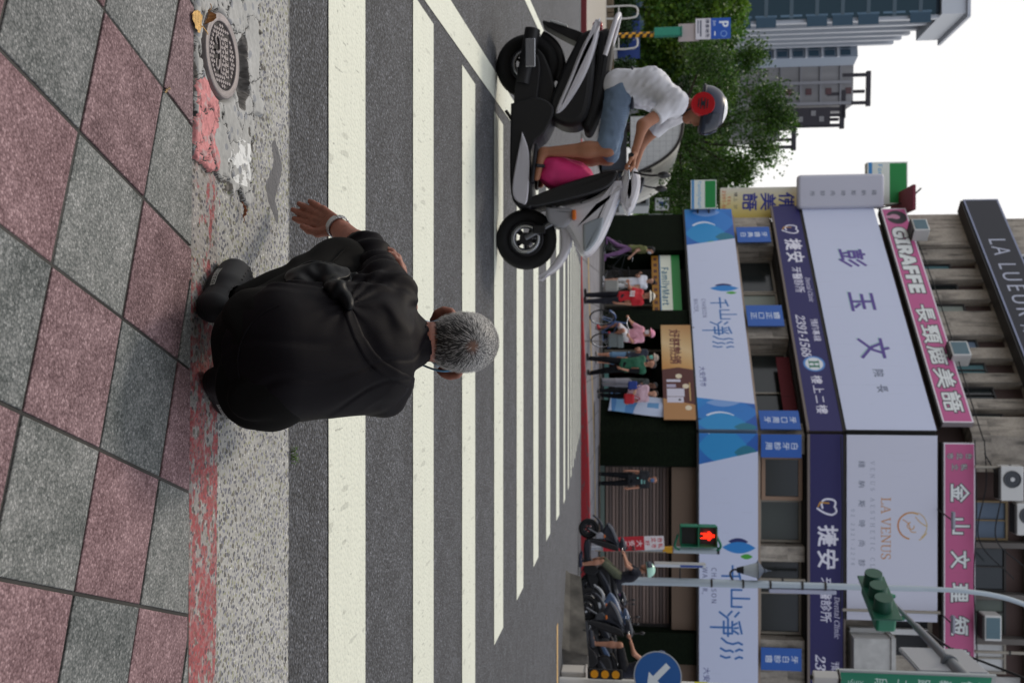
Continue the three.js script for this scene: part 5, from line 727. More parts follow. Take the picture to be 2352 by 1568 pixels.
{
  // median nose: block, keep-direction disc, hazard plate, white post
  const o = thing('median_block', 'weathered concrete barrier block ending the median, dark and stained', 'barrier', [0, 0, 0]);
  const a = at(1294, 1345, 13.7), b = at(1292, 1532, 12.7), L = Math.hypot(b.x - a.x, b.z - a.z), g = extrude([[-0.28, 0], [0.28, 0], [0.2, 0.12], [0.13, 0.36], [-0.13, 0.36], [-0.2, 0.12]], L, 0.02);
  const sh = g.attributes.position; for (let i = 0; i < sh.count; i++) if (sh.getZ(i) < 0) sh.setY(i, sh.getY(i) * 0.62);
  o.position.set((a.x + b.x) / 2, 0.15, (a.z + b.z) / 2 - 0.25); o.rotation.y = Math.atan2(b.x - a.x, b.z - a.z); add('block', uvBox(g), new THREE.MeshStandardMaterial({ map: dataTex(256, 256, (u, v) => { const n = fbm(u * 6, v * 6, 223, 5, 6), L = 82 + 70 * (n - 0.5); return [L * 1.04, L, L * 0.93]; }), roughness: 0.95 }), o); add('joint', put(box(0.3, 0.3, 0.02), 0, 0.17, L * 0.2), mat(60, 58, 56, 0.9), o);
  const w = thing('white_post', 'white traffic post at the lower edge carrying the blue arrow disc', 'post', [at(1400, 1566, 12.4).x + 0.03, 0.16, -12.4]); add('shaft', [put(cyl(0.07, 0.07, 7, 20), 0, 3.5, 0)], whitePaint, w); add('collar', put(cyl(0.08, 0.08, 0.06, 20), 0, 2.6, 0), metalDark, w); add('sticker', put(cyl(0.072, 0.072, 0.16, 20), 0, 1.75, 0), mat(190, 186, 40, 0.6), w);
  const c = at(1511, 1552, 12.2), d = thing('direction_disc', 'round blue sign with white arrow pointing down right, on the white post', 'sign', c, -0.4);
  add('plate', put(cyl(0.29, 0.29, 0.012, 48).rotateX(Math.PI / 2), 0, 0, 0), mat(170, 174, 178, 0.5), d); const face = new THREE.CircleGeometry(0.275, 48); face.translate(0, 0, 0.009);
  add('face', face, print(canvasTex(256, 256, (g) => { g.fillStyle = '#1e5a9e'; g.fillRect(0, 0, 256, 256); g.save(); g.translate(128, 128); g.rotate(-Math.PI * 0.25); g.fillStyle = '#dfe6ea'; g.fillRect(-17, -84, 34, 110); g.beginPath(); g.moveTo(-50, 20); g.lineTo(50, 20); g.lineTo(0, 88); g.fill(); g.restore(); })), d);
  const h = thing('hazard_plate', 'black hazard plate with three amber discs low on the white post', 'sign', at(1390, 1548, 12.3), -0.2); add('plate', rbox(0.12, 0.42, 0.03, 0.01), black, h); for (let i = -1; i < 2; i++) add('reflector', put(cyl(0.047, 0.047, 0.02, 20).rotateX(Math.PI / 2), 0, i * 0.13, 0.015), mat(222, 150, 24, 0.4), h);
  const v = thing('base_block', 'white painted block at the foot of the barrier end', 'block', at(1312, 1556, 12.6).setY(0.16)); add('block', rbox(0.3, 0.3, 0.3, 0.02, 0.03, 0.17, 0), mat(180, 176, 170, 0.8), v); add('cap', rbox(0.32, 0.03, 0.32, 0.01, 0.03, 0.33, 0), mat(150, 146, 142, 0.8), v);
  const ym = sheet([3.4, 5, 7], [11.9, 12.06], (X, Z) => roadY(Z) + 0.004); add('kerb_line', ym, mat(196, 160, 104, 0.7), road);
}
{
  // mast arm over the road with a signal seen from behind and the backs of sign plates
  const y = 6.0, o = thing('mast_arm', 'tapering grey mast arm reaching over the road at the lower right', 'mast', [5.0, 0, 0]);
  add('arm', [rod([0, y, -13.2], [0, y + 0.02, -16.2], 0.1, 0.09, 16), rod([0, y + 0.02, -16.2], [0, y + 0.05, -18.2], 0.075, 0.065, 16), rod([0, y + 0.05, -18.2], [0, y + 0.08, -20.6], 0.05, 0.03, 12)], mat(134, 138, 142, 0.4, { metalness: 0.5 }), o);
  for (const z of [-14.2, -15.2, -16.2]) add('flange', put(cyl(0.125, 0.125, 0.08, 20).rotateX(Math.PI / 2), 0, y, z), mat(116, 120, 124, 0.45, { metalness: 0.5 }), o);
  const t = thing('traffic_signal', 'green three lens traffic signal hanging at the end of the mast arm', 'traffic signal', [4.92, y - 0.32, -19.3], 0.35);
  add('housing', [rbox(0.34, 0.36, 1.25, 0.06, 0, 0, 0)], signalGreen, t); for (let i = -1; i < 2; i++) { add('visor', put(cyl(0.16, 0.17, 0.3, 20).rotateZ(Math.PI / 2), -0.28, -0.03, i * 0.4), mat(14, 74, 54, 0.5), t); add('back_dome', put(new THREE.SphereGeometry(0.14, 16, 12), 0.14, 0, i * 0.4), signalGreen, t); } add('hanger', [rod([0, 0.15, 0.3], [0.08, 0.4, 0.3], 0.04), rod([0, 0.15, -0.4], [0.08, 0.4, -0.4], 0.04)], signalGreen, t); add('backplate', rbox(0.03, 0.5, 1.4, 0.01, -0.16, 0, 0), mat(16, 84, 62, 0.5), t);
  [[-16.4, 0.98, 'larger grey framed sign back beside the green signal on the mast arm'], [-15.0, 0.72, 'smaller grey sign back nearest the foot of the mast arm']].forEach(([z, h, label]) => { const s = thing('sign_back', label, 'sign', [5.02, y - 0.05, z], Math.PI / 2); const w = 1.15; add('sheet', box(w, h, 0.02), mat(158, 160, 164, 0.5, { metalness: 0.3 }), s); add('frame', [box(w, 0.04, 0.05, 0, h / 2, 0.03), box(w, 0.04, 0.05, 0, -h / 2, 0.03), box(0.04, h, 0.05, w / 2, 0, 0.03), box(0.04, h, 0.05, -w / 2, 0, 0.03), box(w, 0.03, 0.04, 0, h / 6, 0.03), box(w, 0.03, 0.04, 0, -h / 6, 0.03)], mat(176, 178, 182, 0.5), s); add('clamp', [box(0.1, 0.2, 0.12, 0, 0.05, 0.08)], metalDark, s); });
  const g = at(2100, 1560, 12.6), n = thing('street_name_sign', 'green street name sign with white lettering at the lower right edge', 'sign', [g.x + 0.05, g.y, g.z], 0.42);
  const plate = box(0.36, 1.86, 0.03); add('plate', plate, mat(170, 176, 176, 0.5), n); const fc = new THREE.PlaneGeometry(0.3, 1.76); fc.translate(0, 0, 0.018); add('face', fc, print(canvasTex(96, 560, (c) => { c.fillStyle = '#138a68'; c.fillRect(0, 0, 96, 560); c.strokeStyle = '#dfeee8'; [...'信義路二段'].forEach((q, i) => glyph(c, q, 22, 60 + i * 80, 50, 9)); c.fillStyle = '#dfeee8'; c.beginPath(); c.moveTo(48, 10); c.lineTo(70, 44); c.lineTo(26, 44); c.fill(); c.save(); c.translate(40, 470); c.rotate(Math.PI / 2); latin(c, 'Xinyi', 0, 0, '28px sans-serif'); c.restore(); })), n);
  const cam = at(1896, 1556, 12.4), k = thing('camera_housing', 'white weatherproof camera box on the post at the lower edge', 'camera', cam, 0.6); add('case', rbox(0.13, 0.3, 0.12, 0.02), mat(196, 192, 186, 0.5), k); add('hood', rbox(0.15, 0.02, 0.16, 0.01, 0, 0.16, 0), metalDark, k); add('lens', put(cyl(0.03, 0.03, 0.03, 16), 0, -0.16, 0), black, k);
  const w = thing('overhead_cable', 'black cable sagging across the upper right in front of the facade', 'cable', [0, 0, 0]); add('wire', tube([at(2130, 1450, 21), at(2190, 1492, 19.5), at(2260, 1520, 18), at(2360, 1560, 17), at(2460, 1610, 16)], 0.022, 30), black, w); add('clip', [put(new THREE.SphereGeometry(0.04, 10, 8), ...at(2190, 1492, 19.5).toArray())], black, w);
}
// ---------- skin and cloth as one smooth surface: blended bones, meshed on a grid ----------
function net(f, lo, hi, h) {
  const n = [0, 1, 2].map((k) => Math.ceil((hi[k] - lo[k]) / h) + 1), [nx, ny, nz] = n, V = new Float32Array(nx * ny * nz), id = new Int32Array(nx * ny * nz).fill(-1), P = [], N = [], I = [];
  let q = 0; for (let k = 0; k < nz; k++) for (let j = 0; j < ny; j++) for (let i = 0; i < nx; i++) V[q++] = f(lo[0] + i * h, lo[1] + j * h, lo[2] + k * h);
  const at3 = (i, j, k) => (k * ny + j) * nx + i, C = [[0, 0, 0], [1, 0, 0], [0, 1, 0], [1, 1, 0], [0, 0, 1], [1, 0, 1], [0, 1, 1], [1, 1, 1]], Ed = [[0, 1], [2, 3], [4, 5], [6, 7], [0, 2], [1, 3], [4, 6], [5, 7], [0, 4], [1, 5], [2, 6], [3, 7]];
  for (let k = 0; k < nz - 1; k++) for (let j = 0; j < ny - 1; j++) for (let i = 0; i < nx - 1; i++) {
    let m = 0; const v = C.map((c, e) => { const d = V[at3(i + c[0], j + c[1], k + c[2])]; if (d < 0) m |= 1 << e; return d; });
    if (!m || m === 255) continue;
    let x = 0, y = 0, z = 0, t = 0; for (const [a, b] of Ed) if ((v[a] < 0) !== (v[b] < 0)) { const s = v[a] / (v[a] - v[b]); x += lerp(C[a][0], C[b][0], s); y += lerp(C[a][1], C[b][1], s); z += lerp(C[a][2], C[b][2], s); t++; }
    id[at3(i, j, k)] = P.length / 3; const X = lo[0] + (i + x / t) * h, Y = lo[1] + (j + y / t) * h, Z = lo[2] + (k + z / t) * h, e = h * 0.6; P.push(X, Y, Z);
    const g = v3(f(X + e, Y, Z) - f(X - e, Y, Z), f(X, Y + e, Z) - f(X, Y - e, Z), f(X, Y, Z + e) - f(X, Y, Z - e)).normalize(); N.push(g.x, g.y, g.z);
  }
  const quad = (a, b, c, d, flip) => { if (a < 0 || b < 0 || c < 0 || d < 0) return; if (flip) I.push(a, c, b, a, d, c); else I.push(a, b, c, a, c, d); };
  for (let k = 1; k < nz - 1; k++) for (let j = 1; j < ny - 1; j++) for (let i = 1; i < nx - 1; i++) {
    const s = V[at3(i, j, k)] < 0;
    if (s !== (V[at3(i + 1, j, k)] < 0)) quad(id[at3(i, j - 1, k - 1)], id[at3(i, j, k - 1)], id[at3(i, j, k)], id[at3(i, j - 1, k)], !s);
    if (s !== (V[at3(i, j + 1, k)] < 0)) quad(id[at3(i - 1, j, k - 1)], id[at3(i - 1, j, k)], id[at3(i, j, k)], id[at3(i, j, k - 1)], !s);
    if (s !== (V[at3(i, j, k + 1)] < 0)) quad(id[at3(i - 1, j - 1, k)], id[at3(i, j - 1, k)], id[at3(i, j, k)], id[at3(i - 1, j, k)], !s);
  }
  const g = new THREE.BufferGeometry(); g.setAttribute('position', new THREE.Float32BufferAttribute(P, 3)); g.setAttribute('normal', new THREE.Float32BufferAttribute(N, 3)); g.setIndex(I);
  return uvBy(g, (x, y, z) => [x, y + z * 0.5]);
}
const smin = (a, b, k) => { const h = Math.max(k - Math.abs(a - b), 0) / k; return Math.min(a, b) - h * h * k * 0.25; };
// a bone: [from, to, radius there, radius here]; far bones are skipped
function field(bones, k) {
  const L = bones.map(([a, b, r0, r1 = r0]) => { const d = b.clone().sub(a); return [a.x, a.y, a.z, d.x, d.y, d.z, Math.max(d.lengthSq(), 1e-9), r0, r1]; });
  return (x, y, z) => { let r = 9; for (const [ax, ay, az, dx, dy, dz, q, r0, r1] of L) { const px = x - ax, py = y - ay, pz = z - az, t = clamp((px * dx + py * dy + pz * dz) / q), ex = px - dx * t, ey = py - dy * t, ez = pz - dz * t; r = smin(r, Math.sqrt(ex * ex + ey * ey + ez * ez) - lerp(r0, r1, t), k); } return r; };
}
function around(bones, pad) { const lo = [9, 9, 9], hi = [-9, -9, -9]; for (const [a, b, r0, r1 = r0] of bones) for (const [p, r] of [[a, r0], [b, r1]]) p.toArray().forEach((v, k) => { lo[k] = Math.min(lo[k], v - r - pad); hi[k] = Math.max(hi[k], v + r + pad); }); return [lo, hi]; }
function flesh(bones, k, cell, warp, pad = 0.03) { const f = field(bones, k), [lo, hi] = around(bones, pad); return net(warp ? (x, y, z) => warp(f(x, y, z), x, y, z) : f, lo, hi, cell); }
// a hand: wrist at the origin, fingers along +y, palm towards +z, thumb on the side x = side
function handBones(side, curl, spread = 0.2, len = 1, thumbIn = 0.5) {
  const B = [], J = []; const P = (x, y, z) => v3(x * side, y, z);
  B.push([P(0, -0.03, 0), P(0, 0.01, 0), 0.025, 0.024]);
  const base = [[0.028, 0.088], [0.009, 0.094], [-0.011, 0.09], [-0.029, 0.08]], fl = [0.07, 0.078, 0.072, 0.056], fr = [0.0102, 0.0105, 0.01, 0.0088];
  base.forEach(([x, y], i) => { B.push([P(x * 0.55, 0.012, 0), P(x, y, 0), 0.0145, 0.0115]); let p = P(x, y, 0), ang = 0, c = Array.isArray(curl) ? curl[i] : curl; const sp = (1.5 - i) * spread * 0.16; for (let s = 0; s < 3; s++) { ang += c * [0.55, 1, 0.75][s]; const l = fl[i] * len * [0.44, 0.31, 0.25][s], q = p.clone().add(v3(Math.sin(sp) * side * l * Math.cos(ang), Math.cos(ang) * l, Math.sin(ang) * l)); B.push([p, q, fr[i] * (1.06 - 0.09 * s), fr[i] * (0.98 - 0.1 * s)]); p = q; } J.push(p); });
  const t0 = P(0.024, 0.018, 0.006), t1 = P(0.043, 0.046, 0.012 + 0.012 * thumbIn), t2 = P(0.05 - 0.012 * thumbIn, 0.078, 0.018 + 0.022 * thumbIn), t3 = P(0.05 - 0.02 * thumbIn, 0.1, 0.022 + 0.03 * thumbIn);
  B.push([t0, t1, 0.0165, 0.0135], [t1, t2, 0.0125, 0.0112], [t2, t3, 0.0112, 0.0092]);
  return [B, J];
}
const handGeo = (side, curl, cell = 0.0045, ...more) => flesh(handBones(side, curl, ...more)[0], 0.008, cell, null, 0.012);
const hands = { relaxed: [handGeo(-1, 0.45), handGeo(1, 0.45)], grip: [handGeo(-1, 1.25), handGeo(1, 1.25)] };
function aim(g, p, dir, palm, s = 1) {   // bring a hand to a wrist: fingers along dir, palm facing palm
  const y = dir.clone().normalize(), z = palm.clone().addScaledVector(y, -palm.dot(y)).normalize(), x = y.clone().cross(z);
  return g.clone().applyMatrix4(new THREE.Matrix4().makeBasis(x, y, z).scale(v3(s, s, s)).setPosition(p));
}
// joints of a body 1.7 m tall that faces +z, from a few angles
function pose(o = {}) {
  const { lean = 0.04, hip = 0.93, turn = 0, nod = 0, arms = [{}, {}], legs = [{}, {}], broad = 1 } = o, J = {};
  J.pelvis = v3(0, hip, 0); const up = v3(0, Math.cos(lean), Math.sin(lean)); J.chest = J.pelvis.clone().addScaledVector(up, 0.3); J.neck = J.pelvis.clone().addScaledVector(up, 0.51); J.head = J.neck.clone().add(v3(Math.sin(turn) * 0.01, 0.175, 0.03 + nod * 0.1)); J.face = v3(Math.sin(turn), -nod, Math.cos(turn)).normalize();
  [-1, 1].forEach((s, i) => {
    const a = { sh: 0.05, out: 0.14, el: 0.25, inn: 0, ...arms[i] }, l = { hip: 0, knee: 0.04, out: 0.04, toe: 0.12, ...legs[i] };
    const S = J.neck.clone().add(v3(s * 0.175 * broad, 0, 0)).addScaledVector(up, -0.045), d = v3(s * Math.sin(a.out), -Math.cos(a.sh) * Math.cos(a.out), Math.sin(a.sh) * Math.cos(a.out)), E = S.clone().addScaledVector(d, 0.285), e = v3(s * (Math.sin(a.out) * 0.5 - a.inn), -Math.cos(a.sh + a.el), Math.sin(a.sh + a.el)).normalize();
    const H = J.pelvis.clone().add(v3(s * 0.088, -0.02, 0)), t = v3(s * Math.sin(l.out), -Math.cos(l.hip), Math.sin(l.hip)).normalize(), K = H.clone().addScaledVector(t, 0.425), k = v3(s * Math.sin(l.out) * 0.4, -Math.cos(l.hip - l.knee), Math.sin(l.hip - l.knee)).normalize(), A = K.clone().addScaledVector(k, 0.41), T = A.clone().add(v3(s * Math.sin(l.toe) * 0.16, -0.045 + (l.lift ?? 0), 0.15 * Math.cos(l.toe)));
    J['sh' + i] = S; J['el' + i] = E; J['wr' + i] = E.clone().addScaledVector(e, 0.245); J['hd' + i] = a.hd ?? e; J['hip' + i] = H; J['kn' + i] = K; J['an' + i] = A; J['toe' + i] = T; J['palm' + i] = a.palm ?? v3(-s, 0, 0.2);
  });
  return J;
}
// build a clothed figure from joints into thing t
function figure(t, J, o) {
  const { skin, cell = 0.02, top, topLen = 0.55, bottom, bottomLen = 1, shoes, hair, hat, grip, fat = 1, long, mask } = o, mid = (a, b, s) => a.clone().lerp(b, s), B = [], up = J.neck.clone().sub(J.pelvis).normalize(), f = J.face, wide = J.sh1.clone().sub(J.sh0).normalize();
  const off = (p, x, y, z) => p.clone().addScaledVector(wide, x).addScaledVector(up, y).addScaledVector(f, z);
  B.push([J.neck.clone().addScaledVector(up, -0.05), J.head.clone().addScaledVector(f, -0.02).add(v3(0, -0.06, 0)), 0.056, 0.052]);
  B.push([J.head.clone().add(v3(0, 0.03, 0)).addScaledVector(f, -0.022), J.head.clone().add(v3(0, 0.02, 0)).addScaledVector(f, 0.018), 0.083, 0.08], [J.head.clone().add(v3(0, -0.035, 0)).addScaledVector(f, 0.02), J.head.clone().add(v3(0, -0.085, 0)).addScaledVector(f, 0.055), 0.064, 0.038]);
  const nose = J.head.clone().add(v3(0, -0.012, 0)).addScaledVector(f, 0.1); B.push([J.head.clone().add(v3(0, 0.02, 0)).addScaledVector(f, 0.088), nose.clone().add(v3(0, -0.016, 0)), 0.008, 0.014]);
  const side = v3(f.z, 0, -f.x).normalize(); for (const s of [-1, 1]) B.push([J.head.clone().addScaledVector(side, s * 0.083).add(v3(0, 0.012, 0)), J.head.clone().addScaledVector(side, s * 0.081).add(v3(0, -0.03, 0)).addScaledVector(f, -0.004), 0.016, 0.011]);
  const torso = (x, g) => [[off(J.pelvis, -0.07, -0.02, 0), off(J.chest, -0.085, 0.02, 0), (0.098 + g) * fat, (0.105 + g) * fat], [off(J.pelvis, 0.07, -0.02, 0), off(J.chest, 0.085, 0.02, 0), (0.098 + g) * fat, (0.105 + g) * fat], [J.chest, off(J.neck, 0, -0.06, 0), 0.12 + g, 0.085 + g], [mid(J.sh0, J.neck, 0.12), mid(J.sh1, J.neck, 0.12), 0.06 + g, 0.06 + g], [off(J.chest, -0.085, 0.02, 0), J.sh0, 0.1 + g, 0.062 + g], [off(J.chest, 0.085, 0.02, 0), J.sh1, 0.1 + g, 0.062 + g]];
  B.push(...torso(0, -0.012));
  for (const i of [0, 1]) B.push([J['sh' + i], J['el' + i], 0.05, 0.039], [J['el' + i], J['wr' + i], 0.038, 0.025], [J['hip' + i], J['kn' + i], 0.078 * fat, 0.053], [J['kn' + i], mid(J['kn' + i], J['an' + i], 0.35), 0.05, 0.053], [mid(J['kn' + i], J['an' + i], 0.3), J['an' + i], 0.053, 0.033], [J['an' + i].clone().add(v3(0, -0.03, 0)), J['toe' + i], 0.032, 0.024]);
  const geos = [flesh(B, 0.03, cell)];
  for (const i of [0, 1]) geos.push(aim((grip?.[i] ? hands.grip : hands.relaxed)[i], J['wr' + i], J['hd' + i], J['palm' + i]));
  add('body', geos, skin, t);
  const sl = topLen, S = torso(0, 0.012); for (const i of [0, 1]) { const e = sl <= 1 ? mid(J['sh' + i], J['el' + i], sl) : J['el' + i]; S.push([J['sh' + i], e, 0.066, 0.058]); if (sl > 1) S.push([J['el' + i], mid(J['el' + i], J['wr' + i], sl - 1), 0.052, 0.042]); }
  const cutS = (d, x, y, z) => { let r = d + 0.012 * (noise3(x * 15, y * 8, z * 15, 3) - 0.5) + 0.012 * (noise3(x * 30 + y * 12, y * 34 + x * 16, z * 24, 13) - 0.5); r = Math.max(r, J.pelvis.y - (long ?? 0.12) - y); const dn = Math.hypot(x - J.neck.x - f.x * 0.03, y - J.neck.y - 0.055, z - J.neck.z - f.z * 0.03); r = Math.max(r, 0.068 - dn); for (const i of [0, 1]) { const A = sl <= 1 ? J['sh' + i] : J['el' + i], E = sl <= 1 ? J['el' + i] : J['wr' + i], L = E.clone().sub(A), q = sl <= 1 ? sl : sl - 1, tt = ((x - A.x) * L.x + (y - A.y) * L.y + (z - A.z) * L.z) / L.lengthSq(); const rad = Math.hypot(x - A.x - L.x * tt, y - A.y - L.y * tt, z - A.z - L.z * tt); if (rad < 0.09 && tt > q && tt < q + 0.7) r = Math.max(r, (tt - q) * 0.28); } return r; };
  if (top) add('shirt', flesh(S, 0.05, cell, cutS), top, t);
  const bl = bottomLen, T = [[off(J.pelvis, -0.07, 0.03, 0), off(J.pelvis, 0.07, 0.03, 0), 0.108 * fat, 0.108 * fat]]; for (const i of [0, 1]) { T.push([J['hip' + i], mid(J['hip' + i], J['kn' + i], Math.min(1, bl * 2)), 0.094 * fat, 0.074]); if (bl > 0.5) T.push([J['kn' + i], mid(J['kn' + i], J['an' + i], bl * 2 - 1), 0.072, 0.056]); }
  if (bottom) add(bl > 0.6 ? 'trousers' : 'shorts', flesh(T, 0.03, cell, (d, x, y, z) => d + 0.008 * (noise3(x * 18, y * 11, z * 18, 5) - 0.5) + 0.008 * (noise3(x * 30, y * 42, z * 30, 15) - 0.5)), bottom, t);
  if (shoes) for (const i of [0, 1]) { const d = J['toe' + i].clone().sub(J['an' + i]).setY(0).normalize(), h = J['an' + i].clone().add(v3(0, -0.052, 0)).addScaledVector(d, -0.03), e = J['toe' + i].clone().add(v3(0, -0.004, 0)).addScaledVector(d, 0.015); add('shoe', flesh([[h, e, 0.04, 0.033], [J['an' + i].clone().add(v3(0, -0.03, 0)), h.clone().lerp(e, 0.4), 0.044, 0.036]], 0.03, cell * 0.7, (q, x, y) => Math.max(q, Math.min(h.y, e.y) - 0.026 - y)), shoes, t); }
  if (hair) { const c = J.head.clone().add(v3(0, 0.035, 0)).addScaledVector(f, -0.022), hb = [[c, c.clone().addScaledVector(f, 0.03), 0.094, 0.09]]; if (o.hairLong) hb.push([c.clone().addScaledVector(f, -0.03), J.neck.clone().addScaledVector(f, -0.06).add(v3(0, 0.1 - o.hairLong, 0)), 0.085, 0.05]); add('hair', flesh(hb, 0.03, cell * 0.7, (d, x, y, z) => { const q = v3(x, y, z).sub(J.head), fr = q.dot(f); return Math.max(d + 0.006 * (noise3(x * 60, y * 20, z * 60, 9) - 0.5), Math.min(fr - 0.01 - Math.max(0, q.y - 0.045) * 1.6, 0.2)); }), hair, t); }
  const eyeM = mat(26, 20, 18, 0.3); if (!o.noFace) { for (const s of [-1, 1]) add('eye', put(new THREE.SphereGeometry(0.0095, 10, 8).scale(1.4, 0.7, 0.8), ...J.head.clone().add(v3(0, 0.018, 0)).addScaledVector(f, 0.086).addScaledVector(side, s * 0.032).toArray()), eyeM, t); if (!mask) add('mouth', rod(J.head.clone().add(v3(0, -0.062, 0)).addScaledVector(f, 0.086).addScaledVector(side, -0.02), J.head.clone().add(v3(0, -0.062, 0)).addScaledVector(f, 0.086).addScaledVector(side, 0.02), 0.005), mat(120, 66, 60, 0.6), t); }
  if (mask) add('face_mask', flesh([[J.head.clone().add(v3(0, -0.03, 0)).addScaledVector(f, 0.05), J.head.clone().add(v3(0, -0.075, 0)).addScaledVector(f, 0.055), 0.062, 0.05]], 0.02, cell * 0.6, (d, x, y, z) => Math.max(d, 0.02 - v3(x, y, z).sub(J.head).dot(f))), mask, t);
  if (hat) { const c = J.head.clone().add(v3(0, 0.055, 0)).addScaledVector(f, -0.012), h = add('hat', [put(new THREE.SphereGeometry(0.103, 24, 12, 0, 6.3, 0, 1.62).scale(1, 0.95, 1.1), 0, 0, 0), hat.brim === 'cap' ? put(cyl(0.085, 0.09, 0.012, 20).scale(0.9, 1, 1.1), 0, -0.002, 0.1, 0.15) : put(cyl(0.1, 0.155, 0.05, 28), 0, -0.012, 0)], hat.m, t); h.position.copy(c); h.rotation.y = Math.atan2(f.x, f.z); if (hat.band) { const b = add('hat_band', put(cyl(0.106, 0.108, 0.03, 28).scale(1, 1, 1.1), 0, 0.03, 0), hat.band, h); } }
  return t;
}
const skinTan = mat(176, 124, 98, 0.6), skinPale = mat(196, 148, 122, 0.6), skinDark = mat(112, 76, 58, 0.6), blackCloth = new THREE.MeshPhysicalMaterial({ color: rgb(24, 25, 28), roughness: 0.9, specularIntensity: 0.3 }), hairBlack = mat(22, 20, 20, 0.6);
const person = (label, x, depth, turn, y, group) => thing('person', label, 'person', [x, y ?? farTop(x, depth), -depth], turn, group);
const X = (u, depth) => (u - 784) / FOCAL * depth;
{
  let p = person('person in an olive shirt and violet trousers walking past the dark end column', X(572, 33.6), 33.6, 1.45, 0.2);
  figure(p, pose({ lean: 0.1, legs: [{ hip: 0.42, knee: 0.2 }, { hip: -0.3, knee: 0.35 }], arms: [{ sh: 0.3, el: 0.5 }, { sh: -0.2, el: 0.3 }] }), { skin: skinPale, top: mat(116, 118, 70, 0.85), bottom: mat(128, 92, 132, 0.85), shoes: mat(120, 84, 124, 0.8), hair: hairBlack, hairLong: 0.1, mask: mat(220, 220, 224, 0.8) });
  p = person('person in white shirt and white shorts holding a phone before the store front', X(650, 33.2), 33.2, -0.5, 0.2);
  figure(p, pose({ nod: 0.3, arms: [{ sh: 0.3, el: 1.7, inn: 0.3 }, { sh: 0.1, el: 0.3 }], legs: [{ out: 0.05 }, { out: 0.07, hip: 0.06 }] }), { skin: skinPale, top: mat(226, 226, 232, 0.85), bottom: mat(222, 220, 216, 0.85), bottomLen: 0.42, shoes: mat(206, 204, 204, 0.7), hair: hairBlack, hairLong: 0.22 });
  p = person('person in a red jersey, dark trousers and striped bucket hat at the kerb', X(684, 25.1), 25.1, -0.7);
  figure(p, pose({ arms: [{ sh: 0.35, el: 1.1, inn: 0.2 }, { sh: -0.05, el: 0.2 }], nod: 0.1 }), { skin: skinTan, top: mat(190, 28, 40, 0.75), topLen: 0.8, bottom: mat(24, 26, 36, 0.85), shoes: mat(40, 36, 34, 0.8), hair: hairBlack, hat: { m: mat(214, 206, 186, 0.85), band: black } });
  { const q = add('jersey_print', [...Array(3)].map((_, i) => box(0.05, 0.12, 0.004, -0.07 + i * 0.07, 0, 0)), mat(226, 216, 214, 0.8), p); q.position.set(0.0, 1.2, 0.148); q.rotation.z = -0.1; }
  { const b = thing('shoulder_bag', 'grey shoulder bag hanging at the side of the red jersey wearer', 'bag', [X(657, 25), 0.62, -24.95], -0.5); add('pouch', rbox(0.3, 0.36, 0.12, 0.05), mat(140, 140, 134, 0.85), b); add('strap', tube([[-0.12, 0.17, 0], [0, 0.42, 0], [0.12, 0.17, 0]], 0.012, 16), mat(120, 120, 116, 0.85), b); }
  p = person('person in a dark green vest and black sleeves and trousers, striding by the kerb', X(838, 25.0), 25.0, -0.55);
  figure(p, pose({ legs: [{ hip: 0.2, knee: 0.12, out: 0.06 }, { hip: -0.16, knee: 0.15, out: 0.06 }], arms: [{ sh: -0.25, el: 0.3 }, { sh: 0.2, el: 0.35 }] }), { skin: skinTan, top: mat(30, 92, 66, 0.8), topLen: 0.3, bottom: blackCloth, shoes: black, hair: mat(52, 50, 50, 0.7), fat: 1.05 });
  for (const s of [0, 1]) { const J = pose({ arms: [{ sh: -0.25, el: 0.3 }, { sh: 0.2, el: 0.35 }] }); add('sleeve', flesh([[J['sh' + s], J['el' + s].clone().lerp(J['wr' + s], 0.2), 0.062, 0.052]], 0.02, 0.02), blackCloth, p); }
  p = person('person in sun hat and pale green mask behind the dark green vest', X(822, 28.2), 28.2, -0.3);
  figure(p, pose({ arms: [{ sh: 0.4, el: 1.4, inn: 0.2 }, { sh: 0.1, el: 0.4 }] }), { skin: skinTan, top: mat(40, 46, 58, 0.85), topLen: 0.5, bottom: mat(98, 132, 160, 0.85), bottomLen: 0.6, shoes: mat(150, 140, 132, 0.8), hair: hairBlack, hat: { m: mat(158, 142, 128, 0.85) }, mask: mat(120, 196, 176, 0.8) });
  p = person('person in a pale pink blouse and black trousers walking beside the red handbag', X(902, 28.9), 28.9, 0.3);
  figure(p, pose({ legs: [{ hip: 0.14 }, { hip: -0.1, knee: 0.15 }], arms: [{ sh: 0.2, el: 1.2, inn: 0.2 }, { sh: 0.1, el: 0.5 }] }), { skin: skinPale, top: mat(206, 172, 180, 0.85), topLen: 0.9, bottom: blackCloth, shoes: black, hair: mat(46, 36, 32, 0.7), hairLong: 0.05 });
  { const b = thing('handbag', 'bright red handbag carried in front of the pale pink blouse', 'bag', [X(905, 28.6) + 0.12, farTop(1, 28.6) + 0.92, -28.62], 0.2); add('pouch', rbox(0.3, 0.3, 0.13, 0.06), mat(186, 26, 38, 0.6), b); add('handle', tube([[-0.1, 0.14, 0], [0, 0.3, 0], [0.1, 0.14, 0]], 0.012, 14), mat(150, 20, 30, 0.6), b); }
  { const b = thing('tote_bag', 'blue tote bag held at chest height left of the red handbag', 'bag', [X(884, 28.6), farTop(1, 28.6) + 1.02, -28.62], 0.1); add('pouch', rbox(0.24, 0.26, 0.1, 0.04), mat(44, 66, 140, 0.8), b); add('handle', tube([[-0.07, 0.12, 0], [0, 0.26, 0], [0.07, 0.12, 0]], 0.01, 12), mat(34, 50, 110, 0.8), b); }
  p = person('dark clothed person half hidden in the arcade shade behind the pink blouse', X(878, 30.6), 30.6, 0.9, 0.2);
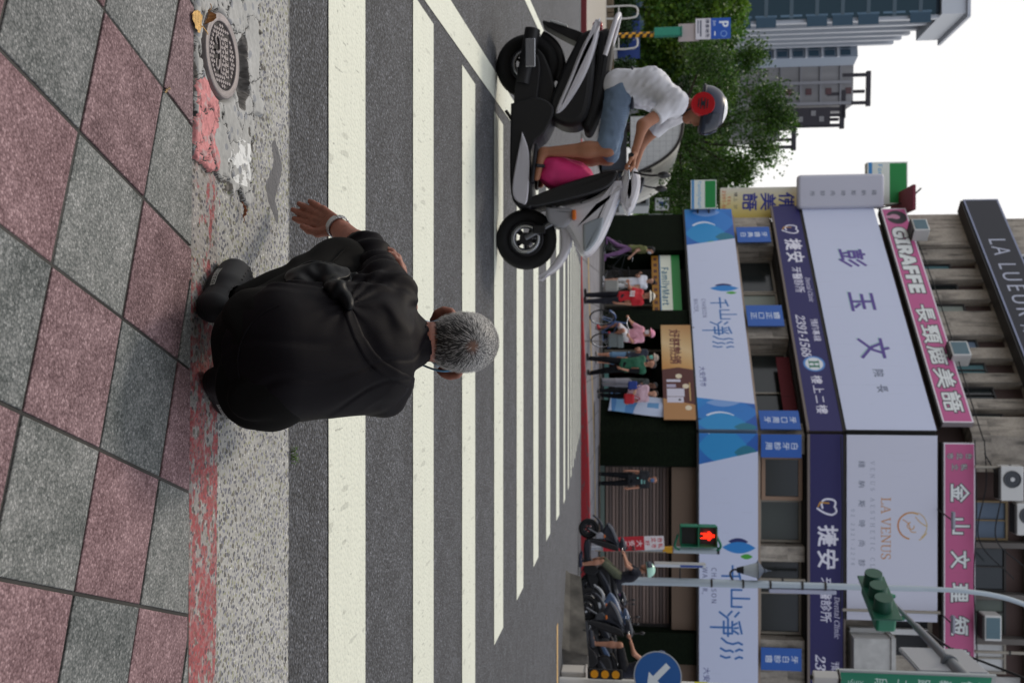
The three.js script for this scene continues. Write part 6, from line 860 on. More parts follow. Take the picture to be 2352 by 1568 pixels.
  figure(p, pose({ lean: 0.15, arms: [{ sh: 0.7, el: 0.8 }, { sh: 0.5, el: 0.9 }] }), { skin: skinDark, top: mat(60, 66, 62, 0.85), bottom: mat(150, 146, 150, 0.85), shoes: black, hair: hairBlack });
  p = person('person in black shirt, black trousers and face mask standing by the roller shutter', X(1098, 29.3), 29.3, 0.05);
  figure(p, pose({ arms: [{ sh: -0.06, out: 0.2, el: 0.2 }, { sh: 0.05, out: 0.2, el: 0.3 }], legs: [{ out: 0.09 }, { out: 0.09 }] }), { skin: skinTan, top: mat(30, 32, 36, 0.85), topLen: 0.75, bottom: blackCloth, shoes: black, hair: mat(70, 66, 64, 0.7), mask: mat(90, 120, 160, 0.8), fat: 1.06 });
  add('shirt_print', [box(0.1, 0.03, 0.004, 0.03, 0.03, 0), box(0.12, 0.04, 0.004, 0.02, -0.05, 0), box(0.04, 0.05, 0.004, -0.09, -0.16, 0)], mat(130, 190, 180, 0.8), p).position.set(0.02, 1.3, 0.155);
}
// ---------- scooters: forward is +x, wheels on y = 0 ----------
function wheel(parent, x, R, w, rimM) {
  const g = add('wheel', [new THREE.TorusGeometry(R - w * 0.5, w * 0.5, 14, 40), put(new THREE.TorusGeometry(R - w * 0.42, w * 0.44, 12, 40), 0, 0, 0.012), put(new THREE.TorusGeometry(R - w * 0.42, w * 0.44, 12, 40), 0, 0, -0.012)], rubber, parent); g.position.set(x, R, 0);
  const sp = []; for (let i = 0; i < 5; i++) { const a = i * 1.2566, c = Math.cos(a), s = Math.sin(a); sp.push(rod([c * 0.03, s * 0.03, 0.02], [c * (R - w), s * (R - w), 0.02], 0.014, 0.011, 6), rod([c * 0.03, s * 0.03, -0.02], [Math.cos(a + 0.3) * (R - w), Math.sin(a + 0.3) * (R - w), -0.02], 0.014, 0.011, 6)); }
  add('rim', [put(new THREE.TorusGeometry(R - w * 0.98, 0.012, 8, 36), 0, 0, 0.03), put(new THREE.TorusGeometry(R - w * 0.98, 0.012, 8, 36), 0, 0, -0.03), ...sp, cyl(0.045, 0.045, 0.11, 18).rotateX(Math.PI / 2)], rimM, g); add('brake_disc', put(new THREE.TorusGeometry(R * 0.42, 0.018, 4, 30).scale(1, 1, 0.2), 0, 0, 0.06), chrome, g);
  return g;
}
function scooter(name, label, pos, turn, c) {
  const t = thing(name, label, 'scooter', pos, turn), B = c.base ?? 1.23, R = c.R ?? 0.222, dark = mat(22, 22, 25, 0.5), paint = c.paint, rimM = mat(60, 60, 64, 0.4, { metalness: 0.6 });
  wheel(t, 0, R, 0.11, rimM); wheel(t, B, R * 0.96, 0.1, rimM);
  const ex = (pts, d, m, n, bev = 0.015, z = 0) => add(n, extrude(pts, d, bev, true).translate(0, 0, z), m, t);
  ex([[-0.1, 0.3], [0.3, 0.16], [0.44, 0.18], [0.46, 0.34], [0.2, 0.42], [-0.02, 0.36]], 0.2, dark, 'engine'); ex([[-0.06, 0.2], [0.24, 0.14], [0.42, 0.17], [0.4, 0.27], [0.1, 0.32], [-0.04, 0.3]], 0.06, mat(40, 40, 42, 0.5, { metalness: 0.4 }), 'belt_cover', 0.01, 0.12);
  add('muffler', [rod([-0.22, 0.27, 0.13], [0.16, 0.2, 0.13], 0.055, 0.05, 16), rod([0.16, 0.2, 0.13], [0.42, 0.17, 0.1], 0.02)], c.muffler ?? dark, t); add('heat_shield', rbox(0.2, 0.07, 0.02, 0.008, -0.04, 0.26, 0.19), chrome, t);
  ex([[0.3, 0.12], [0.92, 0.12], [1.02, 0.22], [0.98, 0.27], [0.62, 0.26], [0.5, 0.36], [0.34, 0.42], [0.26, 0.3]], 0.34, dark, 'floorboard'); ex([[0.5, 0.2], [0.9, 0.13], [1.0, 0.2], [0.96, 0.24], [0.66, 0.25]], 0.37, c.trim ?? paint, 'lower_trim', 0.01);
  ex([[-0.18, 0.6], [0.1, 0.46], [0.36, 0.38], [0.46, 0.52], [0.38, 0.66], [0, 0.71], [-0.2, 0.69]], 0.3, dark, 'tail_body', 0.05); ex([[-0.28, 0.74], [-0.1, 0.62], [0.14, 0.52], [0.36, 0.43], [0.34, 0.5], [0.12, 0.64], [-0.12, 0.72]], 0.34, paint, 'side_panel', 0.03);
  ex([[-0.2, 0.73], [0.0, 0.71], [0.3, 0.66], [0.46, 0.62], [0.5, 0.67], [0.38, 0.73], [0.16, 0.79], [-0.14, 0.83], [-0.22, 0.79]], 0.27, mat(24, 24, 27, 0.75), 'seat', 0.05);
  add('grab_rail', tube([[-0.02, 0.77, 0.13], [-0.28, 0.85, 0.11], [-0.34, 0.87, 0], [-0.28, 0.85, -0.11], [-0.02, 0.77, -0.13]], 0.018, 30), c.trim ?? paint, t); add('tail_lamp', rbox(0.05, 0.07, 0.2, 0.02, -0.25, 0.72, 0), mat(170, 24, 30, 0.25), t);
  ex([[-0.3, 0.34], [-0.26, 0.36], [-0.12, 0.62], [-0.2, 0.62]], 0.16, dark, 'rear_fender', 0.008); add('number_plate', rbox(0.012, 0.13, 0.2, 0.004, -0.27, 0.45, 0, 0, 0, -0.35), mat(206, 208, 206, 0.5), t);
  ex([[0.96, 0.24], [1.02, 0.26], [0.98, 0.5], [0.9, 0.78], [0.8, 0.86], [0.78, 0.8], [0.86, 0.5]], 0.34, dark, 'leg_shield', 0.02);
  ex([[1.02, 0.4], [1.2, 0.52], [1.36, 0.62], [1.26, 0.74], [1.04, 0.84], [0.86, 0.9], [0.84, 0.86], [0.96, 0.66]], 0.26, paint, 'front_panel', 0.06); ex([[1.14, 0.62], [1.33, 0.63], [1.25, 0.72], [1.1, 0.76]], 0.2, mat(150, 158, 166, 0.15), 'head_lamp', 0.02, 0.045); ex([[1.02, 0.36], [1.12, 0.38], [1.16, 0.5], [1.04, 0.56]], 0.3, c.trim ?? mat(150, 150, 156, 0.4), 'lower_nose', 0.03);
  ex([[1.0, 0.4], [1.1, 0.44], [1.3, 0.46], [1.46, 0.36], [1.52, 0.3], [1.44, 0.44], [1.28, 0.53], [1.08, 0.52]], 0.14, c.fender ?? paint, 'front_fender', 0.02);
  const fork = add('fork', [rod([1.0, 0.62, 0.09], [B, R * 0.96, 0.08], 0.024, 0.02), rod([1.0, 0.62, -0.09], [B, R * 0.96, -0.08], 0.024, 0.02), rod([0.86, 0.9, 0], [1.02, 0.56, 0], 0.032)], mat(120, 122, 126, 0.35, { metalness: 0.7 }), t); add('caliper', rbox(0.06, 0.09, 0.04, 0.01, B - 0.06, R + 0.09, 0.09), dark, fork);
  ex([[0.76, 0.9], [0.9, 0.87], [1.06, 0.92], [1.0, 0.98], [0.84, 1.02], [0.74, 0.97]], 0.24, paint, 'handlebar_cover', 0.05); const bar = add('handlebar', tube([[0.72, 0.95, 0.34], [0.8, 0.95, 0.18], [0.83, 0.94, 0], [0.8, 0.95, -0.18], [0.72, 0.95, -0.34]], 0.014, 24), metalDark, t);
  for (const s of [-1, 1]) { add('grip', rod([0.78, 0.952, s * 0.24], [0.71, 0.95, s * 0.36], 0.019), rubber, bar); add('brake_lever', tube([[0.82, 0.95, s * 0.22], [0.86, 0.94, s * 0.28], [0.78, 0.935, s * 0.36]], 0.006, 10), chrome, bar); const m = add('mirror', put(new THREE.SphereGeometry(0.06, 16, 10).scale(0.35, 0.75, 1.1), 0.84, 1.17, s * 0.3), dark, t); add('stem', tube([[0.8, 0.97, s * 0.2], [0.83, 1.06, s * 0.24], [0.84, 1.15, s * 0.29]], 0.007, 10), dark, m); add('turn_lamp', rbox(0.07, 0.03, 0.05, 0.012, 1.08, 0.56, s * 0.15), mat(214, 110, 30, 0.3), t); }
  add('instrument', rbox(0.1, 0.03, 0.14, 0.012, 0.86, 1.02, 0, 0, 0, -0.35), mat(30, 32, 36, 0.2), t); add('side_stand', rod([0.42, 0.14, -0.1], [0.28, 0.05, -0.14], 0.012), metalDark, t); add('wheel_cover', put(new THREE.TorusGeometry(R + 0.015, 0.035, 8, 24, 1.6).rotateZ(1.1), 0, R, 0), dark, t);
  return t;
}
function rider(label, sc, J, o) { const t = thing('person', label, 'person', sc.position.clone(), sc.rotation.y); figure(t, J, o); return t; }
const ridePose = (d = {}) => {   // joints of someone seated on a scooter that points to +x
  const J = { pelvis: v3(0.2, 0.88, 0), chest: v3(0.25, 1.1, 0), neck: v3(0.34, 1.3, 0), head: v3(0.4, 1.455, 0), face: v3(1, -0.12, 0).normalize() };
  [1, -1].forEach((s, i) => Object.assign(J, { ['sh' + i]: v3(0.33, 1.25, s * 0.175), ['el' + i]: v3(0.5, 1.03, s * 0.29), ['wr' + i]: v3(0.69, 0.975, s * 0.31), ['hd' + i]: v3(1, -0.1, 0.05 * s), ['palm' + i]: v3(0, -1, 0), ['hip' + i]: v3(0.24, 0.86, s * 0.09), ['kn' + i]: v3(0.63, 0.79, s * 0.17), ['an' + i]: v3(0.64, 0.37, s * 0.15), ['toe' + i]: v3(0.82, 0.3, s * 0.16) }));
  return Object.assign(J, d);
};
function helmet(t, J, shell, band, pad, visor) {
  const c = J.head.clone().add(v3(-0.01, 0.035, 0)), h = add('helmet', put(new THREE.SphereGeometry(0.142, 32, 20, 0, 6.3, 0, 1.75).scale(1.14, 1.02, 0.98), 0, 0, 0), shell, t); h.position.copy(c); h.rotation.z = Math.atan2(J.face.y, J.face.x);
  add('helmet_rim', put(new THREE.TorusGeometry(0.139, 0.012, 8, 32).rotateX(Math.PI / 2).scale(1.14, 1, 0.98), 0, -0.025, 0), band, h); if (pad) for (const s of [-1, 1]) { const p = add('ear_pad', put(cyl(0.078, 0.084, 0.035, 28).rotateX(Math.PI / 2), -0.0, -0.03, s * 0.13), pad, h); add('ear_disc', [-0.03, -0.012, 0.012, 0.03].map((q) => rbox(0.09 - Math.abs(q), 0.006, 0.008, 0.003, 0, -0.03 + q, s * 0.149)).concat([put(cyl(0.015, 0.015, 0.02, 14).rotateX(Math.PI / 2), 0, -0.03, s * 0.142)]), band, p); }
  add('visor', put(new THREE.SphereGeometry(0.156, 28, 10, 1.9, 2.5, 0.95, 0.75).scale(1.14, 1, 1), 0.004, 0, 0), visor ?? mat(40, 46, 60, 0.15), h); add('chin_strap', tube([[0.0, -0.05, 0.115], [0.05, -0.15, 0.05], [0.05, -0.15, -0.05], [0.0, -0.05, -0.115]], 0.007, 16), black, h);
  return h;
}
// the passing rider in front
{
  const pearl = new THREE.MeshPhysicalMaterial({ color: rgb(206, 204, 210), roughness: 0.3, clearcoat: 0.6, clearcoatRoughness: 0.15 });
  const Z = 7.05, x0 = X(149, Z), sc = scooter('motor_scooter', 'pearl white and black sports scooter passing from left to right over the crossing', [x0, roadY(Z) + 0.004, -Z], 0, { paint: pearl });
  const J = ridePose(); J.pelvis = v3(0.17, 0.88, 0); J.chest = v3(0.18, 1.07, 0); J.neck = v3(0.27, 1.28, 0); J.head = v3(0.345, 1.435, 0);
  const t = rider('person in white shirt, denim shorts and red padded helmet riding the passing scooter', sc, J, { skin: mat(166, 112, 84, 0.55), cell: 0.011, top: mat(222, 222, 228, 0.8), topLen: 0.62, bottom: new THREE.MeshStandardMaterial({ roughness: 0.9, map: dataTex(256, 256, (u, v) => { const n = fbm(u * 6, v * 6, 301, 5, 6), L = 1 + 0.5 * (n - 0.5) + 0.06 * Math.sin((u + v) * 400); return [112 * L, 132 * L, 156 * L]; }) }), bottomLen: 0.47, hair: hairBlack, grip: [1, 1], long: 0.16 });
  helmet(t, J, mat(32, 38, 66, 0.3), mat(30, 32, 44, 0.5), mat(190, 22, 34, 0.35));
  const cap = t.children.find((o) => o.name === 'helmet'); add('helmet_stripe', put(new THREE.SphereGeometry(0.145, 32, 8, 0, 6.3, 0, 0.62).scale(1.14, 1.02, 0.98), 0, 0, 0), mat(228, 230, 234, 0.25), cap);
  for (const i of [0, 1]) { const a = J['an' + i], e = J['toe' + i]; add('sandal', [rbox(0.27, 0.025, 0.1, 0.012, a.x + 0.08, a.y - 0.085, a.z, 0, 0, -0.12), tube([[a.x + 0.1, a.y - 0.07, a.z - 0.05], [a.x + 0.1, a.y - 0.015, a.z], [a.x + 0.1, a.y - 0.07, a.z + 0.05]], 0.012, 12)], mat(34, 34, 40, 0.8), t); }
  add('belt', put(new THREE.TorusGeometry(0.128, 0.02, 8, 28).scale(1, 1.25, 0.6).rotateX(Math.PI / 2), 0.175, 0.96, 0), mat(40, 44, 54, 0.8), t);
  const b = thing('tote_bag', 'bright pink bulging bag hanging in the footwell of the passing scooter', 'bag', sc.position.clone());
  const bm = new THREE.MeshStandardMaterial({ roughness: 0.75, map: dataTex(128, 128, (u, v) => { const n = fbm(u * 5, v * 5, 303, 4, 5), k = 1 + 0.5 * (n - 0.5); return [206 * k, 44 * k, 112 * k]; }) });
  add('pouch', flesh([[v3(0.76, 0.42, 0.07), v3(0.8, 0.58, 0.07), 0.12, 0.09], [v3(0.76, 0.42, -0.05), v3(0.8, 0.58, -0.05), 0.12, 0.09], [v3(0.8, 0.58, 0.03), v3(0.84, 0.7, 0.02), 0.09, 0.03]], 0.05, 0.012, (d, x, y, z) => d + 0.02 * (noise3(x * 20, y * 9, z * 20, 11) - 0.5)), bm, b); add('handle', tube([[0.82, 0.68, 0.05], [0.86, 0.8, 0.02], [0.82, 0.69, -0.03]], 0.012, 14), bm, b);
}
// riders waiting on the right
{
  const darkPaint = new THREE.MeshPhysicalMaterial({ color: rgb(36, 40, 50), roughness: 0.3, clearcoat: 0.6 }), bluePaint = new THREE.MeshPhysicalMaterial({ color: rgb(62, 84, 116), roughness: 0.3, clearcoat: 0.6 });
  const Z1 = 21.4, s1 = scooter('motor_scooter', 'black scooter waiting in front of the red flag banner', [X(1346, Z1), roadY(Z1) + 0.004, -Z1], Math.PI - 0.12, { paint: darkPaint, muffler: mat(150, 146, 140, 0.4, { metalness: 0.6 }) });
  let J = ridePose(); J.an0 = v3(0.5, 0.1, 0.3); J.kn0 = v3(0.56, 0.52, 0.27); J.toe0 = v3(0.68, 0.05, 0.3); J.an1 = v3(0.5, 0.1, -0.3); J.kn1 = v3(0.56, 0.52, -0.27); J.toe1 = v3(0.68, 0.05, -0.3);
  let t = rider('person in black shirt, olive shorts and mint helmet waiting on the black scooter', s1, J, { skin: skinTan, cell: 0.017, top: mat(28, 28, 38, 0.85), bottom: mat(80, 84, 66, 0.9), bottomLen: 0.46, shoes: mat(36, 44, 66, 0.8), grip: [1, 1] }); helmet(t, J, mat(176, 222, 200, 0.25), mat(150, 190, 176, 0.4), null, mat(40, 48, 60, 0.2));
  const Z2 = 19.4, s2 = scooter('motor_scooter', 'blue and silver scooter parked behind the barrier, third from the lamp post', [X(1520, Z2), roadY(Z2) + 0.02, -Z2], Math.PI - 0.5, { paint: bluePaint, trim: mat(170, 174, 178, 0.4), fender: mat(176, 178, 180, 0.4) });
  scooter('motor_scooter', 'black scooter parked just right of the purple framed bicycle', [X(1468, 21.8), roadY(21.8) + 0.02, -21.8], Math.PI - 0.4, { paint: darkPaint, trim: mat(90, 92, 96, 0.4) });
  const Z3 = 17.0, s3 = scooter('motor_scooter', 'dark scooter with white shield panel behind the barrier block', [X(1566, Z3), roadY(Z3) + 0.004, -Z3], Math.PI - 0.3, { paint: darkPaint, trim: mat(60, 62, 66, 0.4) });
  J = ridePose(); t = rider('person in dark shirt and shorts with navy visor helmet behind the barrier block', s3, J, { skin: skinTan, cell: 0.017, top: mat(30, 32, 44, 0.85), bottom: mat(24, 24, 28, 0.9), bottomLen: 0.4, shoes: mat(60, 62, 70, 0.8), grip: [1, 1] }); helmet(t, J, mat(36, 46, 74, 0.25), mat(30, 34, 46, 0.4), null, mat(70, 84, 108, 0.15));
  add('shoe_sole', rbox(0.28, 0.02, 0.1, 0.008, 0.73, 0.255, 0.16, 0, 0, -0.2), whitePaint, t);
}
// ---------- bicycles: forward +x ----------
function bicycle(label, pos, turn, frameM, basket) {
  const t = thing('bicycle', label, 'bicycle', pos, turn), R = 0.31, B = 1.02;
  for (const x of [0, B]) { const w = add('wheel', new THREE.TorusGeometry(R, 0.017, 8, 40), rubber, t); w.position.set(x, R + 0.017, 0); const sp = []; for (let i = 0; i < 16; i++) { const a = i * 0.3927; sp.push(rod([0, 0, (i % 2 - 0.5) * 0.05], [Math.cos(a) * R * 0.97, Math.sin(a) * R * 0.97, 0], 0.0022, 0.0022, 4)); } add('spokes', [...sp, put(new THREE.TorusGeometry(R - 0.016, 0.009, 6, 36), 0, 0, 0)], chrome, w); add('mudguard', put(new THREE.TorusGeometry(R + 0.035, 0.016, 6, 24, 2.2).scale(1, 1, 1.8).rotateZ(0.6), 0, 0, 0), frameM, w); }
  add('frame', [rod([0, 0.33, 0.03], [0.36, 0.33, 0.02], 0.011), rod([0, 0.33, -0.03], [0.36, 0.33, -0.02], 0.011), rod([0.38, 0.3, 0], [0.27, 0.8, 0], 0.016), rod([0.38, 0.3, 0], [0.8, 0.66, 0], 0.019), rod([0.3, 0.6, 0], [0.8, 0.74, 0], 0.016), rod([0, 0.33, 0], [0.29, 0.7, 0], 0.01), rod([0.86, 0.6, 0.04], [B, 0.33, 0.04], 0.011), rod([0.86, 0.6, -0.04], [B, 0.33, -0.04], 0.011), rod([0.84, 0.6, 0], [0.76, 0.95, 0], 0.016)], frameM, t);
  add('handlebar', tube([[0.62, 0.98, 0.27], [0.74, 1.0, 0.2], [0.76, 0.96, 0], [0.74, 1.0, -0.2], [0.62, 0.98, -0.27]], 0.012, 24), chrome, t); add('saddle', extrude([[0.1, 0.83], [0.36, 0.83], [0.38, 0.87], [0.1, 0.9]], 0.14, 0.02, true), black, t); add('crank', [put(new THREE.TorusGeometry(0.085, 0.008, 6, 24), 0.38, 0.3, 0.05), rod([0.38, 0.3, 0.07], [0.42, 0.15, 0.07], 0.009), rod([0.38, 0.3, -0.07], [0.34, 0.45, -0.07], 0.009), rbox(0.09, 0.02, 0.07, 0.006, 0.42, 0.15, 0.11), rbox(0.09, 0.02, 0.07, 0.006, 0.34, 0.45, -0.11)], metalDark, t);
  if (basket) { const g = []; for (let i = 0; i < 5; i++) g.push(put(box(0.3 - 0.0, 0.008, 0.34), 0.98, 0.68 + i * 0.055, 0)); const bk = add('basket', [rbox(0.3, 0.26, 0.34, 0.03, 0.98, 0.8, 0)], basket, t); }
  return t;
}
{
  const Z = 26.5, b = bicycle('city bicycle with grey basket ridden on the far pavement under the orange banner', [X(786, Z) - 0.05, farTop(0, Z) + 0.005, -Z - 0.05], Math.PI + 0.95, mat(70, 96, 140, 0.4), null);
  const J = ridePose(); J.pelvis = v3(0.2, 0.96, 0); J.chest = v3(0.22, 1.18, 0); J.neck = v3(0.27, 1.38, 0); J.head = v3(0.32, 1.54, 0); [1, -1].forEach((s, i) => Object.assign(J, { ['sh' + i]: v3(0.27, 1.33, s * 0.17), ['el' + i]: v3(0.36, 1.1, s * 0.3), ['wr' + i]: v3(0.57, 1.01, s * 0.28), ['hip' + i]: v3(0.22, 0.94, s * 0.09) })); J.kn0 = v3(0.58, 0.72, 0.12); J.an0 = v3(0.4, 0.28, 0.11); J.toe0 = v3(0.54, 0.2, 0.11); J.kn1 = v3(0.62, 0.86, -0.12); J.an1 = v3(0.36, 0.56, -0.11); J.toe1 = v3(0.5, 0.5, -0.11);
  const t = rider('person in striped pink shirt, white shorts and pink cap riding the bicycle', b, J, { skin: skinTan, cell: 0.018, top: new THREE.MeshStandardMaterial({ roughness: 0.85, map: dataTex(8, 64, (u, v) => (v * 32) % 1 < 0.5 ? [196, 112, 132] : [222, 186, 194]) }), topLen: 0.9, bottom: mat(222, 218, 216, 0.85), bottomLen: 0.4, shoes: mat(196, 60, 66, 0.7), hair: hairBlack, hat: { m: mat(226, 150, 172, 0.8), brim: 'cap' }, mask: mat(214, 208, 206, 0.8), grip: [1, 1] });
  const k = thing('bicycle_basket_bag', 'grey square bag strapped beside the cyclist in the pink cap', 'bag', at(1478, 781, 26.1).setY(0.72), 0.6); add('pouch', rbox(0.34, 0.4, 0.2, 0.04), mat(112, 120, 118, 0.8), k); add('flap', rbox(0.35, 0.16, 0.21, 0.03, 0, 0.12, 0.01), mat(122, 130, 128, 0.8), k);
  bicycle('purple framed bicycle parked behind the black scooter near the lamp post', [X(1440, 23.6), roadY(23.6) + 0.05, -23.6], Math.PI - 0.3, mat(140, 74, 160, 0.4), mat(40, 42, 48, 0.8));
  bicycle('dark bicycle parked in the arcade shade left of the white shirted person', [X(640, 34.6), 0.205, -34.6], Math.PI + 0.2, mat(30, 34, 36, 0.5), null);
}
// ---------- the man crouching on the kerb ----------
{
  const t = thing('person', 'grey haired person in black crouching on the kerb, seen from behind, hand dangling', 'person', [0, 0, 0]);
  const W = (x, u, d) => at(x, u, d), skinM = new THREE.MeshStandardMaterial({ roughness: 0.55, map: dataTex(256, 256, (u, v) => { const n = fbm(u * 10, v * 10, 401, 5, 10), m = fbm(u * 60, v * 60, 403, 3, 60), k = 1 + 0.22 * (n - 0.5) + 0.14 * (m - 0.5); return [142 * k, 88 * k, 70 * k]; }) });
  skinM.map.repeat.set(5, 5);
  const weave = dataTex(256, 256, (u, v) => { const k = (Math.sin(u * 804) * Math.sin(v * 804)) * 0.5 + 0.5; return [90 + 120 * k * fbm(u * 40, v * 40, 405, 2, 40) + 40 * fbm(u * 5, v * 5, 407, 3, 5)]; }, false); weave.repeat.set(8, 8);
  const shirtM = new THREE.MeshPhysicalMaterial({ color: rgb(14, 11, 16), roughness: 0.6, specularIntensity: 0.18, bumpMap: weave, bumpScale: 0.0006 });
  const trouserM = new THREE.MeshPhysicalMaterial({ color: rgb(10, 10, 10), roughness: 0.9, specularIntensity: 0.3, bumpMap: weave, bumpScale: 0.0006 }), nylon = new THREE.MeshPhysicalMaterial({ color: rgb(10, 12, 16), roughness: 0.45, specularIntensity: 0.3, bumpMap: weave, bumpScale: 0.0003 }), clogM = new THREE.MeshPhysicalMaterial({ color: rgb(30, 32, 36), roughness: 0.6, specularIntensity: 0.6 });
  const J = { hipL: v3(-0.012, 0.2, -2.19), hipR: v3(0.092, 0.2, -2.19), knL: v3(-0.19, 0.262, -2.53), knR: v3(0.1, 0.29, -2.5), anL: v3(-0.078, 0.1, -2.31), anR: v3(0.125, 0.085, -2.31), shL: v3(-0.118, 0.408, -2.42), shR: v3(0.118, 0.4, -2.43), elL: v3(-0.222, 0.318, -2.6), elR: v3(0.12, 0.31, -2.66), neck: v3(0.0, 0.446, -2.43) };
  J.wrL = W(774, 519, 2.73); J.wrR = v3(-0.118, 0.418, -2.635);
  // skin: neck, head, arms, hands in one surface
  const headC = v3(0.002, 0.592, -2.5), ear = [];
  for (const [pts, depth] of [[[[1037, 724], [1034, 716], [1018, 713], [1004, 720], [992, 735]], 2.525], [[[1056, 850], [1050, 860], [1034, 863], [1020, 858], [1008, 852]], 2.52]]) { const q = pts.map(([x, u]) => W(x, u, depth)); for (let i = 0; i < 4; i++) { ear.push([q[i], q[i + 1], 0.0072, 0.0068]); ear.push([q[i].clone().lerp(headC, 0.13).add(v3(0, -0.004, -0.012)), q[i + 1].clone().lerp(headC, 0.13).add(v3(0, 0, -0.012)), 0.006, 0.006]); } }
  const headB = [[headC, v3(0.002, 0.592, -2.553), 0.0685, 0.068], [v3(0.002, 0.565, -2.485), v3(0.002, 0.60, -2.53), 0.06, 0.066], [v3(0.002, 0.535, -2.56), v3(0.002, 0.505, -2.598), 0.052, 0.03], [v3(0.001, 0.55, -2.478), J.neck.clone().add(v3(0, -0.03, 0.01)), 0.049, 0.056], [v3(0.002, 0.578, -2.612), v3(0.002, 0.555, -2.628), 0.009, 0.015], [v3(0.002, 0.6, -2.59), v3(0.002, 0.596, -2.606), 0.03, 0.02], ...ear];
  add('body', [flesh(headB, 0.016, 0.0045, (d, x, y, z) => d + 0.0022 * sstep(0.012, 0, Math.abs(y - 0.533 - 0.05 * (z + 2.47))) * sstep(-2.5, -2.44, z) + 0.0018 * sstep(0.008, 0, Math.abs(y - 0.512 - 0.05 * (z + 2.47))) * sstep(-2.49, -2.44, z)),
    flesh([[J.elL, J.elL.clone().lerp(J.wrL, 0.35), 0.039, 0.04], [J.elL.clone().lerp(J.wrL, 0.3), J.wrL, 0.04, 0.0265], [J.shL, J.elL, 0.04, 0.038], [J.shR, J.elR, 0.04, 0.038], [J.elR, J.wrR, 0.037, 0.026], [J.shL, J.shR, 0.06, 0.06], [J.neck, v3(0.05, 0.2, -2.19), 0.07, 0.09], [J.hipL, J.knL, 0.07, 0.05], [J.hipR, J.knR, 0.07, 0.05], [J.knL, J.anL, 0.05, 0.035], [J.knR, J.anR, 0.05, 0.035]], 0.02, 0.008, (d, x, y, z) => d - 0.0012 * sstep(0.006, 0, Math.abs(noise3(x * 22, y * 22, z * 22, 31) - 0.5) * 0.12) * (x < -0.22 ? 1 : 0)),
    aim(flesh(handBones(-1, [0.2, 0.26, 0.24, 0.12], 0.42, 1.02, 0.25)[0], 0.0075, 0.0028, (d, x, y, z) => d + (z > 0 ? 0.0011 * sstep(0.003, 0, Math.abs(Math.sin(y * 60 + x * 30) * 0.016)) : 0), 0.012), J.wrL, W(694, 482, 2.79).sub(W(774, 519, 2.73)), v3(0.05, 0.12, 1), 0.93),
    aim(flesh(handBones(1, [0.34, 0.38, 0.38, 0.36], 0.25, 1, 1)[0], 0.0075, 0.003, null, 0.012), J.wrR, v3(-0.1, -0.012, 0.034), v3(-0.2, -1, 0.3), 0.9)], skinM, t);
  const eyeM = mat(24, 18, 16, 0.3); for (const s of [-1, 1]) { add('eye', put(new THREE.SphereGeometry(0.009, 12, 8).scale(1.5, 0.7, 0.8), 0.002 + s * 0.03, 0.588, -2.608), eyeM, t); }
  { const nm = mat(206, 176, 158, 0.4), [B, tips] = handBones(1, [0.34, 0.38, 0.38, 0.36], 0.25, 1, 1), nails = tips.map((p) => put(new THREE.SphereGeometry(0.0062, 12, 8).scale(0.85, 1.25, 0.35), p.x, p.y - 0.003, p.z - 0.0065, -1.0)); add('nail', aim(merged(nails), J.wrR, v3(-0.1, -0.012, 0.034), v3(-0.2, -1, 0.3), 0.9), nm, t); }
  // shirt
  const S = [[v3(-0.022, 0.215, -2.19), v3(-0.025, 0.372, -2.345), 0.118, 0.11], [v3(0.07, 0.215, -2.18), v3(0.066, 0.372, -2.345), 0.12, 0.11], [v3(0.03, 0.2, -2.175), v3(0.02, 0.385, -2.345), 0.126, 0.11], [v3(0.02, 0.383, -2.355), J.neck.clone().add(v3(0, -0.03, 0)), 0.11, 0.075], [v3(-0.03, 0.365, -2.36), J.shL, 0.1, 0.062], [v3(0.066, 0.365, -2.37), J.shR, 0.1, 0.06], [J.shL, J.elL.clone().add(v3(0, 0.004, 0)), 0.064, 0.056], [J.elL, J.elL.clone().lerp(J.wrL, 0.42), 0.056, 0.047], [J.shR, J.elR, 0.058, 0.05], [J.neck.clone().add(v3(0, -0.02, 0)), v3(0.001, 0.478, -2.448), 0.064, 0.056]];
  const torsoF = field([...S.slice(0, 6), S[9]], 0.055), armF = field(S.slice(6, 9), 0.05), arm = J.wrL.clone().sub(J.elL), pit = v3(-0.085, 0.375, -2.33);
  const shirtF = (x, y, z) => {
    let d = torsoF(x, y, z); const da = armF(x, y, z); if (d > 0.09 && da > 0.09) return Math.min(d, da);
    const hem = 0.135 + 1.1 * Math.pow(Math.abs(x - 0.04), 1.6) + 0.25 * clamp(-2.1 - z, 0, 0.35); d = smin(Math.max(d, (hem - y) * 0.8), da, 0.05);
    const px = x - pit.x, py = y - pit.y, r = Math.hypot(px, py, z - pit.z), a = Math.atan2(py, px);
    d += 0.003 * Math.sin(a * 9 + 8 * noise3(x * 14, y * 14, z * 14, 41)) * sstep(0.26, 0.06, r) * sstep(0.0, 0.05, r);                                     // folds fanning from the arm pit
    const q = ((x - J.elL.x) * (J.shL.x - J.elL.x) + (y - J.elL.y) * (J.shL.y - J.elL.y) + (z - J.elL.z) * (J.shL.z - J.elL.z)) / J.shL.distanceToSquared(J.elL);
    if (x < -0.1) d += 0.005 * Math.sin(q * 24 + 7 * noise3(x * 12, y * 12, z * 12, 43)) * sstep(-0.1, -0.15, x) * sstep(-0.5, 0, q);                              // creases round the sleeve
    d += 0.008 * (noise3(x * 9, y * 6, z * 6, 45) - 0.5) + 0.006 * (noise3(x * 26, y * 10, z * 10, 47) - 0.5) * sstep(0.12, 0.4, y) + 0.003 * Math.pow(Math.max(0, Math.sin(x * 70 + y * 18 + 9 * noise3(x * 7, y * 7, z * 7, 49))), 4);
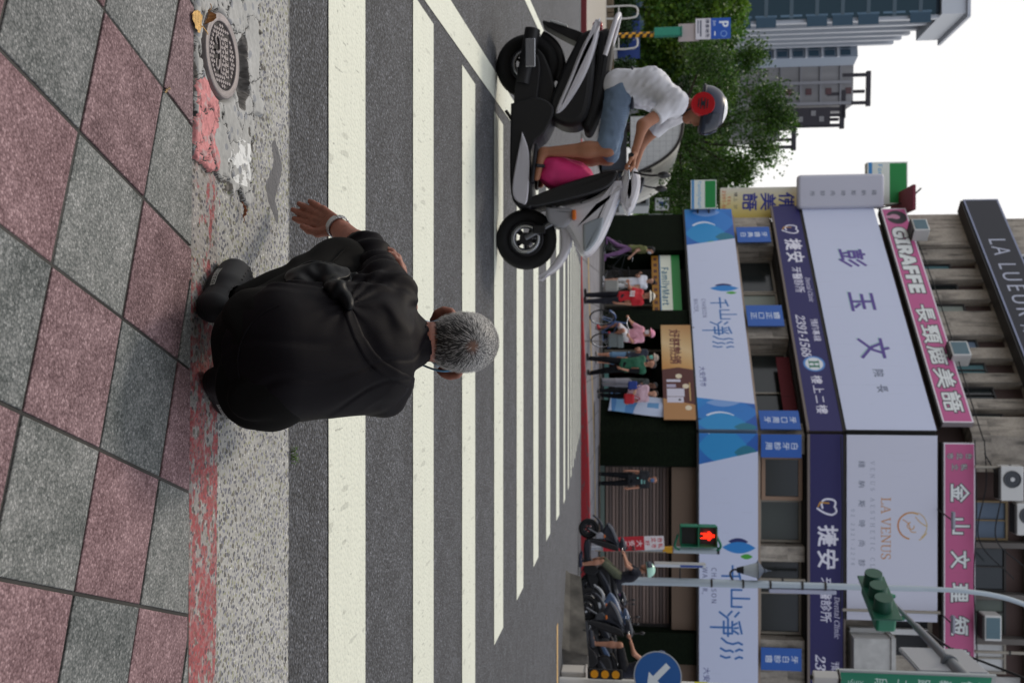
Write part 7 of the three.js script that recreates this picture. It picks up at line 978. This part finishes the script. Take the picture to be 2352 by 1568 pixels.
    const e = ((x - J.elL.x) * arm.x + (y - J.elL.y) * arm.y + (z - J.elL.z) * arm.z) / arm.lengthSq(); if (x < -0.19) d = Math.max(d, (e - 0.36) * 0.14);
    const nx = x - 0.001, ny = y - 0.497, nz = z + 2.455; d = Math.max(d, 0.052 - Math.hypot(nx, ny * 1.2, nz * 1.0));
    return d;
  };
  add('shirt', net(shirtF, [-0.36, 0.08, -2.82], [0.26, 0.58, -1.98], 0.0062), shirtM, t);
  add('collar', tube([...Array(17)].map((_, i) => { const a = i / 16 * Math.PI * 2; return v3(0.001 + 0.058 * Math.cos(a), 0.478 + 0.012 * Math.sin(a) * -1, -2.452 + 0.055 * Math.sin(a)); }), 0.006, 48, 8), shirtM, t);
  { const seam = []; for (let i = 0; i <= 14; i++) { const a = -1.2 + 2.4 * i / 14, x = 0.045 + Math.sin(a) * 0.13, r = ray(545 + 95 * Math.pow(Math.abs(a) / 1.2, 2), 784 + (x / 2.12) * FOCAL), c = v3(0, EYE, 0); let k = 1.7; for (let s = 0; s < 60; s++) { const p = c.clone().addScaledVector(r, k), d = shirtF(p.x, p.y, p.z); if (d < 0.002) break; k += Math.max(0.003, d * 0.7); } seam.push(c.addScaledVector(r, k)); } add('hem_band', tube(seam, 0.002, 60, 6), shirtM, t); }
  // trousers
  const T = [[v3(0.005, 0.2, -2.165), v3(0.088, 0.2, -2.165), 0.12, 0.115], [J.hipL, J.knL, 0.1, 0.074], [J.hipR, J.knR, 0.088, 0.066], [J.knL, J.anL, 0.074, 0.054], [J.knR, J.anR, 0.066, 0.06], [v3(0.12, 0.16, -2.3), v3(0.168, 0.112, -2.37), 0.045, 0.014], [v3(0.13, 0.2, -2.38), v3(0.188, 0.165, -2.42), 0.035, 0.01]];
  const tf = field(T, 0.035);
  add('trousers', net((x, y, z) => { let d = tf(x, y, z); if (d > 0.05) return d; d += 0.012 * (noise3(x * 13, y * 13, z * 9, 51) - 0.5) + 0.005 * Math.sin(y * 60 + 26 * noise3(x * 6, y * 6, z * 6, 53)) * sstep(0.28, 0.1, y); return Math.max(d, 0.06 - y); }, [-0.34, 0.02, -2.68], [0.26, 0.42, -1.98], 0.0066), trouserM, t);
  { const knee = []; for (let i = 0; i < 12; i++) { const r = ray(lerp(640, 800, i / 11), lerp(640, 578, i / 11) + 10 * Math.sin(i)), c = v3(0, EYE, 0); let k = 1.9; for (let s = 0; s < 70; s++) { const p = c.clone().addScaledVector(r, k), d = tf(p.x, p.y, p.z); if (d < 0.001) break; k += Math.max(0.002, d * 0.7); } knee.push(c.addScaledVector(r, k)); } add('seam', tube(knee, 0.0022, 40, 5), trouserM, t); }
  // clogs
  const label = canvasTex(128, 40, (g) => { g.fillStyle = '#8d918e'; g.fillRect(0, 0, 128, 40); g.fillStyle = '#1c1d1e'; latin(g, 'LOTTO', 8, 32, 'bold 32px sans-serif', 3); });
  for (const [heel, toe, out] of [[v3(-0.082, 0.03, -2.255), v3(-0.156, 0.034, -2.385), -1], [v3(0.096, 0.03, -2.29), v3(0.165, 0.034, -2.43), 1]]) {
    const d = toe.clone().sub(heel).setY(0).normalize(), n = v3(-d.z, 0, d.x).multiplyScalar(1), mid = heel.clone().lerp(toe, 0.55);
    const B = [[heel, mid.clone().addScaledVector(n, 0.006), 0.036, 0.043], [mid, toe, 0.044, 0.042], [mid.clone().addScaledVector(n, -0.012), toe.clone().addScaledVector(n, -0.016), 0.036, 0.034], [mid.clone().add(v3(0, 0.02, 0)), toe.clone().add(v3(0, 0.004, 0)), 0.04, 0.034], [heel.clone().add(v3(0, 0.02, 0)), heel.clone().lerp(mid, 0.4).add(v3(0, 0.024, 0)), 0.034, 0.036]];
    const f = field(B, 0.02), shoeF = (x, y, z) => { const p = v3(x, y, z).sub(heel), s = p.dot(d); let q = Math.max(f(x, y, z), 0.002 - y); q = Math.max(q, -(Math.hypot((s - 0.035) * 0.62, p.dot(n), 0) - 0.028) < 0 ? -9 : y > 0.04 ? (0.001 - (Math.hypot((s - 0.035) * 0.62, p.dot(n)) - 0.028)) : -9); q += 0.0016 * sstep(0.003, 0, Math.abs(y - 0.024 - 0.006 * Math.sin(s * 30))); return q; };
    const lo = [0, 1, 2].map((k) => Math.min(heel.toArray()[k], toe.toArray()[k]) - 0.07), hi = [0, 1, 2].map((k) => Math.max(heel.toArray()[k], toe.toArray()[k]) + 0.07); lo[1] = -0.01; hi[1] = 0.12;
    const shoe = add('clog', net(shoeF, lo, hi, 0.0036), clogM, t), holes = [];
    for (let i = 0; i < 5; i++) for (let j = 0; j < 4; j++) { const s = 0.085 + i * 0.02, w = (j - 1.5) * 0.019 * (1 - i * 0.06), p = heel.clone().addScaledVector(d, s).addScaledVector(n, w); let y = 0.12; while (y > 0.01 && shoeF(p.x, y, p.z) > 0) y -= 0.001; if (y > 0.03) holes.push(put(new THREE.SphereGeometry(0.0036, 10, 8).scale(1, 0.5, 1), p.x, y, p.z)); }
    for (const h of holes) add('vent_hole', h, black, shoe);
    { const g = new THREE.PlaneGeometry(0.062, 0.013, 10, 2), a = mid.clone().lerp(heel, 0.25), q = g.attributes.position; for (let i = 0; i < q.count; i++) { const p = a.clone().addScaledVector(d, q.getX(i) * 1 + 0.008); const y = 0.026 + q.getY(i); let k = 0.07; while (k > 0.01 && shoeF(p.x + n.x * k * out, y, p.z + n.z * k * out) > 0.0012) k -= 0.001; q.setXYZ(i, p.x + n.x * k * out, y, p.z + n.z * k * out); } g.computeVertexNormals(); if (out < 0) { const uv = g.attributes.uv; for (let i = 0; i < uv.count; i++) uv.setX(i, 1 - uv.getX(i)); } const m = print(label); m.side = THREE.DoubleSide; add('name_tag', g, m, shoe); }
  }
  for (const a of [J.anL, J.anR]) add('sock', flesh([[a, a.clone().add(v3(0, -0.05, -0.03)), 0.04, 0.034]], 0.01, 0.008), mat(16, 17, 20, 0.95), t);
  // hair: a thin cap with a greying nap of short strands that turn about a whorl at the crown
  const hf = field([[headC.clone().add(v3(0, 0.006, 0.004)), v3(0.002, 0.6, -2.556), 0.073, 0.068], [v3(0.002, 0.572, -2.482), v3(0.002, 0.605, -2.53), 0.066, 0.071], [v3(0.002, 0.545, -2.474), v3(0.002, 0.58, -2.5), 0.048, 0.06]], 0.02);
  const hairline = (x, y, z) => Math.max(0.518 + 0.3 * Math.abs(z + 2.47) * (z < -2.47 ? 1.1 : 0) + 6 * x * x + 0.01 * (noise3(x * 90, y * 90, z * 90, 61) - 0.5) - y, -z - 2.592 - 0.3 * (y - 0.6));
  const capF = (x, y, z) => Math.max(hf(x, y, z), hairline(x, y, z)), cap = net(capF, [-0.1, 0.48, -2.66], [0.11, 0.7, -2.37], 0.004), whorl = (() => { const r = ray(1086, 796), c = v3(0, EYE, 0); let k = 2.2; for (let s = 0; s < 80; s++) { const p = c.clone().addScaledVector(r, k), d = capF(p.x, p.y, p.z); if (d < 0.0005) break; k += Math.max(0.0008, d * 0.7); } return c.addScaledVector(r, k); })();
  const tone = (p) => { const w = p.distanceTo(whorl), side = sstep(0.03, 0.07, Math.abs(p.x - 0.002)), top = sstep(0.6, 0.66, p.y); return clamp(0.1 + 0.42 * side + 0.62 * top + 0.15 * (noise3(p.x * 40, p.y * 40, p.z * 40, 63) - 0.5) + 0.12 * sstep(0.06, 0.02, w)); };
  const cp = cap.attributes.position, col = []; for (let i = 0; i < cp.count; i++) { const p = v3().fromBufferAttribute(cp, i), k = tone(p), w = sstep(0.024, 0.004, p.distanceTo(whorl) + 0.01 * (noise3(p.x * 90, p.y * 90, p.z * 90, 65) - 0.5)), b = 0.028 + 0.15 * k; col.push(lerp(b, 0.22, w), lerp(b, 0.12, w), lerp(b * 1.02, 0.085, w)); }
  cap.setAttribute('color', new THREE.Float32BufferAttribute(col, 3));
  const hairCap = add('hair', cap, new THREE.MeshStandardMaterial({ vertexColors: true, roughness: 0.8 }), t);
  { const P = [], C = [], N = [], cn = cap.attributes.normal, count = 19000;
    for (let i = 0; i < count; i++) {
      const k = Math.floor(rnd() * cp.count), n = v3().fromBufferAttribute(cn, k), p = v3().fromBufferAttribute(cp, k).add(v3(rr(-1, 1), rr(-1, 1), rr(-1, 1)).multiplyScalar(0.003)); if (n.z < -0.75) continue;
      const away = p.clone().sub(whorl), w = away.length(); if (w < 0.016 && rnd() < 0.6) continue;
      away.addScaledVector(n, -away.dot(n)).normalize(); const tw = n.clone().cross(away), dir = away.multiplyScalar(1).addScaledVector(tw, 0.5 * sstep(0.06, 0, w) + rr(-0.28, 0.28)).addScaledVector(v3(0, -1, 0), 0.35).normalize().addScaledVector(n, rr(0.06, 0.3)).normalize();
      const l = rr(0.008, 0.015), s = dir.clone().cross(n).normalize().multiplyScalar(0.00034), e = p.clone().addScaledVector(dir, l).addScaledVector(n, -l * 0.12), m = p.clone().addScaledVector(dir, l * 0.55);
      for (const q of [p.clone().sub(s), p.clone().add(s), m.clone().add(s), p.clone().sub(s), m.clone().add(s), m.clone().sub(s), m.clone().sub(s), m.clone().add(s), e]) { P.push(q.x, q.y, q.z); N.push(n.x, n.y, n.z); }
      const kk = tone(p), white = rnd() < kk * 1.3 + 0.1, L = white ? rr(0.42, 0.82) : rr(0.012, 0.07); for (let c = 0; c < 9; c++) C.push(L, L * 0.985, L * 0.96);
    }
    const g = new THREE.BufferGeometry(); g.setAttribute('position', new THREE.Float32BufferAttribute(P, 3)); g.setAttribute('normal', new THREE.Float32BufferAttribute(N, 3)); g.setAttribute('color', new THREE.Float32BufferAttribute(C, 3));
    const o = add('strands', g, new THREE.MeshStandardMaterial({ vertexColors: true, roughness: 0.45, side: THREE.DoubleSide }), hairCap); o.userData.kind = 'stuff'; }
  // mask: straps behind the ears and the folded edge at the cheek
  const maskBlue = mat(96, 156, 196, 0.7), paper = mat(186, 206, 222, 0.8);
  const maskPart = add('face_mask', flesh([[v3(0.002, 0.54, -2.6), v3(0.002, 0.5, -2.6), 0.056, 0.045], [W(966, 741, 2.53), v3(-0.03, 0.5, -2.59), 0.011, 0.02], [v3(0.054, 0.52, -2.55), v3(0.034, 0.5, -2.59), 0.014, 0.02]], 0.02, 0.005), paper, t);
  add('strap', [tube([W(1034, 731, 2.492), W(1018, 733, 2.474), W(998, 738, 2.47), W(980, 744, 2.485), W(966, 747, 2.51)], 0.0026, 24, 8), tube([W(1036, 851, 2.5), W(1018, 852, 2.49), W(1000, 849, 2.49), W(982, 843, 2.505), W(970, 838, 2.51)], 0.0026, 24, 8)], maskBlue, maskPart);
  // wristwatch: linked steel band round the left wrist
  { const axis = J.wrL.clone().sub(J.elL).normalize(), c = J.wrL.clone().addScaledVector(axis, -0.006), e1 = v3(0, 0, 1).addScaledVector(axis, -axis.z).normalize(), e2 = axis.clone().cross(e1), steel = mat(186, 188, 190, 0.28, { metalness: 0.85 }), L = [];
    const q = new THREE.Matrix4(); for (let i = 0; i < 22; i++) { const a = i / 22 * Math.PI * 2, r = e1.clone().multiplyScalar(Math.cos(a)).addScaledVector(e2, Math.sin(a) * 1.06), tg = axis.clone().cross(r).normalize(); q.makeBasis(tg, axis, r).setPosition(c.clone().addScaledVector(r, 0.0305)); const wide = Math.abs(a) < 0.5 || a > 5.8; L.push(new RoundedBoxGeometry(0.0084, wide ? 0.019 : 0.017, 0.0034, 2, 0.0012).applyMatrix4(q)); }
    const w = add('wristwatch', L, steel, t); const clasp = []; for (let i = -4; i <= 4; i++) { const a = i * 0.13, r = e1.clone().multiplyScalar(Math.cos(a)).addScaledVector(e2, Math.sin(a) * 1.06), tg = axis.clone().cross(r).normalize(); q.makeBasis(tg, axis, r).setPosition(c.clone().addScaledVector(r, 0.0322)); clasp.push(new RoundedBoxGeometry(0.005, 0.0185, 0.0028, 2, 0.001).applyMatrix4(q)); } add('clasp', clasp, steel, w); const dir = e1.clone().negate(); q.makeBasis(axis.clone().cross(dir), dir, axis).setPosition(c.clone().addScaledVector(dir, 0.034)); add('dial', cyl(0.017, 0.018, 0.008, 28).applyMatrix4(q), steel, w); }
  // sling bag and its strap over the right shoulder
  const b = thing('sling_bag', 'black nylon sling bag at the crouching person\u2019s left side, its strap crossing the back', 'bag', [0, 0, 0]);
  const hit = (x, u) => { const r = ray(x, u), c = v3(0, EYE, 0); let k = 1.7; for (let s = 0; s < 90; s++) { const p = c.clone().addScaledVector(r, k), d = shirtF(p.x, p.y, p.z); if (d < 0.0006 || k > 3) break; k += Math.max(0.0012, d * 0.6); } return c.addScaledVector(r, k); };
  const grad = (p) => { const e = 0.004; return v3(shirtF(p.x + e, p.y, p.z) - shirtF(p.x - e, p.y, p.z), shirtF(p.x, p.y + e, p.z) - shirtF(p.x, p.y - e, p.z), shirtF(p.x, p.y, p.z + e) - shirtF(p.x, p.y, p.z - e)).normalize(); };
  { const path = new THREE.CatmullRomCurve3([[962, 884], [945, 878], [915, 866], [880, 846], [850, 818], [828, 782], [812, 745], [800, 712]].map(([x, u]) => hit(x, u))).getPoints(60), P = [], I = [], m = 8;
    path.forEach((p, i) => { const tan = path[Math.min(60, i + 1)].clone().sub(path[Math.max(0, i - 1)]).normalize(), n = grad(p), s = tan.clone().cross(n).normalize(); for (let j = 0; j <= m; j++) { const w = (j / m - 0.5) * 0.031; const q = p.clone().addScaledVector(s, w); const d = shirtF(q.x, q.y, q.z), g = grad(q); q.addScaledVector(g, -d + 0.0026 + (j === 0 || j === m ? -0.0024 : 0)); P.push(q.x, q.y, q.z); } });
    for (let i = 0; i < 60; i++) for (let j = 0; j < m; j++) { const a = i * (m + 1) + j; I.push(a, a + 1, a + m + 1, a + 1, a + m + 2, a + m + 1); }
    const g = new THREE.BufferGeometry(); g.setAttribute('position', new THREE.Float32BufferAttribute(P, 3)); g.setIndex(I); g.computeVertexNormals(); uvBy(g, (x, y, z) => [x + z, y]); const strapM = shirtM.clone(); strapM.side = THREE.DoubleSide; add('strap', g, strapM, b); }
  const k0 = hit(800, 706), k1 = hit(786, 682), bagB = [[W(800, 700, k0.z * -1 - 0.012), W(775, 672, -k1.z - 0.006), 0.013, 0.018], [W(800, 690, k0.z * -1 - 0.004), W(770, 662, -k1.z), 0.012, 0.02], [W(775, 672, -k1.z - 0.004), W(760, 645, 2.3), 0.02, 0.03], [W(770, 640, 2.31), W(690, 655, 2.27), 0.036, 0.042], [W(690, 660, 2.26), W(668, 690, 2.22), 0.04, 0.034], [W(752, 625, 2.34), W(812, 640, 2.36), 0.02, 0.016], [W(720, 632, 2.31), W(690, 640, 2.29), 0.03, 0.03]];
  add('pouch', flesh(bagB, 0.02, 0.0042, (d, x, y, z) => d > 0.04 ? d : d + 0.011 * (noise3(x * 24, y * 15, z * 24, 71) - 0.5) + 0.0035 * Math.sin(y * 95 + x * 60 + 22 * noise3(x * 11, y * 11, z * 11, 73))), nylon, b);
  add('zip', tube([W(700, 672, 2.205), W(730, 664, 2.225), W(758, 656, 2.24)], 0.003, 20, 6), mat(40, 42, 46, 0.4), b); add('zip_pull', rod(W(742, 662, 2.222), W(728, 672, 2.212), 0.0025), chrome, b);
}
renderer.render(scene, camera);
